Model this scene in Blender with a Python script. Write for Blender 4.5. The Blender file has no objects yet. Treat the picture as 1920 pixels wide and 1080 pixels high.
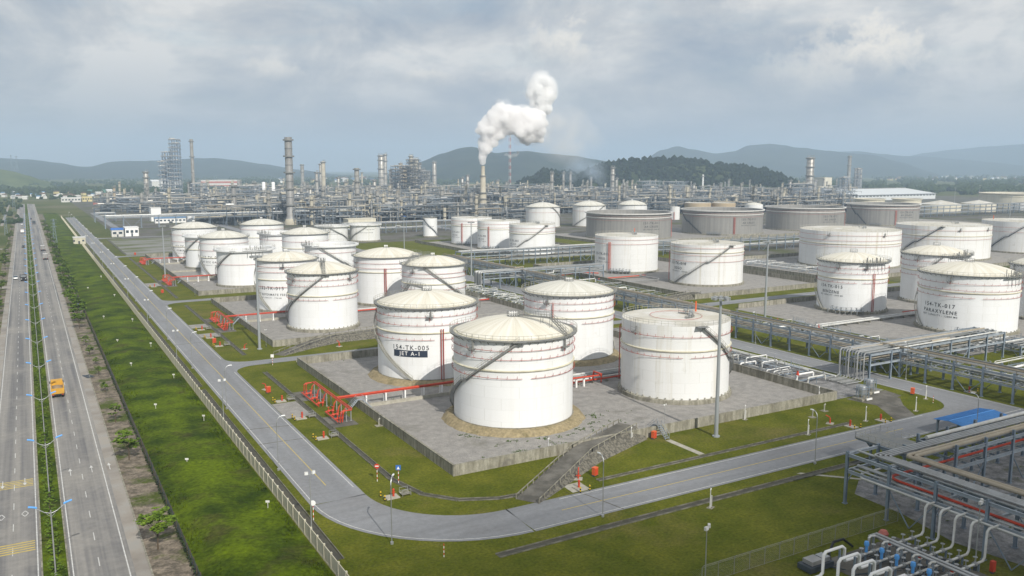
import bpy, math, random
from mathutils import Vector, noise
random.seed(7)
S = bpy.context.scene
C = S.collection
PI = math.pi
rad = math.radians

# ------------------------------------------------------------------ camera
# drone camera 52 m above the plain; world +Y runs along the highway, +X to its right
FPX, HOR, CAMH, VPX = 1580.0, 315.0, 52.0, 43.0
PITCH = math.atan((540 - HOR) / FPX)
YAW = math.atan((960 - VPX) * math.cos(PITCH) / FPX)
cam_d = bpy.data.cameras.new('camera')
cam_d.sensor_width = 36.0
cam_d.lens = FPX / 1920 * 36.0
cam_d.clip_start = 1.0
cam_d.clip_end = 40000.0
cam = bpy.data.objects.new('camera', cam_d)
C.objects.link(cam)
cam.location = (0, 0, CAMH)
cam.rotation_euler = (PI / 2 - PITCH, 0, -YAW)
S.camera = cam

# ------------------------------------------------------------------ world / sun / exposure
SUN_EL = rad(37.0)
SUN_TO = (-0.07, -1.0)                       # horizontal direction towards the sun
sun_az = math.atan2(SUN_TO[0], SUN_TO[1])    # clockwise from +Y
W = bpy.data.worlds.new('World')
S.world = W
W.use_nodes = True
wn, wl = W.node_tree.nodes, W.node_tree.links
wn.clear()
def WN(t, **k):
    n = wn.new(t)
    for a, b in k.items():
        setattr(n, a, b)
    return n
def wmath(op, a, b=None, c=None):
    n = WN('ShaderNodeMath', operation=op)
    for i, q in enumerate((a, b, c)):
        if q is None:
            continue
        if isinstance(q, (int, float)):
            n.inputs[i].default_value = q
        else:
            wl.new(q, n.inputs[i])
    return n.outputs[0]
def wmix(f, a, b):
    n = WN('ShaderNodeMix', data_type='RGBA')
    for q, s in ((f, n.inputs[0]), (a, n.inputs[6]), (b, n.inputs[7])):
        if isinstance(q, (int, float)):
            s.default_value = q
        elif isinstance(q, tuple):
            s.default_value = q + (1,)
        else:
            wl.new(q, s)
    return n.outputs[2]
def wramp(f, stops):
    n = WN('ShaderNodeValToRGB')
    e = n.color_ramp.elements
    while len(e) < len(stops):
        e.new(0.5)
    for i, (p, c) in enumerate(stops):
        e[i].position = p
        e[i].color = (c, c, c, 1) if isinstance(c, (int, float)) else c + (1,)
    wl.new(f, n.inputs[0])
    return n.outputs[0]
sky = WN('ShaderNodeTexSky', sky_type='NISHITA', sun_disc=False, sun_elevation=SUN_EL, sun_rotation=sun_az)
sky.air_density, sky.dust_density = 1.2, 2.0
tc = WN('ShaderNodeTexCoord')
sep = WN('ShaderNodeSeparateXYZ')
wl.new(tc.outputs['Generated'], sep.inputs[0])
zc = wmath('MAXIMUM', wmath('ADD', sep.outputs[2], 0.12), 0.02)
cmb = WN('ShaderNodeCombineXYZ')
wl.new(wmath('DIVIDE', sep.outputs[0], zc), cmb.inputs[0])
wl.new(wmath('DIVIDE', sep.outputs[1], zc), cmb.inputs[1])
def wnoise(vec, scale, det, rough, dist=0.0, off=(0, 0, 0)):
    m = WN('ShaderNodeMapping')
    m.inputs['Location'].default_value = off
    wl.new(vec, m.inputs[0])
    n = WN('ShaderNodeTexNoise')
    n.inputs['Scale'].default_value = scale
    n.inputs['Detail'].default_value = det
    n.inputs['Roughness'].default_value = rough
    n.inputs['Distortion'].default_value = dist
    wl.new(m.outputs[0], n.inputs['Vector'])
    return n.outputs[0]
broad = wnoise(cmb.outputs[0], 0.42, 5, 0.55, 0.3, (3.1, 1.7, 0))
fine = wnoise(cmb.outputs[0], 1.25, 7, 0.6, 0.25, (9.0, 4.0, 0))
dm = WN('ShaderNodeMapping')
dm.inputs['Scale'].default_value = (1.0, 1.0, 1.9)
wl.new(tc.outputs['Generated'], dm.inputs[0])
dirn = wnoise(dm.outputs[0], 5.2, 8, 0.58, 0.35, (2.3, 0.4, 5.0))
mixn = wmath('ADD', wmath('ADD', wmath('MULTIPLY', broad, 0.20), wmath('MULTIPLY', fine, 0.14)), wmath('MULTIPLY', dirn, 0.66))
# stratus sheet: grey-blue bases, pale tops, thin blue gaps
cloud_col = wramp(mixn, [(0.40, (3.0, 3.5, 4.2)), (0.46, (4.0, 4.3, 4.7)), (0.51, (5.1, 5.2, 5.3)), (0.57, (6.9, 6.75, 6.5))])
cover = wramp(fine, [(0.30, 0.72), (0.5, 1.0)])
skyc = wmix(cover, sky.outputs[0], cloud_col)
# low bank of distant haze-grey cloud all round the horizon
bank = wramp(wmath('ABSOLUTE', sep.outputs[2]), [(0.0, 1.0), (0.04, 0.85), (0.12, 0.0)])
skyc = wmix(wmath('MULTIPLY', bank, 0.85), skyc, (3.55, 3.72, 4.05))
# cumulus heads: lumpy bright puffs, lit side warm
def puff(px, py, rx, ry, seed, gain):
    a = (px - 960) / FPX
    b = (540 - py) / FPX
    cp, sp, cy, sy = math.cos(PITCH), math.sin(PITCH), math.cos(YAW), math.sin(YAW)
    d = Vector((sy * cp + a * cy + b * sy * sp, cy * cp - a * sy + b * cy * sp, -sp + b * cp)).normalized()
    right = Vector((cy, -sy, 0))
    up = right.cross(d)
    def dot(v):
        n = WN('ShaderNodeVectorMath', operation='DOT_PRODUCT')
        wl.new(tc.outputs['Generated'], n.inputs[0])
        n.inputs[1].default_value = v
        return n.outputs['Value']
    u = wmath('DIVIDE', dot(right - d * right.dot(d)), rx / FPX)
    v = wmath('DIVIDE', wmath('SUBTRACT', dot(up), 0.0), ry / FPX)
    q = wmath('SQRT', wmath('ADD', wmath('MULTIPLY', u, u), wmath('MULTIPLY', v, v)))
    nz = wnoise(tc.outputs['Generated'], 34.0, 6, 0.62, 0.15, (seed, seed * 2.0, 0))
    q = wmath('ADD', q, wmath('MULTIPLY', wmath('SUBTRACT', nz, 0.5), 2.3))
    front = wmath('GREATER_THAN', dot(d), 0.0)
    base_fade = wramp(wmath('ADD', wmath('MULTIPLY', v, 0.5), 0.5), [(0.0, 0.0), (0.55, 1.0)])
    m = wmath('MULTIPLY', wmath('MULTIPLY', wramp(q, [(0.45, 1.0), (0.95, 0.0)]), base_fade), wmath('MULTIPLY', front, gain))
    lit = wramp(wmath('ADD', wmath('MULTIPLY', wmath('ADD', wmath('MULTIPLY', u, 0.5), v), 0.35), wmath('MULTIPLY', nz, 0.9)), [(0.3, (4.8, 4.85, 4.95)), (0.7, (9.2, 8.5, 7.4))])
    return m, lit
for args in ((1610, 112, 112, 66, 1.3, 1.0), (1045, 100, 85, 62, 4.1, 0.75), (1495, 150, 100, 55, 7.7, 0.5), (505, 135, 70, 26, 2.9, 0.55), (790, 150, 60, 24, 5.3, 0.5)):
    m, lit = puff(*args)
    skyc = wmix(m, skyc, lit)
bg = WN('ShaderNodeBackground')
bg.inputs['Strength'].default_value = 0.115
wl.new(skyc, bg.inputs[0])
wo = WN('ShaderNodeOutputWorld')
wl.new(bg.outputs[0], wo.inputs[0])

W.cycles.sampling_method = 'MANUAL'
W.cycles.sample_map_resolution = 256
sun_d = bpy.data.lights.new('sun', 'SUN')
sun_d.energy = 4.6
sun_d.angle = rad(0.6)
sun_d.color = (1.0, 0.95, 0.86)
sun = bpy.data.objects.new('sun', sun_d)
C.objects.link(sun)
sv = Vector((SUN_TO[0], SUN_TO[1], 0)).normalized() * math.cos(SUN_EL) + Vector((0, 0, math.sin(SUN_EL)))
sun.rotation_euler = sv.to_track_quat('Z', 'Y').to_euler()
sun.location = (0, -200, 300)

S.view_settings.view_transform = 'Standard'
S.view_settings.look = 'None'
S.view_settings.exposure = 0.0
S.view_settings.gamma = 1.0
S.view_settings.use_curve_mapping = False
S.render.engine = 'CYCLES'
S.cycles.use_denoising = True
S.cycles.max_bounces = 18
S.cycles.diffuse_bounces = 3
S.cycles.glossy_bounces = 2
S.cycles.volume_bounces = 14
S.cycles.transparent_max_bounces = 18
S.cycles.sample_clamp_indirect = 6.0

# ------------------------------------------------------------------ survey helpers (bearing on the photo -> place on the plain)
_cp, _sp, _cy, _sy = math.cos(PITCH), math.sin(PITCH), math.cos(YAW), math.sin(YAW)
FW = Vector((_sy * _cp, _cy * _cp, -_sp))
RT = Vector((_cy, -_sy, 0))
UP = Vector((_sy * _sp, _cy * _sp, _cp))
def ray(x, y):
    return FW + RT * ((x - 960) / FPX) + UP * ((540 - y) / FPX)
def G(x, y, z=0.0):
    d = ray(x, y)
    t = (z - CAMH) / d.z
    return (d.x * t, d.y * t)
def HT(ytop, X, Y):
    lo, hi = -20.0, 900.0
    for _ in range(40):
        m = (lo + hi) / 2
        v = Vector((X, Y, m - CAMH))
        if 540 - FPX * v.dot(UP) / v.dot(FW) > ytop:
            lo = m
        else:
            hi = m
    return lo
def MPP(X, Y):                                   # metres per photo pixel at a place
    return Vector((X, Y, -CAMH)).dot(FW) / FPX
def atdist(px, D):                               # place at horizontal distance D on the bearing of photo column px
    d = ray(px, HOR)
    k = D / math.hypot(d.x, d.y)
    return d.x * k, d.y * k

# ------------------------------------------------------------------ mesh helpers
class MB:
    def __init__(s):
        s.v, s.f, s.m = [], [], []
        s.mi = 0
    def add(s, vs, fs):
        b = len(s.v)
        s.v.extend(vs)
        for f in fs:
            s.f.append(tuple(i + b for i in f))
            s.m.append(s.mi)
        return s
    def box(s, x0, x1, y0, y1, z0, z1):
        return s.add([(x0, y0, z0), (x1, y0, z0), (x1, y1, z0), (x0, y1, z0), (x0, y0, z1), (x1, y0, z1), (x1, y1, z1), (x0, y1, z1)],
                     [(0, 3, 2, 1), (4, 5, 6, 7), (0, 1, 5, 4), (1, 2, 6, 5), (2, 3, 7, 6), (3, 0, 4, 7)])
    def cbox(s, c, sz, rz=0.0):
        ca, sa = math.cos(rz), math.sin(rz)
        hx, hy, hz = sz[0] / 2, sz[1] / 2, sz[2] / 2
        vs = []
        for z in (-hz, hz):
            for x, y in ((-hx, -hy), (hx, -hy), (hx, hy), (-hx, hy)):
                vs.append((c[0] + x * ca - y * sa, c[1] + x * sa + y * ca, c[2] + z))
        return s.add(vs, [(0, 3, 2, 1), (4, 5, 6, 7), (0, 1, 5, 4), (1, 2, 6, 5), (2, 3, 7, 6), (3, 0, 4, 7)])
    def bar(s, p, q, w, h):
        p, q = Vector(p), Vector(q)
        d = q - p
        if d.length < 1e-5:
            return s
        d.normalize()
        a = d.cross(Vector((0, 0, 1)))
        a = Vector((1, 0, 0)) if a.length < 1e-4 else a.normalized()
        b = a.cross(d)
        a, b = a * (w / 2), b * (h / 2)
        vs = [tuple(o + x * a + y * b) for o in (p, q) for x, y in ((-1, -1), (1, -1), (1, 1), (-1, 1))]
        return s.add(vs, [(0, 1, 2, 3), (7, 6, 5, 4), (0, 4, 5, 1), (1, 5, 6, 2), (2, 6, 7, 3), (3, 7, 4, 0)])
    def path(s, pts, r, n=6, closed=False, cap=True):
        pts = [Vector(p) for p in pts]
        N = len(pts)
        base = len(s.v)
        vs = []
        ref = Vector((0, 0, 1))
        for i, p in enumerate(pts):
            a = pts[i - 1] if (i > 0 or closed) else p
            b = pts[(i + 1) % N] if (i < N - 1 or closed) else p
            t = (p - a).normalized() + (b - p).normalized()
            if t.length < 1e-5:
                t = b - a if (b - a).length > 1e-5 else Vector((0, 0, 1))
            t.normalize()
            u = t.cross(ref)
            if u.length < 0.05:
                u = t.cross(Vector((0, 1, 0)))
            u.normalize()
            w = t.cross(u)
            k = 1.0
            if 0 < i < N - 1:
                cs = max(0.5, (p - a).normalized().dot(t))
                k = 1.0 / cs
            for j in range(n):
                an = 2 * PI * j / n
                vs.append(tuple(p + (u * math.cos(an) + w * math.sin(an)) * r * (k if k < 1.45 else 1.3)))
        fs = []
        for i in range(N if closed else N - 1):
            for j in range(n):
                a0, a1 = i * n + j, i * n + (j + 1) % n
                i2 = (i + 1) % N
                fs.append((a0, a1, i2 * n + (j + 1) % n, i2 * n + j))
        if cap and not closed:
            fs.append(tuple(range(n))[::-1])
            fs.append(tuple((N - 1) * n + j for j in range(n)))
        return s.add(vs, fs)
    def tube(s, p, q, r, n=6):
        return s.path([p, q], r, n)
    def lathe(s, prof, n=32, c=(0, 0, 0), a0=0.0, a1=2 * PI, capb=False, capt=False):
        full = abs(a1 - a0 - 2 * PI) < 1e-6
        k = n if full else n + 1
        vs = []
        for r, z in prof:
            for j in range(k):
                a = a0 + (a1 - a0) * j / n
                vs.append((c[0] + r * math.cos(a), c[1] + r * math.sin(a), c[2] + z))
        fs = []
        for i in range(len(prof) - 1):
            for j in range(n):
                j2 = (j + 1) % k
                fs.append((i * k + j, i * k + j2, (i + 1) * k + j2, (i + 1) * k + j))
        if capb and full:
            fs.append(tuple(range(k))[::-1])
        if capt and full:
            b = (len(prof) - 1) * k
            fs.append(tuple(b + j for j in range(k)))
        return s.add(vs, fs)
    def cyl(s, c, r, h, n=12, r2=None):
        return s.lathe([(r, 0), (r if r2 is None else r2, h)], n, c, capb=True, capt=True)
    def hcyl(s, p, q, r, n=10):                     # horizontal vessel with domed ends
        p, q = Vector(p), Vector(q)
        d = (q - p).normalized()
        s.path([p - d * r * 0.45, p - d * r * 0.25, p, q, q + d * r * 0.25, q + d * r * 0.45], r, n)
        return s
    def sheet(s, pts, z):
        return s.add([(x, y, z) for x, y in pts], [tuple(range(len(pts)))])
    def mesh(s, name, mat, smooth=False):
        me = bpy.data.meshes.new(name)
        me.from_pydata(s.v, [], s.f)
        mats = mat if isinstance(mat, (list, tuple)) else [mat]
        for m in mats:
            me.materials.append(m)
        if len(mats) > 1:
            me.polygons.foreach_set('material_index', s.m)
        if smooth:
            me.polygons.foreach_set('use_smooth', [True] * len(me.polygons))
            me.set_sharp_from_angle(angle=rad(42))
        me.update()
        return me
    def build(s, name, mat, parent=None, smooth=False, loc=(0, 0, 0), rz=0.0):
        return OB(name, s.mesh(name, mat, smooth), parent, loc, rz)
def OB(name, me, parent=None, loc=(0, 0, 0), rz=0.0):
    o = bpy.data.objects.new(name, me)
    C.objects.link(o)
    o.location = loc
    if rz:
        o.rotation_euler = (0, 0, rz)
    if parent is not None:
        o.parent = parent
    return o
def tag(o, label=None, cat=None, group=None, kind=None):
    if label:
        o['label'] = label
    if cat:
        o['category'] = cat
    if group:
        o['group'] = group
    if kind:
        o['kind'] = kind
    return o
def T(name, label, cat, loc=(0, 0, 0), rz=0.0, group=None):
    o = bpy.data.objects.new(name, None)
    C.objects.link(o)
    o.empty_display_size = 0.5
    o.location = loc
    o.rotation_euler = (0, 0, rz)
    return tag(o, label, cat, group, 'thing')
def clone(root, loc, rz=0.0, label=None, group=None, sc=None):
    r = root.copy()
    C.objects.link(r)
    r.location = loc
    r.rotation_euler = (0, 0, rz)
    if sc:
        r.scale = (sc, sc, sc)
    tag(r, label, None, group)
    for ch in root.children:
        c = ch.copy()
        C.objects.link(c)
        c.parent = r
        for g in ch.children:
            d = g.copy()
            C.objects.link(d)
            d.parent = c
    return r
ORD = ['nearest', 'second', 'third', 'fourth', 'fifth', 'sixth', 'seventh', 'eighth', 'ninth', 'tenth', 'eleventh', 'twelfth', 'thirteenth',
       'fourteenth', 'fifteenth', 'sixteenth', 'seventeenth', 'eighteenth', 'nineteenth', 'twentieth']
ORD += ['twenty-' + w for w in ('first', 'second', 'third', 'fourth', 'fifth', 'sixth', 'seventh', 'eighth', 'ninth')] + ['thirtieth']
ORD += ['thirty-' + w for w in ('first', 'second', 'third', 'fourth', 'fifth', 'sixth', 'seventh', 'eighth', 'ninth')] + ['fortieth']
ORD += ['forty-' + w for w in ('first', 'second', 'third', 'fourth', 'fifth', 'sixth', 'seventh', 'eighth', 'ninth')] + ['fiftieth']
ORD += ['fifty-' + w for w in ('first', 'second', 'third', 'fourth', 'fifth', 'sixth', 'seventh', 'eighth', 'ninth')] + ['sixtieth']

# ------------------------------------------------------------------ materials
def mat(name, col, rough=0.7, metal=0.0, col2=None, scale=0.5, lo=0.35, hi=0.65, col3=None, scale3=0.05, lo3=0.45, hi3=0.65, bump=0.0, bscale=None,
        stretch=None, spec=0.3, obj=False, fine=None):
    m = bpy.data.materials.new(name)
    m.use_nodes = True
    N, L = m.node_tree.nodes, m.node_tree.links
    b = N['Principled BSDF']
    b.inputs['Base Color'].default_value = tuple(col) + (1,)
    b.inputs['Roughness'].default_value = rough
    b.inputs['Metallic'].default_value = metal
    b.inputs['Specular IOR Level'].default_value = spec
    if col2 is None and not bump:
        return m
    if obj:
        src = N.new('ShaderNodeTexCoord').outputs['Object']
    else:
        src = N.new('ShaderNodeNewGeometry').outputs['Position']
    if stretch:
        mp = N.new('ShaderNodeMapping')
        mp.inputs['Scale'].default_value = stretch
        L.new(src, mp.inputs[0])
        ssrc = mp.outputs[0]
    else:
        ssrc = src
    def nz(sc, vec, det=6):
        n = N.new('ShaderNodeTexNoise')
        n.inputs['Scale'].default_value = sc
        n.inputs['Detail'].default_value = det
        n.inputs['Roughness'].default_value = 0.62
        L.new(vec, n.inputs['Vector'])
        return n.outputs[0]
    def mr(f, a, c):
        n = N.new('ShaderNodeMapRange')
        n.inputs[1].default_value = a
        n.inputs[2].default_value = c
        L.new(f, n.inputs[0])
        return n.outputs[0]
    def mx(f, a, c):
        n = N.new('ShaderNodeMix')
        n.data_type = 'RGBA'
        L.new(f, n.inputs[0])
        for q, s in ((a, n.inputs[6]), (c, n.inputs[7])):
            if isinstance(q, (tuple, list)):
                s.default_value = tuple(q) + (1,)
            else:
                L.new(q, s)
        return n.outputs[2]
    if col2 is not None:
        c = mx(mr(nz(scale, ssrc), lo, hi), col, col2)
        if col3 is not None:
            c = mx(mr(nz(scale3, src, 8), lo3, hi3), c, col3)
        if fine:
            f_ = mr(nz(fine[0], src, 5), 0.3, 0.7)
            h_ = N.new('ShaderNodeHueSaturation')
            v_ = N.new('ShaderNodeMapRange')
            v_.inputs[3].default_value = 1 - fine[1]
            v_.inputs[4].default_value = 1 + fine[1]
            L.new(f_, v_.inputs[0])
            L.new(v_.outputs[0], h_.inputs['Value'])
            L.new(c, h_.inputs['Color'])
            c = h_.outputs[0]
        L.new(c, b.inputs['Base Color'])
    if bump:
        bp = N.new('ShaderNodeBump')
        bp.inputs['Strength'].default_value = bump
        bp.inputs['Distance'].default_value = 0.2
        L.new(nz(bscale or scale * 4, src, 4), bp.inputs['Height'])
        L.new(bp.outputs[0], b.inputs['Normal'])
    return m
MT = {}
MT['grass'] = mat('grass', (0.076, 0.094, 0.007), 0.95, fine=(2.2, 0.35), col2=(0.130, 0.136, 0.015), scale=0.16, col3=(0.17, 0.14, 0.05), scale3=0.045, lo3=0.56, hi3=0.78, bump=1.0, bscale=1.6, spec=0.1)
MT['bank'] = mat('bank_grass', (0.027, 0.048, 0.002), 0.95, fine=(1.5, 0.45), col2=(0.092, 0.132, 0.003), scale=0.10, lo=0.38, hi=0.62, col3=(0.055, 0.052, 0.016), scale3=0.12, lo3=0.55, hi3=0.72, bump=1.0, bscale=1.2, spec=0.1)
MT['plain'] = mat('plain', (0.060, 0.082, 0.018), 0.95, fine=(0.3, 0.25), col2=(0.115, 0.118, 0.038), scale=0.012, col3=(0.16, 0.145, 0.09), scale3=0.006, lo3=0.53, hi3=0.68, bump=0.6, bscale=0.4, spec=0.1)
MT['gravel'] = mat('gravel', (0.34, 0.325, 0.305), 0.95, fine=(3.5, 0.2), col2=(0.25, 0.24, 0.228), scale=0.5, col3=(0.17, 0.165, 0.14), scale3=0.09, lo3=0.58, hi3=0.74, bump=0.7, bscale=5.0, spec=0.15)
MT['gravel_dark'] = mat('gravel_dark', (0.30, 0.295, 0.295), 0.95, fine=(3.5, 0.25), col2=(0.14, 0.14, 0.14), scale=0.6, col3=(0.11, 0.115, 0.06), scale3=0.16, lo3=0.58, hi3=0.70, bump=0.7, bscale=5.0, spec=0.15)
MT['yard'] = mat('yard', (0.15, 0.145, 0.135), 0.95, col2=(0.10, 0.092, 0.075), scale=0.05, col3=(0.085, 0.095, 0.04), scale3=0.035, lo3=0.5, hi3=0.62, bump=0.4, bscale=2.0, spec=0.15)
MT['road'] = mat('road', (0.255, 0.262, 0.275), 0.85, fine=(1.2, 0.1), col2=(0.20, 0.205, 0.215), scale=0.35, col3=(0.20, 0.20, 0.205), scale3=0.06, lo3=0.52, hi3=0.7, stretch=(1.0, 0.06, 1), bump=0.15, bscale=6)
MT['road_ew'] = mat('road_ew', (0.255, 0.262, 0.275), 0.85, fine=(1.2, 0.1), col2=(0.20, 0.205, 0.215), scale=0.35, col3=(0.20, 0.20, 0.205), scale3=0.06, lo3=0.52, hi3=0.7, stretch=(0.06, 1.0, 1), bump=0.15, bscale=6)
MT['highway'] = mat('highway', (0.275, 0.262, 0.243), 0.85, fine=(0.8, 0.1), col2=(0.145, 0.143, 0.145), scale=0.55, lo=0.38, hi=0.62, col3=(0.29, 0.275, 0.25), scale3=0.05, lo3=0.5, hi3=0.75, stretch=(1.0, 0.012, 1), bump=0.12, bscale=6)
MT['shoulder'] = mat('shoulder', (0.30, 0.29, 0.27), 0.9, col2=(0.34, 0.30, 0.25), scale=0.2, col3=(0.22, 0.2, 0.18), scale3=0.1, bump=0.15, bscale=6)
MT['verge'] = mat('verge', (0.25, 0.21, 0.165), 0.95, fine=(2.4, 0.35), col2=(0.13, 0.112, 0.088), scale=0.55, lo=0.42, hi=0.58, col3=(0.075, 0.095, 0.022), scale3=0.14, lo3=0.5, hi3=0.6, bump=0.8, bscale=3.0, spec=0.1)
MT['white_line'] = mat('white_line', (0.62, 0.62, 0.60), 0.7, col2=(0.36, 0.36, 0.35), scale=1.4, lo=0.4, hi=0.75)
MT['yellow_line'] = mat('yellow_line', (0.55, 0.42, 0.10), 0.7, col2=(0.36, 0.30, 0.14), scale=1.2, lo=0.4, hi=0.7)
MT['concrete'] = mat('concrete', (0.33, 0.315, 0.26), 0.9, fine=(3.0, 0.15), col2=(0.17, 0.158, 0.12), scale=1.1, lo=0.38, hi=0.64, stretch=(1, 1, 0.18), col3=(0.15, 0.14, 0.12), scale3=0.35, lo3=0.55, hi3=0.72, bump=0.2, bscale=4)
MT['concrete_light'] = mat('concrete_light', (0.44, 0.42, 0.36), 0.9, col2=(0.33, 0.31, 0.255), scale=0.9, bump=0.2, bscale=4)
MT['cream_wall'] = mat('cream_wall', (0.52, 0.485, 0.375), 0.85, col2=(0.40, 0.37, 0.28), scale=0.8, stretch=(1, 1, 0.25), lo=0.45, hi=0.75)
MT['cream_post'] = mat('cream_post', (0.60, 0.57, 0.46), 0.85, col2=(0.48, 0.45, 0.35), scale=1.2, stretch=(1, 1, 0.25))
MT['stone'] = mat('stone', (0.19, 0.178, 0.145), 0.95, col2=(0.085, 0.08, 0.068), scale=1.9, lo=0.42, hi=0.58, bump=1.0, bscale=2.2)
MT['mud'] = mat('mud', (0.31, 0.255, 0.155), 0.95, fine=(1.8, 0.3), col2=(0.25, 0.205, 0.12), scale=0.5, col3=(0.16, 0.14, 0.07), scale3=0.25, lo3=0.55, hi3=0.72, bump=0.7, bscale=2.2)
MT['drain'] = mat('drain', (0.055, 0.052, 0.042), 0.6, col2=(0.09, 0.085, 0.06), scale=0.8)
MT['slab'] = mat('slab', (0.125, 0.118, 0.10), 0.9, col2=(0.085, 0.08, 0.07), scale=0.4, col3=(0.18, 0.17, 0.15), scale3=0.3, bump=0.3, bscale=3)
MT['tank_white'] = mat('tank_white', (0.79, 0.80, 0.805), 0.5, col2=(0.70, 0.70, 0.685), scale=0.5, lo=0.5, hi=0.85, stretch=(1, 1, 0.05), col3=(0.60, 0.585, 0.53), scale3=0.35, lo3=0.66, hi3=0.85, bump=0.04, bscale=0.8, spec=0.35)
MT['tank_worn'] = mat('tank_worn', (0.74, 0.745, 0.74), 0.55, col2=(0.55, 0.52, 0.43), scale=0.55, lo=0.52, hi=0.78, stretch=(1, 1, 0.03), col3=(0.56, 0.55, 0.5), scale3=0.3, lo3=0.62, hi3=0.85, bump=0.04, bscale=0.8)
MT['tank_grey'] = mat('tank_grey', (0.29, 0.285, 0.27), 0.5, col2=(0.215, 0.21, 0.2), scale=0.6, stretch=(1, 1, 0.03), lo=0.4, hi=0.7)
MT['tank_cream'] = mat('tank_cream', (0.70, 0.66, 0.54), 0.6, col2=(0.62, 0.58, 0.47), scale=0.4, stretch=(1, 1, 0.05))
MT['band'] = mat('band', (0.66, 0.63, 0.50), 0.7, col2=(0.52, 0.49, 0.38), scale=0.6)
MT['roof_flat'] = mat('roof_flat', (0.60, 0.575, 0.50), 0.75, col2=(0.48, 0.45, 0.38), scale=0.3, col3=(0.66, 0.65, 0.62), scale3=0.12)
MT['steel'] = mat('steel', (0.24, 0.295, 0.36), 0.5, 0.1, col2=(0.18, 0.22, 0.265), scale=0.4)
MT['steel_light'] = mat('steel_light', (0.36, 0.405, 0.45), 0.5, 0.1, col2=(0.26, 0.295, 0.33), scale=0.4)
MT['grating'] = mat('grating', (0.20, 0.21, 0.215), 0.6, 0.2, col2=(0.27, 0.265, 0.24), scale=0.6)
MT['rail'] = mat('rail', (0.46, 0.455, 0.40), 0.6, 0.1, col2=(0.32, 0.31, 0.27), scale=0.5)
MT['pipe_white'] = mat('pipe_white', (0.62, 0.63, 0.62), 0.45, 0.0, col2=(0.48, 0.475, 0.44), scale=0.6)
MT['pipe_silver'] = mat('pipe_silver', (0.47, 0.48, 0.48), 0.38, 0.55, col2=(0.36, 0.36, 0.35), scale=0.5)
MT['pipe_grey'] = mat('pipe_grey', (0.25, 0.265, 0.27), 0.5, 0.2, col2=(0.18, 0.185, 0.18), scale=0.5)
MT['pipe_tan'] = mat('pipe_tan', (0.42, 0.365, 0.28), 0.7, 0.0, col2=(0.33, 0.285, 0.215), scale=0.5)
MT['red'] = mat('red', (0.56, 0.065, 0.028), 0.5, 0.0, col2=(0.44, 0.05, 0.022), scale=0.7)
MT['ring_red'] = mat('ring_red', (0.40, 0.065, 0.045), 0.6, 0.0, col2=(0.30, 0.05, 0.04), scale=0.7)
MT['red_faded'] = mat('red_faded', (0.50, 0.17, 0.135), 0.6, 0.0, col2=(0.38, 0.11, 0.085), scale=0.7)
MT['orange_red'] = mat('orange_red', (0.66, 0.125, 0.04), 0.5)
MT['blue'] = mat('blue', (0.045, 0.17, 0.52), 0.5, 0.0, col2=(0.04, 0.14, 0.43), scale=0.5)
MT['wire'] = mat('wire', (0.24, 0.24, 0.2), 0.6)
MT['roof_sheet'] = mat('roof_sheet', (0.075, 0.25, 0.56), 0.5, col2=(0.06, 0.20, 0.47), scale=0.4)
MT['forest_leaf'] = mat('forest_leaf', (0.008, 0.017, 0.009), 0.95, col2=(0.020, 0.031, 0.014), scale=0.05, spec=0.05)
MT['steel_mass'] = mat('steel_mass', (0.075, 0.10, 0.13), 0.55, 0.1)
MT['steel_mass_light'] = mat('steel_mass_light', (0.19, 0.22, 0.25), 0.55, 0.1)
MT['roof_brown'] = mat('roof_brown', (0.13, 0.075, 0.06), 0.85)
MT['lamp_blue'] = mat('lamp_blue', (0.10, 0.33, 0.72), 0.4)
MT['yellow'] = mat('yellow', (0.62, 0.42, 0.02), 0.5)
MT['black'] = mat('black', (0.018, 0.018, 0.02), 0.6)
MT['ink'] = mat('ink', (0.035, 0.037, 0.045), 0.7)
MT['navy'] = mat('navy', (0.028, 0.04, 0.065), 0.7)
MT['white'] = mat('white', (0.80, 0.80, 0.79), 0.5)
MT['offwhite'] = mat('offwhite', (0.66, 0.655, 0.63), 0.6, col2=(0.56, 0.55, 0.52), scale=0.4)
MT['galv'] = mat('galv', (0.44, 0.455, 0.46), 0.4, 0.5, col2=(0.36, 0.37, 0.37), scale=0.8)
MT['mast'] = mat('mast', (0.36, 0.385, 0.40), 0.45, 0.3)
MT['glass'] = mat('glass', (0.04, 0.055, 0.07), 0.1, 0.0, spec=0.6)
MT['lamp_glass'] = mat('lamp_glass', (0.75, 0.77, 0.78), 0.15, spec=0.6)
MT['column_silver'] = mat('column_silver', (0.46, 0.45, 0.42), 0.4, 0.25, col2=(0.31, 0.295, 0.265), scale=0.15, col3=(0.27, 0.24, 0.2), scale3=0.08, lo3=0.52, hi3=0.72)
MT['stack_grey'] = mat('stack_grey', (0.36, 0.355, 0.345), 0.45, 0.25, col2=(0.24, 0.235, 0.225), scale=0.08)
MT['stack_tan'] = mat('stack_tan', (0.50, 0.465, 0.375), 0.7, 0.0, col2=(0.40, 0.365, 0.285), scale=0.1)
MT['tan_vessel'] = mat('tan_vessel', (0.46, 0.365, 0.235), 0.7, col2=(0.36, 0.29, 0.2), scale=0.12)
MT['dark_steel'] = mat('dark_steel', (0.065, 0.078, 0.092), 0.6, 0.2)
MT['bark'] = mat('bark', (0.10, 0.075, 0.05), 0.9)
MT['tyre'] = mat('tyre', (0.022, 0.022, 0.024), 0.85)
MT['truck_yellow'] = mat('truck_yellow', (0.66, 0.36, 0.035), 0.45, col2=(0.50, 0.28, 0.05), scale=1.0)
MT['dust'] = mat('dust', (0.33, 0.24, 0.15), 0.95, col2=(0.24, 0.175, 0.11), scale=1.5)
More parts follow.
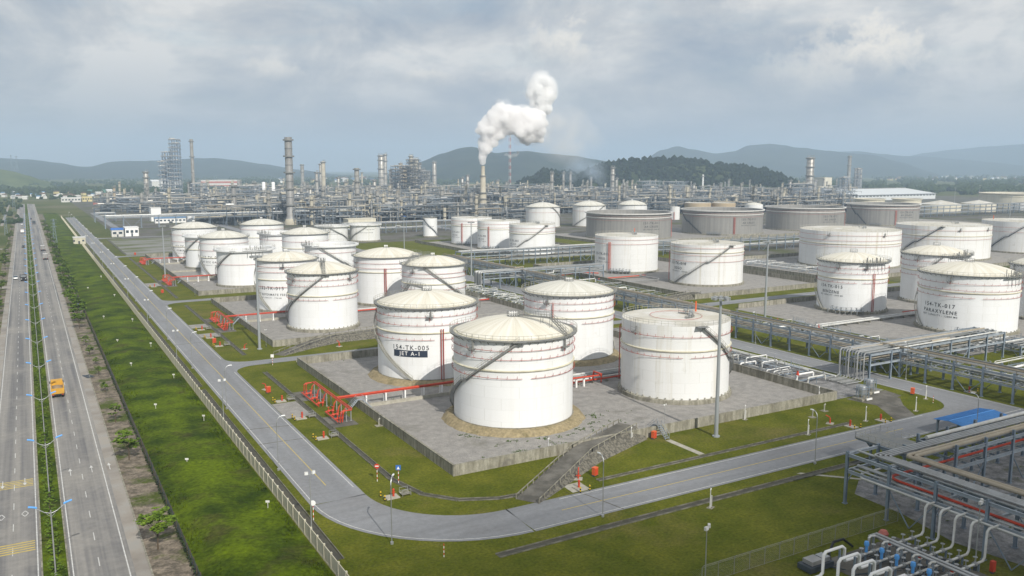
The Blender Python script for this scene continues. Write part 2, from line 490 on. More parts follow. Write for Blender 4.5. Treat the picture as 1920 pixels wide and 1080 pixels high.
MT['warehouse'] = mat('warehouse', (0.62, 0.645, 0.65), 0.6)
MT['roof_red'] = mat('roof_red', (0.34, 0.10, 0.065), 0.8)
MT['roof_blue'] = mat('roof_blue', (0.12, 0.22, 0.36), 0.6)
MT['roof_green'] = mat('roof_green', (0.12, 0.25, 0.20), 0.7)
MT['wall_yellow'] = mat('wall_yellow', (0.62, 0.54, 0.28), 0.8)
MT['kerb_dark'] = mat('kerb_dark', (0.20, 0.19, 0.16), 0.9, col2=(0.10, 0.1, 0.07), scale=0.7, lo=0.4, hi=0.6, bump=0.2, bscale=4)

def leaf_mat(name, a, b):
    m = mat(name, a, 0.7, col2=b, scale=0.9, lo=0.35, hi=0.65, spec=0.25)
    m.node_tree.nodes['Principled BSDF'].inputs['Subsurface Weight'].default_value = 0.0
    return m
MT['leaf_bright'] = leaf_mat('leaf_bright', (0.075, 0.135, 0.010), (0.16, 0.24, 0.022))
MT['leaf'] = leaf_mat('leaf', (0.050, 0.095, 0.014), (0.105, 0.165, 0.026))
MT['leaf_dark'] = leaf_mat('leaf_dark', (0.016, 0.032, 0.010), (0.040, 0.062, 0.016))
MT['forest'] = mat('forest', (0.014, 0.026, 0.012), 0.95, col2=(0.030, 0.048, 0.018), scale=0.03, col3=(0.065, 0.08, 0.03), scale3=0.008, spec=0.05)
MT['mountain'] = mat('mountain', (0.018, 0.030, 0.020), 0.95, col2=(0.038, 0.050, 0.030), scale=0.006, col3=(0.10, 0.095, 0.065), scale3=0.004, lo3=0.66, hi3=0.76, bump=0.6, bscale=0.02, spec=0.05)
MT['green_hill'] = mat('green_hill', (0.060, 0.085, 0.028), 0.95, col2=(0.12, 0.145, 0.05), scale=0.01, spec=0.05)

def radial_mat(name, a, b, c):
    m = bpy.data.materials.new(name)
    m.use_nodes = True
    N, L = m.node_tree.nodes, m.node_tree.links
    bs = N['Principled BSDF']
    bs.inputs['Roughness'].default_value = 0.7
    tcn = N.new('ShaderNodeTexCoord')
    g = N.new('ShaderNodeTexGradient')
    g.gradient_type = 'RADIAL'
    L.new(tcn.outputs['Object'], g.inputs[0])
    ln = N.new('ShaderNodeVectorMath')
    ln.operation = 'LENGTH'
    L.new(tcn.outputs['Object'], ln.inputs[0])
    cb = N.new('ShaderNodeCombineXYZ')
    mm = N.new('ShaderNodeMath')
    mm.operation = 'MULTIPLY'
    mm.inputs[1].default_value = 55.0
    L.new(g.outputs['Fac'], mm.inputs[0])
    L.new(mm.outputs[0], cb.inputs[0])
    m2 = N.new('ShaderNodeMath')
    m2.operation = 'MULTIPLY'
    m2.inputs[1].default_value = 0.05
    L.new(ln.outputs['Value'], m2.inputs[0])
    L.new(m2.outputs[0], cb.inputs[1])
    n = N.new('ShaderNodeTexNoise')
    n.inputs['Scale'].default_value = 1.0
    n.inputs['Detail'].default_value = 4
    L.new(cb.outputs[0], n.inputs['Vector'])
    r = N.new('ShaderNodeValToRGB')
    e = r.color_ramp.elements
    e[0].position, e[0].color = 0.36, a + (1,)
    e[1].position, e[1].color = 0.66, c + (1,)
    k = e.new(0.5)
    k.color = b + (1,)
    L.new(n.outputs[0], r.inputs[0])
    L.new(r.outputs[0], bs.inputs['Base Color'])
    return m
def add_seams(m, plates=11, course=2.35, dark=0.90):
    N, L = m.node_tree.nodes, m.node_tree.links
    bs = N['Principled BSDF']
    src = bs.inputs['Base Color'].links[0].from_socket
    tcn = N.new('ShaderNodeTexCoord')
    g = N.new('ShaderNodeTexGradient')
    g.gradient_type = 'RADIAL'
    L.new(tcn.outputs['Object'], g.inputs[0])
    sp_ = N.new('ShaderNodeSeparateXYZ')
    L.new(tcn.outputs['Object'], sp_.inputs[0])
    def mm(op, a, v):
        n = N.new('ShaderNodeMath')
        n.operation = op
        L.new(a, n.inputs[0])
        n.inputs[1].default_value = v
        return n.outputs[0]
    cb = N.new('ShaderNodeCombineXYZ')
    L.new(mm('MULTIPLY', g.outputs['Fac'], plates), cb.inputs[0])
    L.new(mm('DIVIDE', sp_.outputs[2], course), cb.inputs[1])
    br = N.new('ShaderNodeTexBrick')
    br.inputs['Scale'].default_value = 1.0
    br.inputs['Brick Width'].default_value = 1.0
    br.inputs['Row Height'].default_value = 1.0
    br.inputs['Mortar Size'].default_value = 0.014
    br.inputs['Color1'].default_value = (1, 1, 1, 1)
    br.inputs['Color2'].default_value = (0.97, 0.97, 0.965, 1)
    br.inputs['Mortar'].default_value = (dark, dark, dark * 0.985, 1)
    L.new(cb.outputs[0], br.inputs['Vector'])
    mx_ = N.new('ShaderNodeMix')
    mx_.data_type = 'RGBA'
    mx_.blend_type = 'MULTIPLY'
    mx_.inputs[0].default_value = 1.0
    L.new(src, mx_.inputs[6])
    L.new(br.outputs['Color'], mx_.inputs[7])
    L.new(mx_.outputs[2], bs.inputs['Base Color'])
add_seams(MT['tank_white'])
add_seams(MT['tank_worn'], 12, 2.35, 0.88)
add_seams(MT['tank_grey'], 28, 2.35, 0.86)
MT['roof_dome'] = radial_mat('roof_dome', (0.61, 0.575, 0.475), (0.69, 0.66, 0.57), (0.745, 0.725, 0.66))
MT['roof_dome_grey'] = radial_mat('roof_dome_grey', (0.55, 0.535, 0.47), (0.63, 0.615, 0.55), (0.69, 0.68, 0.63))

# ================================================================== SETTING
def structure(name, mb, m, smooth=False):
    return tag(mb.build(name, MT[m] if isinstance(m, str) else m, None, smooth), kind='structure')
def rect(x0, x1, y0, y1):
    return [(x0, y0), (x1, y0), (x1, y1), (x0, y1)]
b = MB()
xs = [-5900, -3000, -1500, -700, -300, -100, 0, 100, 300, 700, 1500, 3000, 6000, 10900]
ys = [-1900, -800, -300, -100, 0, 100, 300, 700, 1500, 3000, 6000, 9000, 11900]
b.add([(x, y, 0) for y in ys for x in xs], [(j * len(xs) + i, j * len(xs) + i + 1, (j + 1) * len(xs) + i + 1, (j + 1) * len(xs) + i) for j in range(len(ys) - 1) for i in range(len(xs) - 1)])
structure('ground', b, 'plain')
b = MB()
b.sheet(rect(31.0, 345, -60, 560), 0.012)
structure('lawn', b, 'grass')
b = MB()
b.sheet(rect(60, 1500, 562, 1750), 0.014)
b.sheet(rect(346, 1500, 300, 561.5), 0.014)
structure('refinery_yard', b, 'yard')

# gravel pads inside the bunds and below the pipe racks
PADS = {'J': (60, 156, 124.3, 219), 'K': (60, 156, 245, 339), 'A': (59, 156, 361, 536), 'D': (229, 309, 252, 376), 'F': (226, 345, 136, 227), 'B': (236, 312, 414, 548),
        'E': (322, 700, 258, 350), 'C': (344, 800, 462, 566), 'fore': (112.5, 320, -40, 84.5), 'side': (156.4, 173, 124.3, 219)}
for k, (x0, x1, y0, y1) in PADS.items():
    b = MB()
    if k == 'fore':
        b.sheet([(112.5, 85), (118, 88.5), (320, 88.5), (320, -40), (113.5, -40), (112.0, 50), (109.5, 66), (112, 76)], 0.028)
    else:
        b.sheet(rect(x0, x1, y0, y1), 0.028)
    structure('gravel_pad', b, 'gravel_dark' if k in ('fore', 'side') else 'gravel')
b = MB()
b.sheet(rect(50, 158, 551, 680), 0.024)
structure('gravel_yard', b, mat('patchy_yard', (0.24, 0.235, 0.225), 0.95, col2=(0.10, 0.115, 0.04), scale=0.06, lo=0.42, hi=0.58, bump=0.4, bscale=3, stretch=(0.35, 1, 1)))

# roads -------------------------------------------------------------
def strip(path, w0, w1, z):
    """flat ribbon between lateral offsets w0..w1 of a polyline"""
    mb = MB()
    L_, R_ = [], []
    n = len(path)
    for i, p in enumerate(path):
        a, c = path[max(i - 1, 0)], path[min(i + 1, n - 1)]
        dx, dy = c[0] - a[0], c[1] - a[1]
        l = math.hypot(dx, dy)
        nx, ny = -dy / l, dx / l
        L_.append((p[0] + nx * w0, p[1] + ny * w0))
        R_.append((p[0] + nx * w1, p[1] + ny * w1))
    for i in range(n - 1):
        q = [L_[i], L_[i + 1], R_[i + 1], R_[i]]
        mb.add([(x, y, z) for x, y in q], [(0, 1, 2, 3)] if w1 < w0 else [(3, 2, 1, 0)])
    return mb
def join(*mbs):
    o = MB()
    for m_ in mbs:
        o.add(m_.v, m_.f)
    return o
svc = [(39.6, 1010), (39.6, 700), (39.6, 400), (39.6, 240), (39.6, 124)]
cx_, cy_, rr = 60.6, 124.0, 21.0
svc += [(cx_ + rr * math.cos(a), cy_ + rr * math.sin(a)) for a in [PI + PI / 2 * i / 14 for i in range(1, 15)]]
straight_n = 5
svc_ns = svc[:straight_n]
svc_arc = svc[straight_n - 1:]
svc_ew = [svc[-1], (120, 103), (176.4, 103)]
structure('service_road', strip(svc_ns, 4.5, -4.5, 0.036), 'road')
structure('service_road', join(strip(svc_arc, 4.5, -4.5, 0.036), strip(svc_ew, 4.5, -4.5, 0.036)), 'road_ew')
b = MB()
b.sheet(rect(176.4, 185.6, -60, 640), 0.036)
b.add([(176.4, 107.5, 0.036)] + [(167.9 + 8.5 * math.sin(a), 116 - 8.5 * math.cos(a), 0.036) for a in [PI / 2 * i / 8 for i in range(9)]], [(0, i + 2, i + 1) for i in range(8)])
b.add([(176.4, 98.5, 0.036)] + [(167.9 + 8.5 * math.sin(a), 90 + 8.5 * math.cos(a), 0.036) for a in [PI / 2 * i / 8 for i in range(9)]], [(0, i + 1, i + 2) for i in range(8)])
structure('service_road', b, 'road')
side = MB()
for (y0, y1, x0, x1) in ((224.3, 229.6, 44.1, 176.3), (346, 351.6, 44.1, 176.3), (543, 548.6, 44.1, 176.3), (692, 699, 44.1, 300), (236.5, 243, 185.7, 520)):
    side.sheet(rect(x0, x1, y0, y1), 0.036)
    if x0 < 50:
        for sg, yy in ((1, y1), (-1, y0)):
            side.add([(44.1, yy, 0.036)] + [(50.1 - 6 * math.cos(a), yy + sg * (6 - 6 * math.sin(a)), 0.036) for a in [PI / 2 * i / 6 for i in range(7)]],
                     [(0, i + 2, i + 1) if sg > 0 else (0, i + 1, i + 2) for i in range(6)])
structure('side_road', side, 'road_ew')
b = MB()
b.sheet(rect(311.5, 320.5, 243.5, 700), 0.036)
b.sheet(rect(150, 158, 562, 900), 0.036)
b.sheet(rect(64, 70, 705, 1100), 0.036)
structure('side_road', b, 'road')
# painted lines on the service road
b = join(strip(svc_ns, -3.8, -3.93, 0.042), strip(svc_arc, -3.8, -3.93, 0.042), strip([svc[-1], (120, 103), (165, 103)], -3.8, -3.93, 0.042))
for y0, y1 in ((128, 219), (236, 340), (358, 537), (555, 686), (706, 1005)):
    b.add(*(lambda m_: (m_.v, m_.f))(strip([(39.6, y1), (39.6, y0)], 3.93, 3.8, 0.042)))
b2 = strip([(70, 103), (162, 103)], 3.95, 3.8, 0.042)
b.add(b2.v, b2.f)
for x in (180.9,):
    for k in range(40):
        b.sheet(rect(x - 0.07, x + 0.07, 120 + k * 9, 123 + k * 9), 0.042)
b.sheet(rect(176.9, 177.05, 118, 640), 0.042)
b.sheet(rect(184.9, 185.05, 60, 640), 0.042)
b.sheet(rect(170, 184.6, 98.9, 99.1), 0.042)
structure('road_edge_lines', b, 'white_line')
b = strip([(39.75, 1000), (39.75, 131)], 0.08, -0.08, 0.042)
b2 = strip([(68, 103), (150, 103)], 0.08, -0.08, 0.042)
b.add(b2.v, b2.f)
structure('road_centre_line', b, 'yellow_line')
# patched tar joints across the road
b = MB()
for (x0, y0, x1, y1, w) in ((35.2, 168, 44, 166.5, 0.35), (35.2, 157.5, 44, 157, 0.3), (76.5, 98.6, 74.5, 107.4, 0.25), (35.2, 262, 44, 262.5, 0.3), (35.2, 305, 44, 304, 0.25)):
    m_ = strip([(x0, y0), ((x0 + x1) / 2, (y0 + y1) / 2 + 0.15), (x1, y1)], w / 2, -w / 2, 0.041)
    b.add(m_.v, m_.f)
structure('tar_joints', b, 'slab')

# highway -----------------------------------------------------------
Y0, Y1 = -80, 1420
b = MB()
b.sheet(rect(-8.3, -1.6, Y0, Y1), 0.036)
b.sheet(rect(1.6, 9.0, Y0, Y1), 0.036)
structure('highway', b, 'highway')
b = MB()
b.sheet(rect(-9.9, -8.3, Y0, Y1), 0.034)
b.sheet(rect(9.0, 10.75, Y0, Y1), 0.034)
b.sheet(rect(-40, -9.9, 424, 433), 0.034)
structure('highway_shoulder', b, 'shoulder')
b = MB()
b.box(-1.6, -1.4, Y0, Y1, 0, 0.16)
b.box(1.4, 1.6, Y0, Y1, 0, 0.16)
b.box(10.75, 10.95, Y0, Y1, 0, 0.14)
structure('kerbs', b, 'concrete')
b = MB()
b.sheet(rect(-1.4, 1.4, Y0, Y1), 0.1)
structure('median_soil', b, 'bank')
b = MB()
b.sheet(rect(10.95, 15.9, Y0, 1100), 0.05)
b.sheet(rect(-13.5, -9.9, Y0, 1100), 0.02)
structure('verge', b, 'verge')
b = MB()
for x in (-1.95, 2.0, 8.35, -8.0):
    b.sheet(rect(x - 0.075, x + 0.075, Y0, Y1), 0.042)
k = 0
y = Y0
while y < 900:
    for x in (-4.9, 5.1):
        b.sheet(rect(x - 0.055, x + 0.055, y, y + 2.9), 0.042)
    y += 9.0
for x, s in ((3.4, 1), (6.7, 1), (9.5, 1), (-3.4, -1), (-6.6, -1)):              # lane arrows
    for y in (157.0,):
        b.sheet(rect(x - 0.06, x + 0.06, y, y + 2.6), 0.043)
        tip = y + (3.9 if s > 0 else -1.3)
        ba = y + (2.5 if s > 0 else 0.1)
        b.add([(x - 0.3, ba, 0.0445), (x + 0.3, ba, 0.0445), (x, tip, 0.0445)], [(0, 1, 2) if s > 0 else (0, 2, 1)])
for x in (-3.4, -6.5):                                                              # diamonds before the crossing
    for dx, dy in ((0.45, 1.2), (-0.45, 1.2), (0.45, -1.2), (-0.45, -1.2)):
        m_ = strip([(x + dx, 142.5), (x, 142.5 + dy)], 0.07, -0.07, 0.0435)
        b.add(m_.v, [f if m_.v[0][2] else f for f in m_.f])
structure('highway_lane_lines', b, 'white_line')
b = MB()
for yc in (129.5, 157.0 + 0.0):
    for i in range(5):
        b.sheet(rect(-8.2, -2.2, yc - 1.8 + i * 0.8, yc - 1.45 + i * 0.8), 0.0425 if yc < 140 else 0.0415)
structure('rumble_strips', b, 'yellow_line')

# grass bank between highway fence and wall (uneven ground)
b = MB()
nx, ny = 22, 330
yy = [-70 + 1180 * (j / ny) ** 1.6 for j in range(ny + 1)]
for j in range(ny + 1):
    for i in range(nx + 1):
        x = 15.95 + (31.05 - 15.95) * i / nx
        t = i / nx
        e = min(1, t * 5, (1 - t) * 5)
        h = 0.06 + e * (0.55 * (noise.noise((x * 0.16, yy[j] * 0.06, 1.0)) + 0.35) + 0.22 * (noise.noise((x * 0.5, yy[j] * 0.32, 4.0)) + 0.3) + 0.12 * (noise.noise((x * 1.3, yy[j] * 0.9, 8.0)) + 0.3) + 0.35 * math.sin(t * PI))
        b.v.append((x, yy[j], max(0.05, h)))
for j in range(ny):
    for i in range(nx):
        b.f.append((j * (nx + 1) + i, j * (nx + 1) + i + 1, (j + 1) * (nx + 1) + i + 1, (j + 1) * (nx + 1) + i))
        b.m.append(0)
structure('grass_bank', b, 'bank', True)
b = MB()                                                    # pond puddles and dirt track
b.sheet([G(*p) for p in ((0, 424), (6, 424), (20, 379), (17.5, 379))], 0.03)
b.sheet([G(*p) for p in ((-10, 468), (14, 468.5), (14, 466.5), (-10, 466))], 0.03)
structure('dirt_track', b, 'shoulder')

# drains ------------------------------------------------------------
def drain(pts, w=0.9):
    d_ = strip(pts, w / 2, -w / 2, 0.05)
    structure('drain_channel', d_, 'drain')
    k = MB()
    for s_ in (1, -1):
        for i in range(len(pts) - 1):
            p, q = pts[i], pts[i + 1]
            dx, dy = q[0] - p[0], q[1] - p[1]
            l = math.hypot(dx, dy)
            ox, oy = -dy / l * (w / 2 + 0.1) * s_, dx / l * (w / 2 + 0.1) * s_
            k.bar((p[0] + ox, p[1] + oy, 0.05), (q[0] + ox, q[1] + oy, 0.05), 0.14, 0.26)
    structure('drain_kerb', k, 'kerb_dark')
for y0, y1 in ((104, 205), (208, 330), (334, 480), (486, 640)):
    drain([(33.15, y0), (33.15, y1)])
drain([(50.2, 128), (50.2, 215)], 0.8)
drain([(50.2, 128), (52.0, 119.5), (56, 114.5), (62, 111.8), (66, 111.5)], 0.7)
drain([(50.2, 238), (50.2, 338)], 0.8)
drain([(50.2, 358), (50.2, 535)], 0.8)
drain([(50.2, 556), (50.2, 684)], 0.8)
drain([(52, 94.4), (80, 94.6), (145, 94.4)], 1.0)
drain([(80, 110.4), (144, 110.8)], 0.6)

# distant relief -----------------------------------------------------
def lerp_pts(pts, x):
    if x <= pts[0][0]:
        return pts[0][1]
    for (a, c), (d, e) in zip(pts, pts[1:]):
        if x <= d:
            t = (x - a) / (d - a)
            t = t * t * (3 - 2 * t) * 0.5 + t * 0.5
            return c + (e - c) * t
    return pts[-1][1]
def ridge(name, pts, D, depth, m, seed, rough=1.0):
    b = MB()
    x0, x1 = pts[0][0], pts[-1][0]
    nc = max(24, int((x1 - x0) / 7))
    nr = 26
    for r_ in range(nr + 1):
        t = r_ / nr * 2 - 1
        for c_ in range(nc + 1):
            px = x0 + (x1 - x0) * c_ / nc
            X, Y = atdist(px, D + depth * t * (0.85 if t < 0 else 0.8))
            top = HT(lerp_pts(pts, px), *atdist(px, D))
            a = abs(t)
            pr = (1 - a) ** 1.15 * (1 + 0.25 * math.sin(a * PI))
            sc = 0.0016
            n_ = noise.fractal((X * sc + seed, Y * sc, seed * 2.0), 1.0, 2.0, 5)
            fine_ = noise.fractal((X * 0.008 + seed, Y * 0.008, 3.0), 1.0, 2.0, 4)
            h = top * pr * (1 + 0.30 * n_ * min(1, a * 4)) + rough * top * 0.022 * fine_ * min(1, pr * 3)
            b.v.append((X, Y, h - 1.0 if a < 0.999 else -4))
    for r_ in range(nr):
        for c_ in range(nc):
            i = r_ * (nc + 1) + c_
            b.f.append((i, i + 1, i + nc + 2, i + nc + 1))
            b.m.append(0)
    return structure(name, b, m, True)
ridge('mountains', [(-200, 290), (-60, 293), (0, 296), (60, 299), (110, 305), (150, 312), (168, 312), (205, 306), (250, 303), (290, 301), (345, 298), (400, 296), (440, 300), (500, 308), (560, 318), (640, 328), (720, 338), (800, 350)], 5600, 1500, 'mountain', 1.0)
ridge('mountains', [(-120, 312), (0, 317), (25, 321), (50, 328), (80, 338), (104, 346), (125, 352)], 2900, 420, 'green_hill', 2.0)
ridge('mountains', [(560, 350), (640, 341), (700, 334), (745, 325), (790, 303), (830, 287), (862, 277), (885, 275), (905, 279), (930, 287), (955, 284), (990, 283), (1030, 288), (1070, 293), (1110, 299), (1150, 304), (1230, 318), (1300, 345)], 3900, 1000, 'mountain', 3.0)
ridge('mountains', [(1090, 345), (1160, 312), (1212, 297), (1240, 283), (1270, 276), (1300, 280), (1340, 288), (1375, 284), (1400, 273), (1440, 269), (1470, 272), (1500, 278), (1525, 280), (1550, 282), (1590, 287), (1640, 292), (1690, 304), (1740, 320), (1800, 342)], 6300, 1600, 'mountain', 4.0)
ridge('mountains', [(1460, 330), (1530, 292), (1570, 284), (1610, 283), (1650, 288), (1690, 292), (1750, 294), (1800, 299), (1860, 304), (1930, 311), (2050, 318), (2200, 330)], 7800, 1500, 'mountain', 5.0)
ridge('mountains', [(1560, 335), (1640, 306), (1690, 295), (1730, 287), (1790, 280), (1850, 274), (1920, 270), (2020, 267), (2150, 274)], 9600, 1500, 'mountain', 6.0)
HILL = [(940, 362), (975, 343), (1000, 331), (1020, 322), (1045, 320), (1080, 326), (1110, 319), (1140, 307), (1165, 303), (1190, 299), (1215, 297), (1245, 297), (1275, 299), (1310, 302), (1350, 308), (1395, 313), (1440, 320), (1470, 331), (1500, 346), (1530, 360)]
HILL_D = 1900
ridge('forest_hill', [(x, y + 5) for x, y in HILL], HILL_D, 330, 'forest', 7.0, 0.5)

# far woods: one mass of crowns
ico_v, ico_f = None, None
def ico(sub):
    import bmesh
    bm = bmesh.new()
    bmesh.ops.create_icosphere(bm, subdivisions=sub, radius=1.0)
    v = [tuple(q.co) for q in bm.verts]
    f = [tuple(q.index for q in p.verts) for p in bm.faces]
    bm.free()
    return v, f
ICO1, ICO2 = ico(1), ico(2)
def crown(b, x, y, z, r, h, src, jit=0.28):
    v, f = src
    s0 = random.random() * 50
    out = []
    for p in v:
        k = 1 + jit * noise.noise((p[0] * 1.7 + s0, p[1] * 1.7, p[2] * 1.7)) * 2 + random.uniform(-0.1, 0.1)
        out.append((x + p[0] * r * k, y + p[1] * r * k, z + h * 0.5 + p[2] * h * 0.55 * k))
    b.add(out, f)
b = MB()
b.mi = 0
for i in range(3000):                              # the forested hill, crowns on its front and crest
    px = random.uniform(945, 1525)
    t = -abs(random.gauss(0, 0.33))
    if t < -0.98:
        continue
    if random.random() < 0.3:
        t = random.uniform(-0.06, 0.05)
    D = HILL_D + 330 * t * 0.85
    X, Y = atdist(px, D)
    top = HT(lerp_pts(HILL, px) + 5, *atdist(px, HILL_D))
    a = abs(t)
    z = top * (1 - a) ** 1.15 * (1 + 0.25 * math.sin(a * PI)) * 0.97 - 3
    hh = random.choice((6, 7, 8, 9, 10, 13)) * (1.0 if t < -0.06 else random.choice((0.6, 0.8, 1.0, 1.35)))
    crown(b, X, Y, z, hh * random.uniform(0.35, 0.6), hh, ICO1 if random.random() < 0.6 else ICO1)
tag(b.build('woodland', MT['forest_leaf'], None, False), 'dark wooded crowns covering the low hill behind the refinery', 'trees', kind='stuff')
b = MB()
def scatter(n, x0, x1, y0, y1, r0, r1, pw=1.0):
    for i in range(n):
        px = random.uniform(x0, x1)
        yv = y0 + (y1 - y0) * random.random() ** pw
        if noise.noise((px * 0.02, yv * 0.16, 3.0)) < -0.12:
            continue
        X, Y = G(px, yv)
        r_ = random.uniform(r0, r1)
        crown(b, X, Y, -0.5, r_ * random.uniform(0.8, 1.2), r_ * 1.7, ICO1)
scatter(1500, -40, 420, 336, 366, 3.0, 7.0, 0.9)
scatter(200, 60, 300, 360, 374, 2.5, 4.5)
scatter(900, 380, 960, 333, 348, 5, 9)
scatter(1900, 1480, 1990, 331, 362, 5, 10, 0.8)
scatter(500, 1620, 1990, 352, 366, 5, 8)
scatter(160, -60, 40, 372, 420, 2.0, 3.6)
tag(b.build('far_tree_belt', MT['leaf_dark'], None, False), 'far tree belts spread over the plain below the mountains', 'trees', kind='stuff')

# air ---------------------------------------------------------------
hz = MB()
hz.box(-6000, 11000, -2000, 12000, -5.5, 385)
hm = bpy.data.materials.new('haze')
hm.use_nodes = True
hn = hm.node_tree.nodes
hn.remove(hn['Principled BSDF'])
pv = hn.new('ShaderNodeVolumePrincipled')
pv.inputs['Color'].default_value = (0.62, 0.79, 1.0, 1)
pv.inputs['Density'].default_value = 0.00018
pv.inputs['Anisotropy'].default_value = 0.0
hm.node_tree.links.new(pv.outputs[0], hn['Material Output'].inputs['Volume'])
tag(hz.build('haze', hm), 'pale haze over the plain and mountains', 'haze', kind='stuff')

# ================================================================== STORAGE TANKS
TEXTC = {}
def text_mesh(s, size):
    k = (s, size)
    if k not in TEXTC:
        cu = bpy.data.curves.new('lettering', 'FONT')
        cu.body = s
        cu.size = size * 1.36
        cu.align_x = 'CENTER'
        cu.align_y = 'CENTER'
        cu.space_character = 1.28
        cu.offset = 0.012 * size
        cu.resolution_u = 3
        o = bpy.data.objects.new('lettering_tmp', cu)
        C.objects.link(o)
        bpy.context.view_layer.update()
        dg = bpy.context.evaluated_depsgraph_get()
        me = bpy.data.meshes.new_from_object(o.evaluated_get(dg))
        TEXTC[k] = ([tuple(v.co) for v in me.vertices], [tuple(p.vertices) for p in me.polygons])
        bpy.data.objects.remove(o)
        bpy.data.curves.remove(cu)
        bpy.data.meshes.remove(me)
    return TEXTC[k]
def wrap_text(s, size, R, az, z, m, parent, name='lettering'):
    v, f = text_mesh(s, size)
    b = MB()
    b.add([(R * math.cos(az + x / R), R * math.sin(az + x / R), z + y) for x, y, _ in v], f)
    return b.build(name, m, parent)
def spiral(R, az0, pts, w=0.9):
    """stair around a shell; pts = [(phi_deg, z)] from top to bottom; returns tread/stringer mesh and rail mesh"""
    st, rl = MB(), MB()
    for (p0, z0), (p1, z1) in zip(pts, pts[1:]):
        arc = abs(rad(p1 - p0)) * (R + w / 2)
        n = max(2, int(arc / 0.9))
        prev = None
        for i in range(n + 1):
            t = i / n
            a = az0 + rad(p0 + (p1 - p0) * t)
            z = z0 + (z1 - z0) * t
            pi_, po = Vector((R + 0.08, 0, 0)), Vector((R + w, 0, 0))
            ca, sa = math.cos(a), math.sin(a)
            I = Vector(((R + 0.12) * ca, (R + 0.12) * sa, z))
            O = Vector(((R + w) * ca, (R + w) * sa, z))
            if prev:
                pI, pO = prev
                st.bar(pO, O, 0.06, 0.34)
                st.bar(pI, I, 0.06, 0.3)
                for k in range(3):
                    u = (k + 0.5) / 3
                    st.bar(pI.lerp(I, u), pO.lerp(O, u), 0.26, 0.05)
                for dz in (0.55, 1.05):
                    rl.bar(pO + Vector((0, 0, dz)), O + Vector((0, 0, dz)), 0.05, 0.06)
            rl.bar(O, O + Vector((0, 0, 1.08)), 0.05, 0.05)
            prev = (I, O)
    return st, rl
def ring_rail(R, z, a0=0.0, a1=2 * PI, step=1.5, h=1.05):
    b = MB()
    n = max(8, int(abs(a1 - a0) * R / step))
    full = abs(a1 - a0 - 2 * PI) < 1e-5
    k = n if full else n + 1
    for dz in (h * 0.5, h):
        pts = [(R * math.cos(a0 + (a1 - a0) * i / n), R * math.sin(a0 + (a1 - a0) * i / n), z + dz) for i in range(k)]
        b.path(pts, 0.035, 4, closed=full)
    for i in range(k):
        a = a0 + (a1 - a0) * i / n
        b.bar((R * math.cos(a), R * math.sin(a), z), (R * math.cos(a), R * math.sin(a), z + h), 0.05, 0.05)
    return b
def ring_tube(R, z, r, a0=0.0, a1=2 * PI, n=64, ticks=0):
    b = MB()
    full = abs(a1 - a0 - 2 * PI) < 1e-5
    m_ = n if full else max(4, int(n * abs(a1 - a0) / 6.28))
    k = m_ if full else m_ + 1
    b.path([(R * math.cos(a0 + (a1 - a0) * i / m_), R * math.sin(a0 + (a1 - a0) * i / m_), z) for i in range(k)], r, 5, closed=full)
    for i in range(ticks):
        a = a0 + (a1 - a0) * (i + 0.5) / ticks
        b.bar((R * math.cos(a), R * math.sin(a), z), (R * math.cos(a), R * math.sin(a), z + 0.55), 0.05, 0.05)
        b.bar(((R - 0.4) * math.cos(a), (R - 0.4) * math.sin(a), z), (R * math.cos(a), R * math.sin(a), z), 0.05, 0.05)
    return b
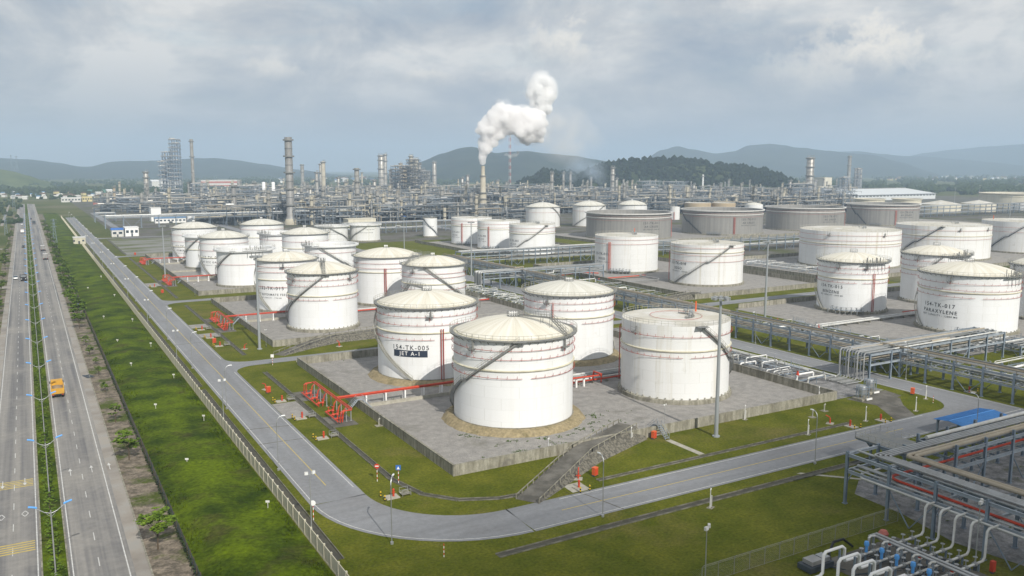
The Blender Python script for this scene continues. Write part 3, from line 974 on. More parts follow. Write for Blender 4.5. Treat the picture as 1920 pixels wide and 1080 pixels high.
def tank(label, x, y, R, h, roof='dome', stair=None, text=(), base='ring', shell='tank_white', det=2, rings=(0.92, 0.84, 0.55), girder=0.68, risers=(), chambers=(), rise=None, name='storage_tank',
         ring_mat='ring_red', stair_mat='grating', cross=None, group='storage tanks', valves=None, mast=False, flags=()):
    az0 = math.atan2(-y, -x)
    t = T(name, label, 'tank', (x, y, 0.03), group=group)
    n = 96 if det == 2 else 64 if det == 1 else 48
    zb = {'mound': 1.1, 'ring': 0.9, 'none': 0.0}[base]
    top = 0.5 if roof == 'open' else 0.0
    # shell, one plain wall from base to rim
    b = MB()
    prof = [(R, zb - 0.05)]
    prof += [(R, h)]
    if roof == 'open':
        prof += [(R + 0.05, h), (R + 0.05, h + 0.1), (R - 0.25, h + 0.1), (R - 0.25, h - 6.5)]
    b.lathe(prof, n)
    b.build('shell', MT[shell], t, True)
    if base == 'mound':
        b = MB()
        b.lathe([(R + 2.5, 0.0), (R + 1.75, 0.7), (R + 1.3, 0.98), (R + 0.4, 1.1), (R - 0.5, 1.1)], n)
        for i, v in enumerate(b.v):
            k = 1 + 0.012 * noise.noise((v[0] * 0.5 + x, v[1] * 0.5, v[2] * 2)) * 3
            b.v[i] = (v[0] * k, v[1] * k, v[2] + (0.12 * noise.noise((v[0] + y, v[1], 0)) if v[2] > 0.1 else 0))
        b.build('base_mound', MT['mud'], t, True)
        ring_tube(R + 0.15, 1.15, 0.1, n=n).build('base_collar', MT['concrete'], t)
    elif base == 'ring':
        b = MB()
        b.lathe([(R + 0.75, 0.0), (R + 0.7, 0.8), (R + 0.55, 0.9), (R - 0.5, 0.9)], n)
        b.build('base_ring', MT['concrete'], t, True)
        if det == 2:
            b = MB()
            for i in range(44):
                a = i / 44 * 2 * PI
                b.cbox(((R + 0.18) * math.cos(a), (R + 0.18) * math.sin(a), 1.1), (0.28, 0.28, 0.4), a)
            tag(b.build('anchor_bolts', MT['rail'], t), kind='stuff')
    if girder:
        b = MB()
        zg = h * girder
        b.lathe([(R, zg - 0.34), (R + 0.32, zg - 0.16), (R + 0.36, zg), (R + 0.32, zg + 0.06), (R, zg + 0.12)], n)
        b.build('wind_girder', MT['band' if shell != 'tank_grey' else 'offwhite'], t, True)
    # roof
    if roof in ('dome', 'domegrey', 'cone', 'flat'):
        rs = rise * 1.15 if rise is not None else {'dome': R * 0.2, 'domegrey': R * 0.2, 'cone': R * 0.2, 'flat': R * 0.03}[roof]
        b = MB()
        Rr = R * 0.955 if roof in ('dome', 'domegrey') else R - 0.02
        prof = []
        for i in range(13):
            q = 1 - i / 12
            z = rs * (1 - q * q) if roof != 'cone' and roof != 'flat' else rs * (1 - q)
            prof.append((max(Rr * q, 0.01), h + 0.22 * (roof in ('dome', 'domegrey')) + z))
        if roof in ('dome', 'domegrey'):
            prof = [(Rr, h - 0.1)] + prof
            prof2 = [(R, h - 0.02), (Rr - 0.1, h + 0.03)]
            MB().lathe(prof2, n).build('rim_gutter', MT['band'], t, True)
        else:
            prof = [(R, h)] + prof
        b.lathe([(r_, z_ - h) for r_, z_ in prof], n)
        b.build('roof', MT['roof_dome_grey' if roof == 'domegrey' else 'roof_dome' if roof == 'dome' else 'roof_flat'], t, True, (0, 0, h))
        ztop = h + rs + 0.2
    elif roof == 'open':
        b = MB()
        b.lathe([(R - 0.6, h - 5.0), (R * 0.4, h - 4.9), (0.01, h - 4.8)], n)
        b.build('floating_roof', MT['stack_grey'], t, True)
        ztop = h
    # rim
    if det:
        wk = 0.85 if roof != 'open' else 1.3
        if roof in ('dome', 'domegrey'):
            b = MB()
            b.lathe([(R, h - 0.32), (R + 0.06, h - 0.32), (R + wk, h - 0.08), (R + wk, h + 0.06), (R, h + 0.06)], n)
            if det == 2:
                for i in range(n // 2):
                    a = i / (n // 2) * 2 * PI
                    b.bar(((R + 0.05) * math.cos(a), (R + 0.05) * math.sin(a), h - 0.75), ((R + wk) * math.cos(a), (R + wk) * math.sin(a), h - 0.12), 0.08, 0.12)
            b.build('rim_walkway', MT['grating'], t)
            ring_rail(R + wk - 0.03, h + 0.06, step=1.5 if det == 2 else 2.2).build('handrail', MT['rail'], t)
        elif roof == 'open':
            MB().lathe([(R, h - 0.9), (R + 1.3, h - 0.55), (R + 1.35, h + 0.15), (R + 1.0, h + 0.25), (R, h + 0.12)], n).build('rim_girder', MT['offwhite' if shell == 'tank_grey' else shell], t, True)
            if det == 2 or shell != 'tank_grey':
                ring_rail(R + 1.2, h + 0.2, step=2.5).build('handrail', MT['rail'], t)
            if shell == 'tank_grey':
                MB().lathe([(R, h * 0.80), (R + 0.45, h * 0.815), (R + 0.45, h * 0.835), (R, h * 0.845)], n).build('wind_girder', MT['offwhite'], t, True)
        else:
            ring_rail(R - 0.05, h + 0.02, step=1.5 if det == 2 else 2.4).build('handrail', MT['rail'], t)
    # fire water rings
    for i, fz in enumerate(rings):
        off = 0.38
        gap = rad(4) if det == 2 and i == len(rings) - 1 else 0
        a_ = az0 + rad(12)
        ring_tube(R + off, h * fz, 0.05 if det == 2 else 0.065, a_ + gap, a_ + 2 * PI - gap, n, 40 if det == 2 else 0).build('water_ring', MT[ring_mat], t)
    for (ph, z0, z1, k) in risers:
        b = MB()
        for j in range(k):
            a = az0 + rad(ph) + j * 0.55 / R
            ca, sa = math.cos(a), math.sin(a)
            r_ = R + 0.5
            b.tube((r_ * ca, r_ * sa, z0), (r_ * ca, r_ * sa, z1), 0.13 if det == 2 else 0.16, 6)
        b.build('riser_pipe', MT[ring_mat], t)
    for ph in chambers:
        a = az0 + rad(ph)
        ca, sa = math.cos(a), math.sin(a)
        tx, ty = -sa, ca
        b = MB()
        zc_ = h - 1.9
        r0, r1 = R + 0.1, R + 1.25
        for s_ in (-0.7, 0.7):
            b.bar((r0 * ca + tx * s_, r0 * sa + ty * s_, zc_ - 0.7), (r1 * ca + tx * s_, r1 * sa + ty * s_, zc_), 0.08, 0.1)
            b.bar((r1 * ca + tx * s_, r1 * sa + ty * s_, zc_), (r1 * ca + tx * s_, r1 * sa + ty * s_, h + 1.1), 0.06, 0.06)
        b.cbox(((R + 0.68) * ca, (R + 0.68) * sa, zc_), (1.15, 1.5, 0.08), a)
        for dz in (0.5, 1.0):
            b.bar((r1 * ca + tx * 0.7, r1 * sa + ty * 0.7, zc_ + dz), (r1 * ca - tx * 0.7, r1 * sa - ty * 0.7, zc_ + dz), 0.05, 0.05)
        b.cyl(((R + 0.45) * ca + tx * 0.25, (R + 0.45) * sa + ty * 0.25, zc_), 0.2, 1.25, 8)
        b.build('foam_chamber', MT['grating'], t)
        b = MB()
        b.tube(((R + 0.5) * ca, (R + 0.5) * sa, zc_), ((R + 0.5) * ca, (R + 0.5) * sa, h * 0.84), 0.07, 5)
        b.build('foam_pipe', MT[ring_mat], t)
    if stair:
        st, rl = spiral(R, az0, stair)
        so = st.build('stair', MT[stair_mat], t)
        rl.build('handrail', MT['rail' if stair_mat != 'dark_steel' else 'dark_steel'], so)
        ph, zt = stair[0]
        if det:
            a = az0 + rad(ph)
            b = MB()
            b.cbox(((R + 0.7) * math.cos(a), (R + 0.7) * math.sin(a), zt - 0.02), (1.5, 2.6, 0.12), a)
            b.bar(((R + 0.1) * math.cos(a), (R + 0.1) * math.sin(a), zt - 1.2), ((R + 1.3) * math.cos(a), (R + 1.3) * math.sin(a), zt - 0.1), 0.1, 0.14)
            b.build('landing', MT['grating'], so)
    for tx_ in text:
        s_, size, ph, z = tx_[:4]
        if len(tx_) > 4:
            w_ = tx_[5]
            bb = MB()
            k = 12
            a = az0 + rad(ph)
            vs = []
            for i in range(k + 1):
                q = a + (i / k - 0.5) * w_ / R
                for zz in (z - size * 0.82, z + size * 0.82):
                    vs.append(((R + 0.035) * math.cos(q), (R + 0.035) * math.sin(q), zz))
            bb.add(vs, [(2 * i, 2 * i + 2, 2 * i + 3, 2 * i + 1) for i in range(k)])
            bb.build('name_panel', MT['navy'], t)
            wrap_text(s_, size, R + 0.06, a, z, MT['white'], t)
        else:
            wrap_text(s_, size, R + 0.045, az0 + rad(ph), z, MT['ink'], t)
    # roof furniture
    if roof in ('dome', 'domegrey') and det:
        b = MB()
        b.lathe([(1.35, 0), (1.35, 0.25), (0.01, 0.3)], 16, (0, 0, ztop - 0.25))
        if det == 2:
            q = ring_rail(1.3, ztop, step=0.9)
            b.add(q.v, q.f)
        b.build('centre_platform', MT['grating'], t)
        b = MB()
        for i in range(4 if det == 2 else 3):
            xx = -0.75 + i * 0.5
            px_, py_ = RT.x * xx, RT.y * xx
            b.lathe([(0.12, 0), (0.12, 0.55), (0.24, 0.6), (0.24, 0.85), (0.05, 1.0), (0.01, 1.0)], 8, (px_, py_, ztop))
        if cross != 'plain':
            b.build('roof_vent', MT['white'], t, True)
    elif roof == 'flat' and det:
        b = MB()
        q = ring_rail(R * 0.32, h + 0.35, az0 + 0.6, az0 + 0.6 + 2.4, step=1.6)
        b.add(q.v, q.f)
        b.lathe([(R * 0.32 + 0.3, 0.3), (R * 0.32 + 0.3, 0.36), (R * 0.32 - 0.7, 0.36), (R * 0.32 - 0.7, 0.3)], 20, (0, 0, h + 0.1), az0 + 0.6, az0 + 3.0)
        b.build('roof_walkway', MT['grating'], t)
        for i in range(4):
            a = az0 + 1.0 + i * 0.5
            b = MB()
            b.lathe([(0.22, 0), (0.22, 0.7), (0.42, 0.75), (0.42, 1.15), (0.1, 1.4), (0.01, 1.4)], 10, (R * 0.3 * math.cos(a), R * 0.3 * math.sin(a), h + 0.2))
            b.build('roof_vent', MT['galv'], t, True)
        if det == 2:
            b = ring_tube(R * 0.48, h + 0.42, 0.05, n=48)
            b.build('roof_water_ring', MT['red_faded'], t)
    if cross is not None and cross != 'plain':          # stair from the rim up to the centre of the dome
        a = az0 + rad(cross)
        ca, sa = math.cos(a), math.sin(a)
        b = MB()
        p0 = Vector(((R + 0.3) * ca, (R + 0.3) * sa, h + 0.1))
        p1 = Vector((R * 0.72 * ca, R * 0.72 * sa, ztop + 0.45))
        p2 = Vector((1.2 * ca, 1.2 * sa, ztop + 0.35))
        sd = Vector((-sa, ca, 0)) * 0.45
        for s_ in (-1, 1):
            for A, B in ((p0, p1), (p1, p2)):
                b.bar(A + sd * s_, B + sd * s_, 0.08, 0.22)
                for dz in (0.55, 1.05):
                    b.bar(A + sd * s_ + Vector((0, 0, dz)), B + sd * s_ + Vector((0, 0, dz)), 0.05, 0.05)
                m_ = 6
                for i in range(m_ + 1):
                    P_ = A.lerp(B, i / m_) + sd * s_
                    b.bar(P_, P_ + Vector((0, 0, 1.05)), 0.05, 0.05)
        for A, B, m_ in ((p0, p1, 12), (p1, p2, 16)):
            for i in range(m_):
                P_ = A.lerp(B, (i + 0.5) / m_)
                b.bar(P_ - sd, P_ + sd, 0.28, 0.05)
        for q in (0.55, 0.72):
            P_ = Vector((R * q * ca, R * q * sa, ztop + 0.4))
            b.bar(P_ + sd, (P_.x + sd.x, P_.y + sd.y, h + 0.4), 0.08, 0.08)
            b.bar(P_ - sd, (P_.x - sd.x, P_.y - sd.y, h + 0.4), 0.08, 0.08)
        b.build('roof_stair', MT['grating'], t)
    if mast:                                   # cluster of level gauges and foam gear at the rim
        a = az0 + rad(mast)
        b = MB()
        for i in range(9):
            q = a + (i - 4) * 0.9 / R
            r_ = R + random.uniform(-0.9, 1.0)
            hh = random.uniform(0.8, 2.3)
            b.cyl((r_ * math.cos(q), r_ * math.sin(q), h), random.uniform(0.07, 0.2), hh, 6)
        q = ring_rail(R + 1.5, h, a - 5.0 / R, a + 5.0 / R, step=1.0, h=1.2)
        b.add(q.v, q.f)
        b.lathe([(R, h - 0.1), (R + 1.6, h - 0.1), (R + 1.6, h), (R, h)], 10, (0, 0, 0), a - 5.0 / R, a + 5.0 / R)
        for i in range(5):
            q = a + (i - 2) * 1.6 / R
            b.tube(((R + 1.1) * math.cos(q), (R + 1.1) * math.sin(q), h - 3.0), ((R + 1.1) * math.cos(q), (R + 1.1) * math.sin(q), h + 0.5), 0.09, 5)
        b.build('gauge_platform', MT['grating'], t)
    for ph in flags:                           # orange wind sock / flag pole on the roof
        a = az0 + rad(ph)
        b = MB()
        b.cyl((R * 0.75 * math.cos(a), R * 0.75 * math.sin(a), h), 0.2, 2.6, 8, 0.16)
        b.build('wind_cone', MT['orange_red'], t)
    if valves is not None:                     # outlet valves and platforms at the foot
        a = az0 + rad(valves)
        b, b2 = MB(), MB()
        for i in range(7):
            q = a + (i - 3) * 1.5 / R
            ca, sa = math.cos(q), math.sin(q)
            r1 = R + random.uniform(2.2, 4.5)
            zz = random.uniform(1.0, 1.7)
            b.path([(R * ca, R * sa, zz), (r1 * ca, r1 * sa, zz), (r1 * ca, r1 * sa, 0.3)], random.uniform(0.14, 0.26), 6)
            b.cyl(((R + 1.3) * ca, (R + 1.3) * sa, zz), 0.1, 1.1, 5)
            b.cbox(((R + 1.3) * ca, (R + 1.3) * sa, zz + 1.1), (0.6, 0.6, 0.08), q)
            b.bar(((R + 2.4) * ca, (R + 2.4) * sa, 0), ((R + 2.4) * ca, (R + 2.4) * sa, 2.4), 0.09, 0.09)
        q = ring_rail(R + 2.6, 1.5, a - 5 / R, a + 5 / R, step=1.3)
        b2.add(q.v, q.f)
        b2.lathe([(R + 1.4, 1.42), (R + 2.7, 1.42), (R + 2.7, 1.5), (R + 1.4, 1.5)], 10, (0, 0, 0), a - 5 / R, a + 5 / R)
        b.build('outlet_pipes', MT['pipe_grey'], t)
        b2.build('valve_platform', MT['steel'], t)
    return t
def sp(p_top, p_bot, h, zb=0.9, mid=True):
    pm = (p_top + p_bot) / 2
    s_ = 1.8 if p_bot > p_top else -1.8
    zm = (h + zb) / 2
    return [(p_top, h), (pm - s_, zm), (pm + s_, zm), (p_bot, zb)] if mid else [(p_top, h), (p_bot, zb)]

# four front tanks
tank('white domed tank lettered 154-TK-005 over a dark JET A-1 panel', 86.5, 194, 12.5, 18.6, 'dome', sp(-126, -16, 18.6, 1.2), base='mound', stair_mat='rail',
     text=[('154-TK-005', 1.15, -20, 9.0), ('JET A-1', 1.0, -20, 7.55, 'panel', 8.8)], rings=(0.89, 0.78, 0.59), risers=[(15, 0.8, 13.6, 2)], chambers=(3, 96), cross=-150, rise=2.2)
tank('largest white domed tank in front, unlettered, on a sandy mound beside the ramp', 86.5, 150, 12.5, 18.6, 'dome', sp(5, -105, 18.6, 1.2), base='mound', rings=(0.895, 0.80, 0.60),
     chambers=(-39, 52, 150), cross=58, rise=2.3)
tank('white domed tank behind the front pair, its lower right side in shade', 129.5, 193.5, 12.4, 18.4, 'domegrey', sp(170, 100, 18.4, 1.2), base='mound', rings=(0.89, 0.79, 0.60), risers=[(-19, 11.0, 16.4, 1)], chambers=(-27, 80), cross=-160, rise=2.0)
tank('white flat-roofed tank beside the tall front light mast, four vents on its roof', 130, 149.3, 12.5, 17.5, 'flat', sp(26, 122, 17.5), base='ring', shell='tank_worn', rings=(0.86, 0.60), risers=[(-92, 2.0, 15.0, 1)], chambers=(-43,), flags=(150,), mast=False)
# K group
tank('white domed tank with grey stair, front left of the second bund', 83, 270, 11.2, 18.7, 'dome', sp(5, -110, 18.7), base='ring', rings=(0.89, 0.79, 0.55), girder=0.62, chambers=(-52, 48), cross=3, rise=2.3)
tank('white domed tank lettered 152-TK-015 behind the slim light mast', 82.6, 312, 11.0, 18.7, 'dome', sp(-130, -32, 18.7), base='ring', stair_mat='rail',
     text=[('152-TK-015', 1.25, -34, 8.9), ('INT REFORMATE FEED', 0.8, -34, 6.6), ('NET CAPACITY - 7700 M3', 0.45, -34, 5.4)], rings=(0.89, 0.79, 0.5), girder=0.64, risers=[(13, 1.0, 14.5, 2)], chambers=(-8,), rise=2.1, det=1)
tank('white domed tank with a red riser at its middle, behind the stair-fronted tank', 121, 309, 12.8, 18.4, 'dome', sp(-150, -100, 18.4), base='ring', rings=(0.88, 0.78), girder=0.70, risers=[(-4, 1.0, 14.5, 2)], chambers=(-60,), rise=2.3, det=1)
tank('white domed tank whose stair falls to the right, behind the JET A-1 tank', 125, 274, 11.3, 18.3, 'dome', sp(-16, 100, 18.3), base='ring', rings=(0.86, 0.78, 0.55), girder=0.66, chambers=(-38, 70), cross=-60, rise=2.2, det=1)
# A group
tank('white flat-topped tank with a gauge platform on its rim, nearest of the left group', 84, 388, 12.1, 16.2, 'open', sp(-22, -120, 16.2), base='ring', rings=(0.62,), girder=None, chambers=(), det=1, mast=20)
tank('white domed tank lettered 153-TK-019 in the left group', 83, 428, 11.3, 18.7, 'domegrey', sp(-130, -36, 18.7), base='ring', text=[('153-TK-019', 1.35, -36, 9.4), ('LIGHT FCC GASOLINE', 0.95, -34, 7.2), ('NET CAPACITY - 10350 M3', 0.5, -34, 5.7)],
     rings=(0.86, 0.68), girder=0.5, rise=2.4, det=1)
tank('white flat-topped tank squeezed behind the 153-TK-019 tank', 83, 467, 12.1, 16.8, 'open', sp(-19, -120, 16.8), base='ring', rings=(0.85,), girder=0.6, det=1)
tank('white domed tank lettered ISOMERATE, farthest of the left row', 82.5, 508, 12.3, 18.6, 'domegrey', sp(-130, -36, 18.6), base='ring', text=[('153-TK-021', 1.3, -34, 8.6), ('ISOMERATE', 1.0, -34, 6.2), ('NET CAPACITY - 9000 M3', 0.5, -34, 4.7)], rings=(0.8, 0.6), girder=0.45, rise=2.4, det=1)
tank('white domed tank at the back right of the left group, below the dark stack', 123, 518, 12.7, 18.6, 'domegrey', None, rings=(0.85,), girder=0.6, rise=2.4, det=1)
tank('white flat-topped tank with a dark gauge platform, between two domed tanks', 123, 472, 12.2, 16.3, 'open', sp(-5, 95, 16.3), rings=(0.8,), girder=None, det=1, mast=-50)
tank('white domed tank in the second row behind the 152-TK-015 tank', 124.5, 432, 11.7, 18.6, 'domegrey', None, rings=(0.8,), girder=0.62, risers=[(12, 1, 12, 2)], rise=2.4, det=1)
tank('white flat-topped tank whose dark stair falls to the right, gauge platform at left', 124, 389, 12.0, 16.3, 'open', sp(-28, 85, 16.3), rings=(0.8,), girder=None, det=1, mast=-62)
# behind: small process tanks
tank('grey white tank with text, left of the pair before the process units', 187, 582, 11.0, 11.6, 'open', sp(-15, 80, 11.6), rings=(), girder=None, det=1, shell='tank_worn', text=[('152-TK-031', 0.8, 5, 7.5), ('WASH WATER', 0.7, 5, 6.2)], mast=-20)
tank('grey white tank with a stair, right of the pair before the process units', 211, 580, 10.6, 11.9, 'open', sp(14, -75, 11.9), rings=(), girder=None, det=1, shell='tank_worn', text=[('152-TK-032', 0.8, 20, 8.6), ('SPENT WASH WATER', 0.6, 5, 6.4)])
tank('slender white tank with a dark stair crossing its front', 266, 588, 5.3, 14.1, 'flat', sp(-62, 70, 14.1), rings=(), girder=None, det=1, text=[('152-TK-005', 0.6, 5, 8.2)], stair_mat='dark_steel')
# B group
for i, (yy_, no, lb, stx) in enumerate(((521, '151-TK-001', 'white flat-roofed tank with a red riser, leftmost of the middle three', None), (482, '151-TK-002', 'white flat-roofed tank with a red riser, second of the middle three', None),
                                        (440, '151-TK-003', 'white flat-roofed tank with a diagonal stair, nearest of the middle three', sp(37, -60, 18.1)))):
    tank(lb, 267, yy_, 14.0, 18.2, 'flat', stx, text=[(no, 1.2, -56, 8.6), ('HS LCO', 1.1, -56, 6.6), ('NET CAPACITY - 9800 M3', 0.5, -56, 5.2)], rings=(0.9, 0.78), girder=0.72, risers=[(-28, 1, 15, 2)] if not stx else [], det=1, ring_mat='red_faded', valves=-20 if not stx else None)
for (x_, y_, r_, h_, lb, stx) in ((397, 636, 15.1, 18.1, 'white domed tank beside the smoking chimney foot', sp(31, 120, 18.1)), (440, 626, 14.9, 18.9, 'white domed tank just left of the first grey open tank', sp(60, -60, 18.9)),
                                  (488, 625, 13.5, 18.5, 'white domed tank peeping over the first grey open tank', None)):
    tank(lb, x_, y_, r_, h_, 'domegrey', stx, rings=(0.75,), girder=None, det=1, ring_mat='red_faded', shell='tank_worn', rise=3.2)
# C row: grey open-topped tanks
for i, (x_, y_, lb, stx, ph) in enumerate(((397, 513, 'grey open-topped crude tank, leftmost of four', None, 82), (490, 510, 'grey open-topped crude tank, second of four from the left', sp(-82, -28, 19), 16),
                                           (582, 506, 'grey open-topped crude tank, third of four from the left', None, 88), (696, 514, 'grey open-topped crude tank, rightmost of four', sp(-62, -24, 19), 20))):
    tank(lb, x_, y_, 32.0 if i < 3 else 31.4, 19.0, 'open', stx, text=[('151-TK-0%d' % (11 + i), 1.7, 40 if i else 32, 12.2), ('AR CRUDE', 1.5, 40 if i else 32, 9.6), ('NET CAPACITY - 50000 M3', 0.7, 40 if i else 32, 7.6)], shell='tank_grey', rings=(0.88, 0.74), girder=None, det=1,
         risers=[(ph, 0.8, 14, 3)], ring_mat='red_faded', stair_mat='dark_steel', base='ring', group='grey crude tanks', valves=-10 if i in (1, 3) else None)
# D pair
tank('white flat-roofed tank with three red risers, left of the middle pair', 266, 345, 16.1, 18.1, 'flat', sp(-150, -72, 18.1), text=[('153-TK-017', 1.3, -52, 9.2), ('DSGO', 1.2, -50, 6.8), ('NET CAPACITY - 12500 M3', 0.5, -48, 5.2)], rings=(0.92, 0.80), girder=None, det=1, ring_mat='red_faded',
     shell='tank_worn', risers=[(-40 + 8, 1, 15.5, 3)], valves=-10, flags=(160,))
tank('white rust-streaked tank with a long diagonal stair, right of the middle pair', 269, 289, 16.3, 18.2, 'flat', [(40, 18.2), (4, 11.0), (0, 11.0), (-28, 5.2), (-31, 5.2), (-54, 0.9)], text=[('153-TK-018', 1.3, -52, 9.6), ('DSGO', 1.2, -50, 7.4), ('NET CAPACITY - 12500 M3', 0.5, -48, 6.0)],
     rings=(0.93, 0.75, 0.6), girder=0.82, det=1, ring_mat='red_faded', shell='tank_worn', risers=[(-88, 1, 14, 2)])
# E row
tank('very wide white flat-roofed tank, left of the wide row, railed vents on top', 388, 306, 25.8, 19.2, 'flat', None, rings=(0.9, 0.76, 0.6), girder=0.67, det=1, ring_mat='red_faded', shell='tank_worn', chambers=(-22, 40))
tank('very wide white flat-roofed tank with a dark stair, second of the wide row', 469, 305, 25.5, 19.2, 'flat', sp(0, -62, 19.2), rings=(0.88, 0.62), girder=0.72, det=1, ring_mat='red_faded', shell='tank_worn', chambers=(20, 62), stair_mat='dark_steel')
tank('very wide white tank cut off by the right edge, dark stair on it', 549, 300, 25.8, 19.2, 'flat', sp(4, -52, 19.2), rings=(0.82, 0.68), girder=None, det=1, ring_mat='red_faded', shell='tank_worn', stair_mat='dark_steel', flags=(-95,))
# F group
tank('white domed tank lettered 154-TK-015 BENZENE', 264, 206, 12.1, 18.5, 'dome', sp(-140, -50, 18.5), text=[('154-TK-015', 1.15, -37, 9.4), ('BENZENE', 1.05, -37, 7.4), ('NET CAPACITY - 8470 M3', 0.5, -36, 6.2)], rings=(0.88, 0.78, 0.60), girder=0.68, risers=[(34, 1.0, 14.6, 2)],
     chambers=(-22, 22), valves=-6, rise=2.2, mast=38, stair_mat='rail')
tank('white domed tank behind the PARAXYLENE tank', 309, 203, 12.1, 19.0, 'dome', None, rings=(0.87, 0.76, 0.58), girder=0.68, chambers=(-30,), rise=2.4, mast=50)
tank('white domed tank lettered 154-TK-017 PARAXYLENE', 265, 162, 14.7, 18.7, 'dome', sp(-150, -56, 18.7), text=[('154-TK-017', 1.3, -34, 8.6), ('PARAXYLENE', 1.2, -33, 6.6), ('NET CAPACITY - 12000 M3', 0.6, -33, 5.3)], rings=(0.86, 0.75, 0.63), girder=0.715, chambers=(-20,), valves=10,
     rise=2.5, cross=-130, mast=60, stair_mat='rail')
tank('white domed tank cut off by the right edge, beside the PARAXYLENE tank', 309, 160, 12.1, 18.8, 'dome', None, rings=(0.87, 0.76, 0.58), girder=0.68, chambers=(-60,), rise=2.3)
# far right
for (x_, y_, r_, h_, rf, sh, lb) in ((936, 614, 22, 10.1, 'cone', 'tank_cream', 'pale cone-roofed tank, left of the far right pair'), (995, 604, 19, 10.1, 'cone', 'tank_cream', 'pale cone-roofed tank, right of the far right pair'),
                                     (1133, 630, 49, 19.4, 'open', 'tank_cream', 'huge cream open-topped tank at the far right edge'), (1066, 589, 14.6, 9.7, 'flat', 'tank_white', 'small white tank before the huge cream tank'),
                                     (907, 690, 18.2, 14.2, 'open', 'tank_cream', 'pale open-topped tank over the rightmost grey tank, left one'), (950, 668, 16.5, 14.2, 'open', 'tank_cream', 'pale open-topped tank over the rightmost grey tank, right one')):
    tank(lb, x_, y_, r_, h_, rf, None, rings=(), girder=0.8 if rf == 'open' else None, det=1 if rf == 'open' else 0, shell=sh, group='far right tanks')
for (px, yb, w, yt, rf, lb, sh) in ((1271, 412, 18, 388, 'flat', 'small grey tank with a red riser left of the second grey open tank', 'tank_worn'), (1325, 402, 50, 381, 'flat', 'small tank with a brown roof behind the second grey tank, left', 'tan_vessel'),
                                    (1372, 402, 44, 381, 'flat', 'small tank with a brown roof behind the second grey tank, right', 'tan_vessel'), (1425, 411, 32, 384, 'domegrey', 'small white tank between the second and third grey tanks', 'tank_white'), (350 + 10, 423, 14, 404, 'domegrey', 'small white drum left of the pair above the ISOMERATE tank', 'tank_white'), (382, 421, 14, 402, 'domegrey', 'small white drum right of the pair above the ISOMERATE tank', 'tank_white'), (587, 418, 12, 396, 'flat', 'small white drum beside the tall dark stack foot', 'tank_worn')):
    X_, Y_ = G(px, yb)
    r_ = w / 2 * MPP(X_, Y_)
    tank(lb, X_, Y_ + r_, r_, HT(yt, X_, Y_), rf, None, rings=(), girder=None, det=0, shell=sh, base='none', group='small tanks', risers=[(-10, 0, 8, 2)] if px == 1271 else [], ring_mat='red_faded')

# ================================================================== WALLS, FENCES, RAMPS
def panel_wall(t, p, q, h, th, plen, m, name='panel', z0=0.0):
    """a run of separate wall panels between two points, children of t (t at the world origin)"""
    L_ = math.hypot(q[0] - p[0], q[1] - p[1])
    n = max(1, round(L_ / plen))
    a = math.atan2(q[1] - p[1], q[0] - p[0])
    ln = L_ / n
    b = MB()
    b.box(0.012, ln - 0.012, -th / 2, th / 2, z0, h)
    b.box(0.012, ln - 0.012, -th / 2 - 0.03, th / 2 + 0.03, h, h + 0.06)
    me = b.mesh(name, m)
    for i in range(n):
        OB(name, me, t, (p[0] + math.cos(a) * ln * i, p[1] + math.sin(a) * ln * i, 0), a)
def bund(label, x0, x1, y0, y1, h=1.9, sides='WSEN', div=(), plen=6.0):
    t = T('bund_wall', label, 'wall', (0, 0, 0), group='tank bund walls')
    if 'W' in sides:
        panel_wall(t, (x0, y0 + 0.2), (x0, y1), h, 0.32, plen, MT['concrete'])
    if 'S' in sides:
        panel_wall(t, (x0 - 0.16, y0), (x1 + 0.16, y0), h, 0.32, plen, MT['concrete'])
    if 'E' in sides:
        panel_wall(t, (x1, y0 + 0.2), (x1, y1), h, 0.32, plen, MT['concrete'])
    if 'N' in sides:
        panel_wall(t, (x0 - 0.16, y1), (x1 + 0.16, y1), h, 0.32, plen, MT['concrete'])
    for (p, q, hh) in div:
        panel_wall(t, p, q, hh, 0.3, plen, MT['concrete_light'], 'divider_panel')
    return t
bund('long concrete bund wall round the four front tanks', 60, 156, 124.3, 219, 1.95, div=[((60.4, 171.5), (83, 171.5), 0.75)])
bund('concrete bund wall round the second group of four tanks', 60, 156, 245, 339, 1.9, div=[((60.4, 289.5), (76, 289.5), 0.75)])
bund('concrete bund wall round the left rear tank group', 59, 156, 361, 536, 1.9, div=[((59.4, 409), (76, 409), 0.8), ((59.4, 449), (76, 449), 0.8), ((59.4, 489), (76, 489), 0.8)])
bund('pale concrete bund wall round the two diesel tanks', 229, 309, 252, 376, 2.0, div=[((229.4, 318), (255, 318), 0.8)])
bund('concrete bund wall north of the BENZENE tank', 228, 340, 227, 228, 1.8, 'S')
bund('concrete bund wall round the middle three white tanks', 236, 312, 414, 548, 1.9, 'WSE')
bund('concrete bund wall before the very wide tanks', 322, 700, 258, 350, 1.9, 'WSN', plen=8)
bund('low concrete bund wall before the grey crude tanks', 344, 800, 460, 566, 1.8, 'WS', plen=10)

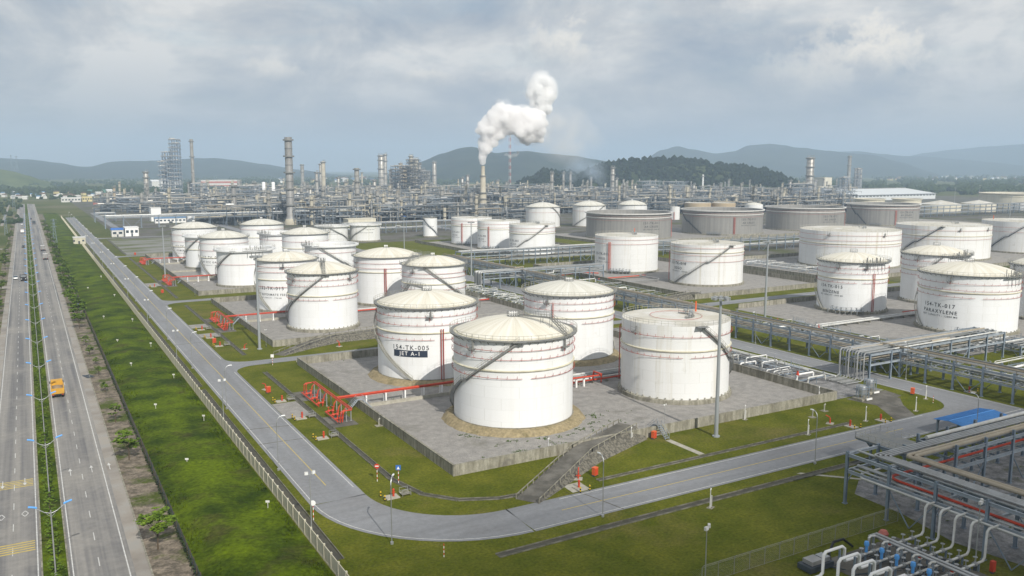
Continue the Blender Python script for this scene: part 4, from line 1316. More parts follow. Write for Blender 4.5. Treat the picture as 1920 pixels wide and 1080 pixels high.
# cream perimeter wall: pilasters and panels
wall = T('perimeter_wall', 'long cream panel wall running beside the service road', 'wall', (0, 0, 0))
pitch = 3.0
b = MB()
b.box(-0.06, 0.06, 0.16, pitch - 0.16, 0.25, 2.15)
b.box(-0.1, 0.1, 0.16, pitch - 0.16, 0.0, 0.25)
pm = b.mesh('panel', MT['cream_wall'])
b = MB()
b.box(-0.12, 0.12, -0.14, 0.14, 0, 2.26)
b.box(-0.14, 0.14, -0.16, 0.16, 2.26, 2.32)
qm = b.mesh('post', MT['cream_post'])
for i in range(150):
    OB('panel', pm, wall, (31.35, 84 + i * pitch, 0))
    OB('post', qm, wall, (31.35, 84 + i * pitch, 0))
far_p, far_q = MB(), MB()
for i in range(150, 310):
    y = 84 + i * pitch
    if 640 < y < 663:
        continue
    far_p.box(31.29, 31.41, y + 0.16, y + pitch - 0.16, 0.0, 2.15)
    far_q.box(31.18, 31.52, y - 0.16, y + 0.16, 0, 2.38)
tag(far_p.build('far_panels', MT['cream_wall'], wall), kind='stuff')
tag(far_q.build('far_posts', MT['cream_post'], wall), kind='stuff')
gh = T('gatehouse', 'small cream gatehouse set into the perimeter wall', 'building', (30.0, 655, 0))
b = MB()
b.box(-3.4, 4.0, -4.5, 4.5, 0, 4.4)
b.build('wall', MT['cream_post'], gh)
MB().box(-3.7, 4.3, -4.8, 4.8, 4.42, 4.75).build('roof', MT['offwhite'], gh)
MB().box(-0.6, 0.6, -4.56, -4.52, 0.1, 2.2).build('door', MT['dark_steel'], gh)
for yy_ in (-3.2, 2.4):
    MB().box(yy_ - 0.45, yy_ + 0.75, -4.56, -4.52, 1.8, 3.0).build('window', MT['glass'], gh)

# highway fence with vines: posts and wire
fence = T('wire_fence', 'dark wire fence on thin posts between verge and grass bank', 'fence', (0, 0, 0))
b = MB()
b.box(-0.06, 0.06, -0.06, 0.06, 0, 2.1)
fm = b.mesh('post', MT['bark'])
for i in range(220):
    OB('post', fm, fence, (15.6 + random.uniform(-0.05, 0.05), 86 + i * 2.4, 0), random.uniform(-0.2, 0.2))
b = MB()
for z in (0.3, 0.65, 1.0, 1.35, 1.7, 1.95):
    b.bar((15.6, 60, z), (15.6, 1050, z), 0.03, 0.05)
y = 60.0
while y < 620:
    b.bar((15.6, y, 0.05), (15.6, y + 0.35, 1.95), 0.02, 0.05)
    y += 0.42
tag(b.build('wire', MT['dark_steel'], fence), kind='stuff')
b = MB()
for i in range(9000):
    y = 70 + 560 * random.random() ** 1.4
    d = noise.noise((y * 0.11, 2.0, 5.0))
    z = random.random() ** 1.6 * (1.15 + 0.9 * d)
    x = 15.62 + random.gauss(0, 0.13)
    s = random.uniform(0.1, 0.24)
    a, c = random.uniform(0, PI), random.uniform(-0.8, 0.8)
    b.add([(x + s * math.cos(a), y + s * math.sin(a), max(z, 0.02)), (x - s * math.sin(a) * c, y + s * math.cos(a), max(z, 0.02) + s), (x - s * math.cos(a), y - s * math.sin(a), max(z, 0.02) + s * c * 0.5)], [(0, 1, 2)])
tag(b.build('vines', MT['leaf_dark'], fence), 'vine leaves on the wire', kind='stuff')

# chain-link fence in the lower right
cl = T('chain_link_fence', 'chain-link fence with leaning tops in the lower right corner', 'fence', (0, 0, 0))
b = MB()
b.bar((0, 0, 0), (0, 0, 2.3), 0.07, 0.07)
b.bar((0, 0, 2.3), (0, -0.35, 2.75), 0.06, 0.06)
pm_ = b.mesh('post', MT['wire'])
for i in range(15):
    OB('post', pm_, cl, (70.5 + i * 2.75, 74.7, 0))
b = MB()
for z in (0.1, 2.25):
    b.tube((70.5, 74.7, z), (109, 74.7, z), 0.025, 4)
for k in range(3):
    b.tube((70.5, 74.7 - 0.1 - k * 0.11, 2.45 + k * 0.13), (109, 74.7 - 0.1 - k * 0.11, 2.45 + k * 0.13), 0.014, 3)
x = 68.5
while x < 109:
    for s in (1, -1):
        x0, x1 = (x, x + 2.2) if s > 0 else (x + 2.2, x)
        b.tube((x0, 74.7, 0.08), (x1, 74.7, 2.28), 0.0055, 3)
    x += 0.26
tag(b.build('wire_mesh', MT['wire'], cl), kind='stuff')

# ramps over the bund walls
def ramp(label, pts, w, hrail=True):
    t = T('ramp', label, 'ramp', (0, 0, 0), group='ramps over bund walls')
    L_, R_ = [], []
    n = len(pts)
    for i, p in enumerate(pts):
        a, c = pts[max(0, i - 1)], pts[min(n - 1, i + 1)]
        dx, dy = c[0] - a[0], c[1] - a[1]
        l = math.hypot(dx, dy)
        L_.append(Vector((p[0] - dy / l * w / 2, p[1] + dx / l * w / 2, p[2])))
        R_.append(Vector((p[0] + dy / l * w / 2, p[1] - dx / l * w / 2, p[2])))
    b = MB()
    for i in range(n - 1):
        q = [L_[i], R_[i], R_[i + 1], L_[i + 1]]
        vs = [tuple(v + Vector((0, 0, 0.05))) for v in q] + [(v.x, v.y, max(0.0, v.z - 0.25)) for v in q]
        b.add(vs, [(0, 1, 2, 3), (0, 4, 5, 1), (2, 6, 7, 3), (1, 5, 6, 2), (3, 7, 4, 0)])
    b.build('deck', MT['slab'], t)
    b = MB()
    for S_, sg in ((L_, 1), (R_, -1)):
        for i in range(n - 1):
            p, q = S_[i], S_[i + 1]
            o = (L_[i] - R_[i]).normalized() * sg
            o2 = (L_[i + 1] - R_[i + 1]).normalized() * sg
            m_ = 8
            grid = []
            for u in range(m_ + 1):
                for k in range(5):
                    v = k / 4
                    A = p.lerp(q, u / m_)
                    oo = o.lerp(o2, u / m_)
                    z = A.z * (1 - v) - 0.02 + 0.02
                    j = noise.noise((A.x * 2 + k, A.y * 2, k * 3.0)) * 0.12 * (0 < k < 4)
                    grid.append((A.x + oo.x * v * (A.z * 1.15 + 0.15), A.y + oo.y * v * (A.z * 1.15 + 0.15), max(z + j, 0.0)))
            fs = []
            for u in range(m_):
                for k in range(4):
                    i0 = u * 5 + k
                    fs.append((i0, i0 + 1, i0 + 6, i0 + 5) if sg < 0 else (i0, i0 + 5, i0 + 6, i0 + 1))
            b.add(grid, fs)
    b.build('embankment', MT['stone'], t)
    for S_ in (L_, R_):
        b = MB()
        tot = 0
        for i in range(n - 1):
            p, q = S_[i], S_[i + 1]
            l = (q - p).length
            m_ = max(1, int(l / 2.0))
            for k in range(m_ + 1):
                A = p.lerp(q, k / m_)
                b.bar(A, A + Vector((0, 0, 0.75)), 0.14, 0.14)
            b.bar(p + Vector((0, 0, 0.74)), q + Vector((0, 0, 0.74)), 0.1, 0.16)
        b.build('guard_rail', MT['concrete'], t)
    return t
ramp('concrete ramp with guard rails climbing from the front road over the bund wall', [(65.2, 108.6, 0.05), (84.2, 121.0, 1.5), (99.5, 127.6, 2.05)], 4.0)
ramp('concrete ramp with guard rails beside the second group of tanks', [(58.5, 233.0, 0.05), (68, 240.0, 0.9), (78, 245.2, 1.7), (94, 246.0, 2.0)], 3.6)
ramp('ramp on a stone bank beside the diesel tanks', [(206, 258, 0.05), (218, 257, 1.0), (229, 256, 2.0), (234, 256, 2.05)], 3.6)
gr = T('guard_rail', 'roadside guard rail on the north bund wall of the front tanks', 'railing', (0, 0, 0))
for i in range(17):
    MB().box(-0.08, 0.08, -0.08, 0.08, 0, 0.8).build('post', MT['concrete_light'], gr, loc=(60.5 + i * 2, 222.2, 0))
MB().box(60.3, 93, 222.12, 222.28, 0.5, 0.86).build('beam', MT['concrete_light'], gr)

# ================================================================== LAMPS AND SIGNS
def tube_arc(c, r, a0, a1, n, plane):
    return [(c[0] + plane[0] * r * math.cos(a), c[1] + plane[1] * r * math.cos(a), c[2] + r * math.sin(a)) for a in [a0 + (a1 - a0) * i / n for i in range(n + 1)]]
# median double-arm lamp
lp = T('median_lamp', 'nearest blue-headed double-arm street lamp on the highway median', 'street lamp', (0, 117.5, 0.1), group='lamps on the highway median')
b = MB()
b.path([(0, 0, 0), (0, 0, 4.5), (0, 0, 8.9)], 0.085, 8)
b.cyl((0, 0, 0), 0.16, 0.5, 8)
b.build('pole', MT['galv'], lp, True)
for s in (-1, 1):
    b = MB()
    b.path([(0, 0, 8.5), (s * 0.7, 0, 8.75), (s * 1.6, 0, 9.45), (s * 1.75, 0, 9.6)], 0.05, 6)
    b.path([(0, 0, 8.0), (s * 0.5, 0, 8.55)], 0.03, 5)
    b.build('arm', MT['galv'], lp)
    b = MB()
    b.path([(s * 1.5, 0, 9.5), (s * 1.75, 0, 9.62), (s * 2.3, 0, 9.78), (s * 2.45, 0, 9.8)], 0.13, 8)
    b.build('lamp_head', MT['lamp_blue'], lp, True)
for i in range(1, 27):
    clone(lp, (0, 117.5 + 30.5 * i, 0.1), 0, '%s blue-headed double-arm lamp along the highway median, counted from the near end' % ORD[i])
# single-arm service road lamps
sl = T('road_lamp', 'nearest single-arm lamp on the left of the service road', 'street lamp', (34.8, 142, 0), group='lamps along the service road')
b = MB()
b.path([(0, 0, 0), (0, 0, 8.6), (0.12, 0, 9.1), (0.45, 0, 9.5), (0.95, 0, 9.65)], 0.075, 8)
b.cyl((0, 0, 0), 0.24, 0.35, 8)
b.build('pole', MT['galv'], sl, True)
MB().path([(0.85, 0, 9.64), (1.1, 0, 9.66), (1.5, 0, 9.62)], 0.12, 8).build('lamp_head', MT['lamp_glass'], sl, True)
for i in range(1, 19):
    clone(sl, (34.8, 142 + 43.3 * i, 0), 0, '%s single-arm lamp on the left of the service road, counted from the near end' % ORD[i])
for (x, y, rz, lb) in ((41, 105, 0.9, 'single-arm lamp outside the bend of the service road'), (72, 97.9, PI / 2, 'single-arm lamp on the near kerb opposite the ramp foot'), (118.2, 97.8, PI / 2, 'single-arm lamp beside the road left of the grating platform'),
                       (153.6, 90.2, PI / 2, 'single-arm lamp rising behind the blue shelter'), (186.2, 128, PI, 'single-arm lamp beside the long pipe rack, near the junction'), (186.2, 178, PI, 'single-arm lamp beside the long pipe rack, farther along')):
    clone(sl, (x, y, 0), rz, lb)
# twin flood lights along the wall
fl = T('flood_light', 'nearest twin flood light post beside the perimeter wall', 'flood light', (32.05, 113.1, 0), group='flood light posts')
b = MB()
b.cyl((0, 0, 0), 0.13, 1.2, 8, 0.13)
b.cyl((0, 0, 1.2), 0.085, 8.0, 8, 0.06)
b.bar((-0.55, 0, 9.2), (0.55, 0, 9.2), 0.07, 0.07)
b.build('pole', MT['galv'], fl)
for s in (-0.5, 0.5):
    b = MB()
    b.cbox((s, -0.1, 9.45), (0.5, 0.3, 0.42), s * 0.7)
    o = b.build('lamp_head', MT['offwhite'], fl)
    b = MB()
    b.cbox((s, -0.27, 9.45), (0.4, 0.02, 0.32), s * 0.7)
    b.build('lamp_glass', MT['lamp_glass'], o)
MB().cyl((0, 0, 0.02), 0.22, 0.9, 8).build('junction_box', MT['dark_steel'], fl)
for i in range(1, 9):
    clone(fl, (31.95 - 0.02 * i, 113.1 + 60.6 * i, 0), 0, '%s twin flood light post along the perimeter wall, counted from the near end' % ORD[i])
for (x, y, rz, lb) in ((68, 71.5, 0.5, 'twin flood light post on the dark lawn at the bottom edge'), (106.8, 125.2, 0.2, 'twin flood light post on the front bund wall beside the stile'), (104.0, 59.8, 0.4, 'twin flood light post standing among the metering pipes'), (58.2, 246, 0.4, 'short flood light post at the corner of the second bund'), (57.5, 361, 0.4, 'short flood light post at the corner of the rear bund')):
    clone(fl, (x, y, 0), rz, lb, sc=0.55 if 'short' in lb else 0.6 if 'bund wall' in lb else 1.0)
# high masts
hmst = T('high_mast', 'tall grey light mast in front, crowned by a ring of floodlights', 'light mast', (113.8, 118, 0), group='high light masts')
b = MB()
b.lathe([(0.75, 0), (0.75, 0.25), (0.42, 0.3), (0.34, 14), (0.22, 27.6)], 12)
b.build('pole', MT['mast'], hmst, True)
MB().lathe([(0.9, 27.3), (1.1, 27.3), (1.1, 27.5), (0.9, 27.5)], 14).build('crown_ring', MT['mast'], hmst)
for i in range(8):
    a = i / 8 * 2 * PI
    b = MB()
    b.cbox((1.45 * math.cos(a), 1.45 * math.sin(a), 27.35), (0.75, 0.62, 0.5), a)
    b.bar((0.2 * math.cos(a), 0.2 * math.sin(a), 27.4), (1.2 * math.cos(a), 1.2 * math.sin(a), 27.4), 0.08, 0.08)
    b.build('floodlight', MT['galv'], hmst)
for (x, y, sc, lb) in ((55.8, 243.8, 0.985, 'tall light mast at the corner of the second bund'), (220.2, 206.6, 0.98, 'tall pale light mast on the lawn left of the BENZENE tank'), (55.6, 431, 0.9, 'tall light mast beside the rear left tank group'), (185.9, 363.2, 0.95, 'tall light mast before the nearest of the middle three tanks')):
    clone(hmst, (x, y, 0), 0.3, lb, sc=sc)
for (px, yt, yb, lb) in ((758, 408, 467, 'slim light mast in front of the process units'), (1187, 395, 440, 'slim light mast before the first grey crude tank'), (1789, 352, 384, 'far light mast beside the pale cone-roofed tanks, left'), (1835, 347, 383, 'far light mast beside the huge cream tank, right'), (1893, 368, 410, 'far light mast at the right edge behind the pipe rack')):
    X_, Y_ = G(px, yb)
    clone(hmst, (X_, Y_, 0), 0.1, lb, sc=HT(yt, X_, Y_) / 27.6)
# small white boards in the bank
sg = T('marker_board', 'nearest small white board on a post in the grass bank', 'sign', (29.0, 125.8, 0.3), -0.5, group='marker boards in the bank')
MB().box(-0.04, 0.04, -0.04, 0.04, -0.3, 0.95).build('post', MT['offwhite'], sg)
MB().box(-0.3, 0.3, -0.1, -0.05, 0.85, 1.18).build('board', MT['offwhite'], sg)
BOARDS = ['low in the bank, nearest of the middle row', 'close to the wall, second of the wall row', 'second in the middle row of the bank', 'fourth in the middle row of the bank', 'close to the wall, third of the wall row', 'fifth in the middle row of the bank',
          'close to the wall, fourth of the wall row', 'sixth in the middle row of the bank', 'close to the wall, fifth of the wall row', 'last in the middle row of the bank', 'close to the wall, sixth of the wall row', 'close to the wall, last of the wall row']
for i, (x, y) in enumerate(((21.4, 152), (28.8, 178), (21.3, 192), (21.0, 237), (28.8, 218.4), (20.8, 272), (28.8, 262), (20.6, 318.8), (28.6, 308), (20.5, 400), (28.5, 372), (28.5, 440))):
    clone(sg, (x, y, 0.35), -0.5 + random.uniform(-0.2, 0.2), 'small white board %s' % BOARDS[i])
# traffic signs at the bend
def road_sign(label, x, y, disc, mcol, h=2.4, striped=True):
    t = T('traffic_sign', label, 'sign', (x, y, 0), -YAW)
    if striped:
        for i in range(6):
            b = MB()
            b.cyl((0, 0, i * h / 6), 0.055, h / 6 - 0.002, 8)
            b.build('post_band', MT['red' if i % 2 else 'white'], t)
    else:
        MB().cyl((0, 0, 0), 0.05, h, 8).build('post', MT['galv'], t)
    if disc == 'round':
        b = MB()
        b.path([(0, -0.09, h + 0.3), (0, -0.06, h + 0.3)], 0.42, 20)
        o = b.build('disc', MT[mcol], t)
        b = MB()
        if mcol == 'red':
            b.box(-0.3, 0.3, -0.105, -0.094, h + 0.22, h + 0.38)
        else:
            b.path([(0, -0.11, h + 0.3), (0, -0.095, h + 0.3)], 0.3, 20)
        b.build('symbol', MT['white' if mcol == 'red' else 'white'], o)
    elif disc == 'square':
        b = MB()
        b.box(-0.42, 0.42, -0.1, -0.06, h - 0.1, h + 0.75)
        o = b.build('plate', MT[mcol], t)
        MB().add([(-0.25, -0.112, h + 0.05), (0.25, -0.112, h + 0.05), (0, -0.112, h + 0.55)], [(0, 1, 2)]).build('symbol', MT['white'], o)
    return t
road_sign('red no-entry sign on a striped post inside the bend', 47.8, 128.5, 'round', 'red')
road_sign('blue square sign on a striped post inside the bend', 50.6, 126.0, 'square', 'blue')
road_sign('round white sign on a striped post outside the bend', 33.9, 118.4, 'round', 'white')
road_sign('blue square road sign on the highway verge', 13.6, 337, 'square', 'blue', 3.0, False)
road_sign('second blue road sign on the highway verge, lower', 14.2, 331, 'square', 'blue', 2.2, False)
road_sign('red and white striped delineator post on the near lawn beside the bend', 45.6, 97.8, None, None, 1.9)
road_sign('red and white striped delineator post at the island tip by the junction', 172.6, 111.6, None, None, 1.7)
road_sign('white board sign on a striped post at the side road corner', 54.0, 222.0, 'square', 'white', 2.2)
# hydrants with plinth, bollards
def bollard(t, x, y):
    for i in range(4):
        MB().cyl((x, y, i * 0.24), 0.12, 0.237, 8).build('bollard_band', MT['yellow' if i % 2 else 'black'], t)
def hydrant(label, x, y, rz, fence_=True, slabc=True):
    t = T('fire_hydrant', label, 'hydrant', (x, y, 0.02), rz, group='roadside hydrants')
    if slabc:
        MB().box(-1.1, 1.1, -0.9, 0.9, 0, 0.14).build('plinth', MT['concrete_light'], t)
    b = MB()
    b.cyl((0.3, 0, 0.14), 0.17, 1.05, 10)
    b.lathe([(0.2, 0), (0.2, 0.12), (0.05, 0.25), (0.01, 0.25)], 10, (0.3, 0, 1.19))
    b.tube((0.05, 0, 0.8), (0.55, 0, 0.8), 0.09, 8)
    b.build('barrel', MT['red'], t, True)
    bollard(t, -1.5, -0.9)
    bollard(t, -1.5, 0.95)
    if fence_:
        b = MB()
        for (xx, yy_) in ((1.6, -0.7), (1.6, 0.7), (3.0, -0.7), (3.0, 0.7)):
            b.bar((xx, yy_, 0), (xx, yy_, 1.1), 0.06, 0.06)
        for z in (0.55, 1.08):
            for yy_ in (-0.7, 0.7):
                b.bar((1.6, yy_, z), (3.0, yy_, z), 0.05, 0.05)
        b.build('culvert_rail', MT['galv'], t)
        MB().box(1.5, 3.1, -0.75, 0.75, 0.3, 0.36).build('culvert_slab', MT['concrete'], t)
    return t
for (x, y, rz, lb) in ((47.3, 120.8, 0, 'red hydrant with striped bollards at the inner bend'), (46.7, 155.2, 0, 'red hydrant below the near end of the front fire manifold'), (46.8, 170.3, 0, 'red hydrant between the two slabs of the front fire manifold'),
                       (46.6, 185.5, 0, 'red hydrant at the far slab of the front fire manifold'), (46.4, 254, 0, 'red hydrant before the second fire manifold, nearer one'), (46.4, 268, 0, 'red hydrant before the second fire manifold, middle one'), (46.4, 283, 0, 'red hydrant before the second fire manifold, farther one'),
                       (46.4, 398, 0, 'red hydrant before the third fire manifold'), (75.4, 108.9, PI / 2, 'red hydrant on a plinth right of the ramp foot'), (142, 109.0, PI / 2, 'red hydrant on a plinth on the front lawn far right'),
                       (151, 108.6, PI / 2, 'red hydrant by the drain grate near the junction'), (188.6, 113, PI, 'red hydrant under the long pipe rack at the junction')):
    hydrant(lb, x, y, rz, fence_=x < 52)
def fire_box(label, x, y, rz=0.0):
    t = T('hose_cabinet', label, 'cabinet', (x, y, 0.02), rz, group='red hose cabinets')
    MB().box(-0.45, 0.45, -0.33, 0.33, 0.2, 1.45).build('body', MT['orange_red'], t)
    MB().box(-0.5, 0.5, -0.38, 0.38, 1.46, 1.53).build('lid', MT['orange_red'], t)
    MB().box(-0.4, 0.4, -0.345, -0.332, 0.3, 1.35).build('door', MT['red'], t)
    for sx in (-0.45, 0.45):
        MB().box(sx - 0.06, sx + 0.06, -0.3, 0.3, 0, 0.24).build('foot', MT['dark_steel'], t)
for (x, y, lb) in ((80.9, 112.4, 'orange red hose cabinet on the lawn beside the ramp'), (46.0, 194.2, 'orange red hose cabinet by the service road before the far front tank'), (46.0, 259, 'orange red hose cabinet by the service road at the second bund'), (47.0, 376, 'orange red hose cabinet by the service road at the rear bund'),
                   (175.2, 118.5, 'orange red hose cabinet on the island by the junction'), (55, 552, 'orange red hose cabinet at the empty yard corner'), (102.4, 123.0, 'red cabinet beside the stile on the front bund wall')):
    fire_box(lb, x, y, 0.3)
def monitor(label, x, y, rz=0.0):
    t = T('fire_monitor', label, 'fire monitor', (x, y, 0.02), rz, group='fire monitors')
    MB().box(-0.7, 0.7, -0.7, 0.7, 0, 0.12).build('plinth', MT['concrete_light'], t)
    b = MB()
    b.cyl((0, 0, 0.12), 0.14, 1.0, 8)
    b.tube((-0.4, 0, 0.6), (0.4, 0, 0.6), 0.1, 8)
    b.build('stand', MT['red'], t)
    MB().path([(0, 0, 1.1), (0, 0.1, 1.35), (0, 0.9, 1.7)], 0.1, 8).build('nozzle', MT['red'], t)
for (x, y, lb) in ((77.6, 112.6, 'red fire monitor just right of the ramp foot'), (46.2, 197.5, 'red fire monitor beside the hose cabinet before the far front tank'), (140, 112.6, 'red fire monitor on the front lawn far right'), (77, 236, 'red fire monitor beside the second ramp'), (52, 246, 'red fire monitor in the lawn at the second bund corner')):
    monitor(lb, x, y, random.uniform(0, 6))
# vent stands: paired white posts
def vent_posts(label, x, y):
    t = T('vent_post', label, 'post', (x, y, 0.02), 0.4, group='white vent posts')
    MB().box(-0.6, 0.6, -0.45, 0.45, 0, 0.05).build('plinth', MT['concrete'], t)
    MB().path([(-0.2, 0, 0), (-0.2, 0, 2.9), (-0.05, 0, 3.1), (0.1, 0, 2.95)], 0.07, 8).build('vent_pipe', MT['white'], t, True)
    MB().box(0.22, 0.36, -0.07, 0.07, 0, 1.9).build('marker', MT['offwhite'], t)
for (x, y, lb) in ((88.5, 92.4, 'white vent post pair on the dark lawn beyond the near drain'), (97.2, 123.3, 'white vent post pair at the bund wall beside the ramp'), (127, 123.4, 'white vent post pair on the front bund wall left of the mast lawn'), (130.4, 109.9, 'white vent post pair beside the far kerb before the platform'),
                   (148, 110.2, 'white vent post pair on the lawn near the road island'), (163.6, 109.6, 'white vent post pair on the island, front one'), (174.3, 114.5, 'white vent post pair on the island tip'), (152.5, 126, 'white vent post pair inside the right corner of the front bund'), (80, 125.6, 'white vent post pair inside the front bund corner wall')):
    vent_posts(lb, x, y)
for (x, y, lb) in ((59.2, 157.5, 'weathered grey pipe stub on the lawn below the front fire manifold'), (140.5, 117.5, 'short post on a square slab in the front lawn, left one'), (146.5, 119.5, 'short post on a square slab in the front lawn, right one')):
    t = T('pipe_stub', lb, 'post', (x, y, 0.02))
    MB().box(-0.7, 0.7, -0.7, 0.7, 0, 0.05).build('slab', MT['concrete'], t)
    MB().path([(0, 0, 0), (0, 0, 1.3), (0.3, 0, 1.55)], 0.14, 8).build('pipe', MT['rail'], t)
# stile over the front bund wall
t = T('stile', 'grey steel stile stepping over the front bund wall', 'stairs', (104.3, 124.3, 0))
for s in (-1, 1):
    b = MB()
    for k in range(7):
        b.box(-0.45, 0.45, s * (2.9 - k * 0.35) - 0.14, s * (2.9 - k * 0.35) + 0.14, 0.3 + k * 0.29, 0.34 + k * 0.29)
    for xx in (-0.48, 0.48):
        b.bar((xx, s * 3.05, 0.1), (xx, s * 0.6, 2.2), 0.06, 0.2)
        b.bar((xx, s * 3.05, 1.1), (xx, s * 0.6, 3.2), 0.05, 0.05)
        for k in range(4):
            b.bar((xx, s * (3.0 - k * 0.8), 0.2 + k * 0.66), (xx, s * (3.0 - k * 0.8), 1.2 + k * 0.66), 0.05, 0.05)
    b.build('flight', MT['steel_light'], t)
MB().box(-0.5, 0.5, -0.6, 0.6, 2.2, 2.28).build('landing', MT['grating'], t)
b = MB()
b.sheet(rect(103.6, 104.9, 111.5, 121), 0.034)
b.sheet([(73.4, 108), (76.8, 108), (77, 111.4), (73.6, 111.4)], 0.034)
b.sheet([(118.6, 88.6), (119.6, 88.6), (112.5, 96), (111.5, 96)], 0.034)
structure('footpath', b, 'concrete_light')
for (x0, x1, y0, y1) in ((50.9, 56.8, 183, 191.5), (50.9, 56.0, 160.5, 168.5), (50.8, 56.5, 296, 303), (50.8, 56, 275, 283), (50.8, 56, 412, 420), (50.8, 56, 395, 402), (50.8, 56.5, 500, 507)):
    b = MB()
    b.box(x0, x1, y0, y1, 0, 0.06)
    structure('concrete_slab', b, 'slab')
b = MB()
for (x0, x1, y0, y1) in ((44.2, 49.6, 171.5, 184), (44.2, 49.6, 287, 294), (44.2, 49.6, 270, 276), (44.2, 49.6, 400, 412)):
    b.sheet(rect(x0, x1, y0, y1), 0.03)
structure('gravel_patch', b, 'gravel')
b = MB()
b.sheet([(154, 107.6), (160, 116.5), (158.5, 123.5), (168, 123.5), (170, 118), (165.5, 114), (160.5, 107.6)], 0.031)
b.sheet([(167, 118), (172, 119), (173, 124), (166, 124)], 0.029)
structure('apron', b, 'slab')

# ================================================================== PIPE RACKS
def rack(label, p, q, w, h, levels, step=7.1, pipes=6, seed=1, mats=None, brace=3, colw=0.42, far=False, top_tray=False, skip_first=False):
    """steel trestle from p to q (axis-aligned), local x along the run, local y across; children: columns, beams, braces, pipes"""
    rnd = random.Random(seed)
    L_ = math.hypot(q[0] - p[0], q[1] - p[1])
    a = math.atan2(q[1] - p[1], q[0] - p[0])
    t = T('pipe_rack', label, 'pipe rack', (p[0], p[1], 0), a, group='pipe racks')
    n = max(1, round(L_ / step))
    st = L_ / n
    def ibeam(b, A, B, d, wd):
        A, B = Vector(A), Vector(B)
        b.bar(A + Vector((0, 0, d / 2 - 0.03)), B + Vector((0, 0, d / 2 - 0.03)), wd, 0.06)
        b.bar(A - Vector((0, 0, d / 2 - 0.03)), B - Vector((0, 0, d / 2 - 0.03)), wd, 0.06)
        b.bar(A, B, 0.07, d - 0.12)
    b = MB()
    b.box(-colw / 2, colw / 2, -colw / 2, -colw / 2 + 0.07, 0, h)
    b.box(-colw / 2, colw / 2, colw / 2 - 0.07, colw / 2, 0, h)
    b.box(-0.04, 0.04, -colw / 2 + 0.07, colw / 2 - 0.07, 0, h)
    b.box(-colw * 0.8, colw * 0.8, -colw * 0.8, colw * 0.8, 0, 0.12)
    cm = b.mesh('column', MT['steel'])
    bm_ = []
    for z in levels:
        b = MB()
        ibeam(b, (0, 0, z), (0, w, z), 0.42, 0.3)
        bm_.append(b.mesh('cross_beam', MT['steel_light']))
    fr, br = MB(), MB()
    for i in range(n + 1):
        if skip_first and i == 0:
            continue
        if far:
            fr.add([(v[0] + i * st, v[1], v[2]) for v in [tuple(q_.co) for q_ in cm.vertices]], [tuple(pp.vertices) for pp in cm.polygons])
            fr.add([(v[0] + i * st, v[1] + w, v[2]) for v in [tuple(q_.co) for q_ in cm.vertices]], [tuple(pp.vertices) for pp in cm.polygons])
            for z in levels:
                ibeam(fr, (i * st, 0, z), (i * st, w, z), 0.42, 0.3)
        else:
            OB('column', cm, t, (i * st, 0, 0.0))
            OB('column', cm, t, (i * st, w, 0.0))
            for m_ in bm_:
                OB('cross_beam', m_, t, (i * st, 0, 0))
        if i % brace == 1 and i < n:
            for yy_ in (0, w):
                br.bar((i * st, yy_, levels[0] * 0.92), (i * st + st / 2, yy_, 0.15), 0.14, 0.14)
                br.bar((i * st + st, yy_, levels[0] * 0.92), (i * st + st / 2, yy_, 0.15), 0.14, 0.14)
        if i % 2 == 0:
            br.bar((i * st, 0.1, levels[0] - 2.0), (i * st, 1.9, levels[0] - 0.2), 0.13, 0.13)
            br.bar((i * st, w - 0.1, levels[0] - 2.0), (i * st, w - 1.9, levels[0] - 0.2), 0.13, 0.13)
    if far:
        tag(fr.build('frame', MT['steel'], t), kind='stuff')
    tag(br.build('brace', MT['steel'], t), kind='stuff')
    for z in levels:
        for yy_ in (-0.02, w + 0.02):
            b = MB()
            ibeam(b, (0.25 if not skip_first else st, yy_, z - 0.03), (L_ - 0.25, yy_, z - 0.03), 0.5, 0.26)
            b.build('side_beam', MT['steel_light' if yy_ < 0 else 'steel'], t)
        m_ = MB()
        for i in range(n):
            m_.bar(((i + 0.5) * st, 0, z - 0.05), ((i + 0.5) * st, w, z - 0.05), 0.16, 0.26)
        m_.build('tie_beams', MT['steel'], t)
    mats = mats or ['pipe_silver', 'pipe_silver', 'pipe_grey', 'pipe_white', 'pipe_silver', 'pipe_grey', 'pipe_tan']
    for li, z in enumerate(levels):
        y = 0.5
        k = 0
        while y < w - 0.4 and k < (pipes + 3 if pipes else 3):
            r = rnd.choice((0.1, 0.12, 0.16, 0.2, 0.26, 0.3))
            if rnd.random() < 0.86:
                s0 = rnd.choice((0, 0, 0, 0.2, 0.45)) * L_
                e0 = rnd.choice((1, 1, 1, 0.8, 0.6)) * L_
                zz = z + 0.24 + r
                pts = [(s0 + 0.5, y + r, zz), (e0 - 0.4, y + r, zz)]
                if rnd.random() < 0.22 and e0 - s0 > 30:     # expansion loop
                    c_ = (s0 + e0) / 2
                    up_ = 1.1
                    pts = [pts[0], (c_ - 2, y + r, zz), (c_ - 2, y + r, zz + up_), (c_ + 2, y + r, zz + up_), (c_ + 2, y + r, zz), pts[1]]
                MB().path(pts, r, 8).build('pipe', MT[rnd.choice(mats)], t, True)
            y += 2 * r + rnd.uniform(0.1, 0.45)
            k += 1
    if top_tray:
        b = MB()
        z = levels[-1] + 1.3
        b.box(0, L_, 0.3, 1.1, z, z + 0.06)
        b.box(0, L_, 0.25, 0.32, z, z + 0.22)
        b.box(0, L_, 1.08, 1.15, z, z + 0.22)
        for i in range(n + 1):
            b.bar((i * st, 0.7, levels[-1]), (i * st, 0.7, z), 0.14, 0.14)
        b.build('cable_tray', MT['pipe_tan'], t)
    return t
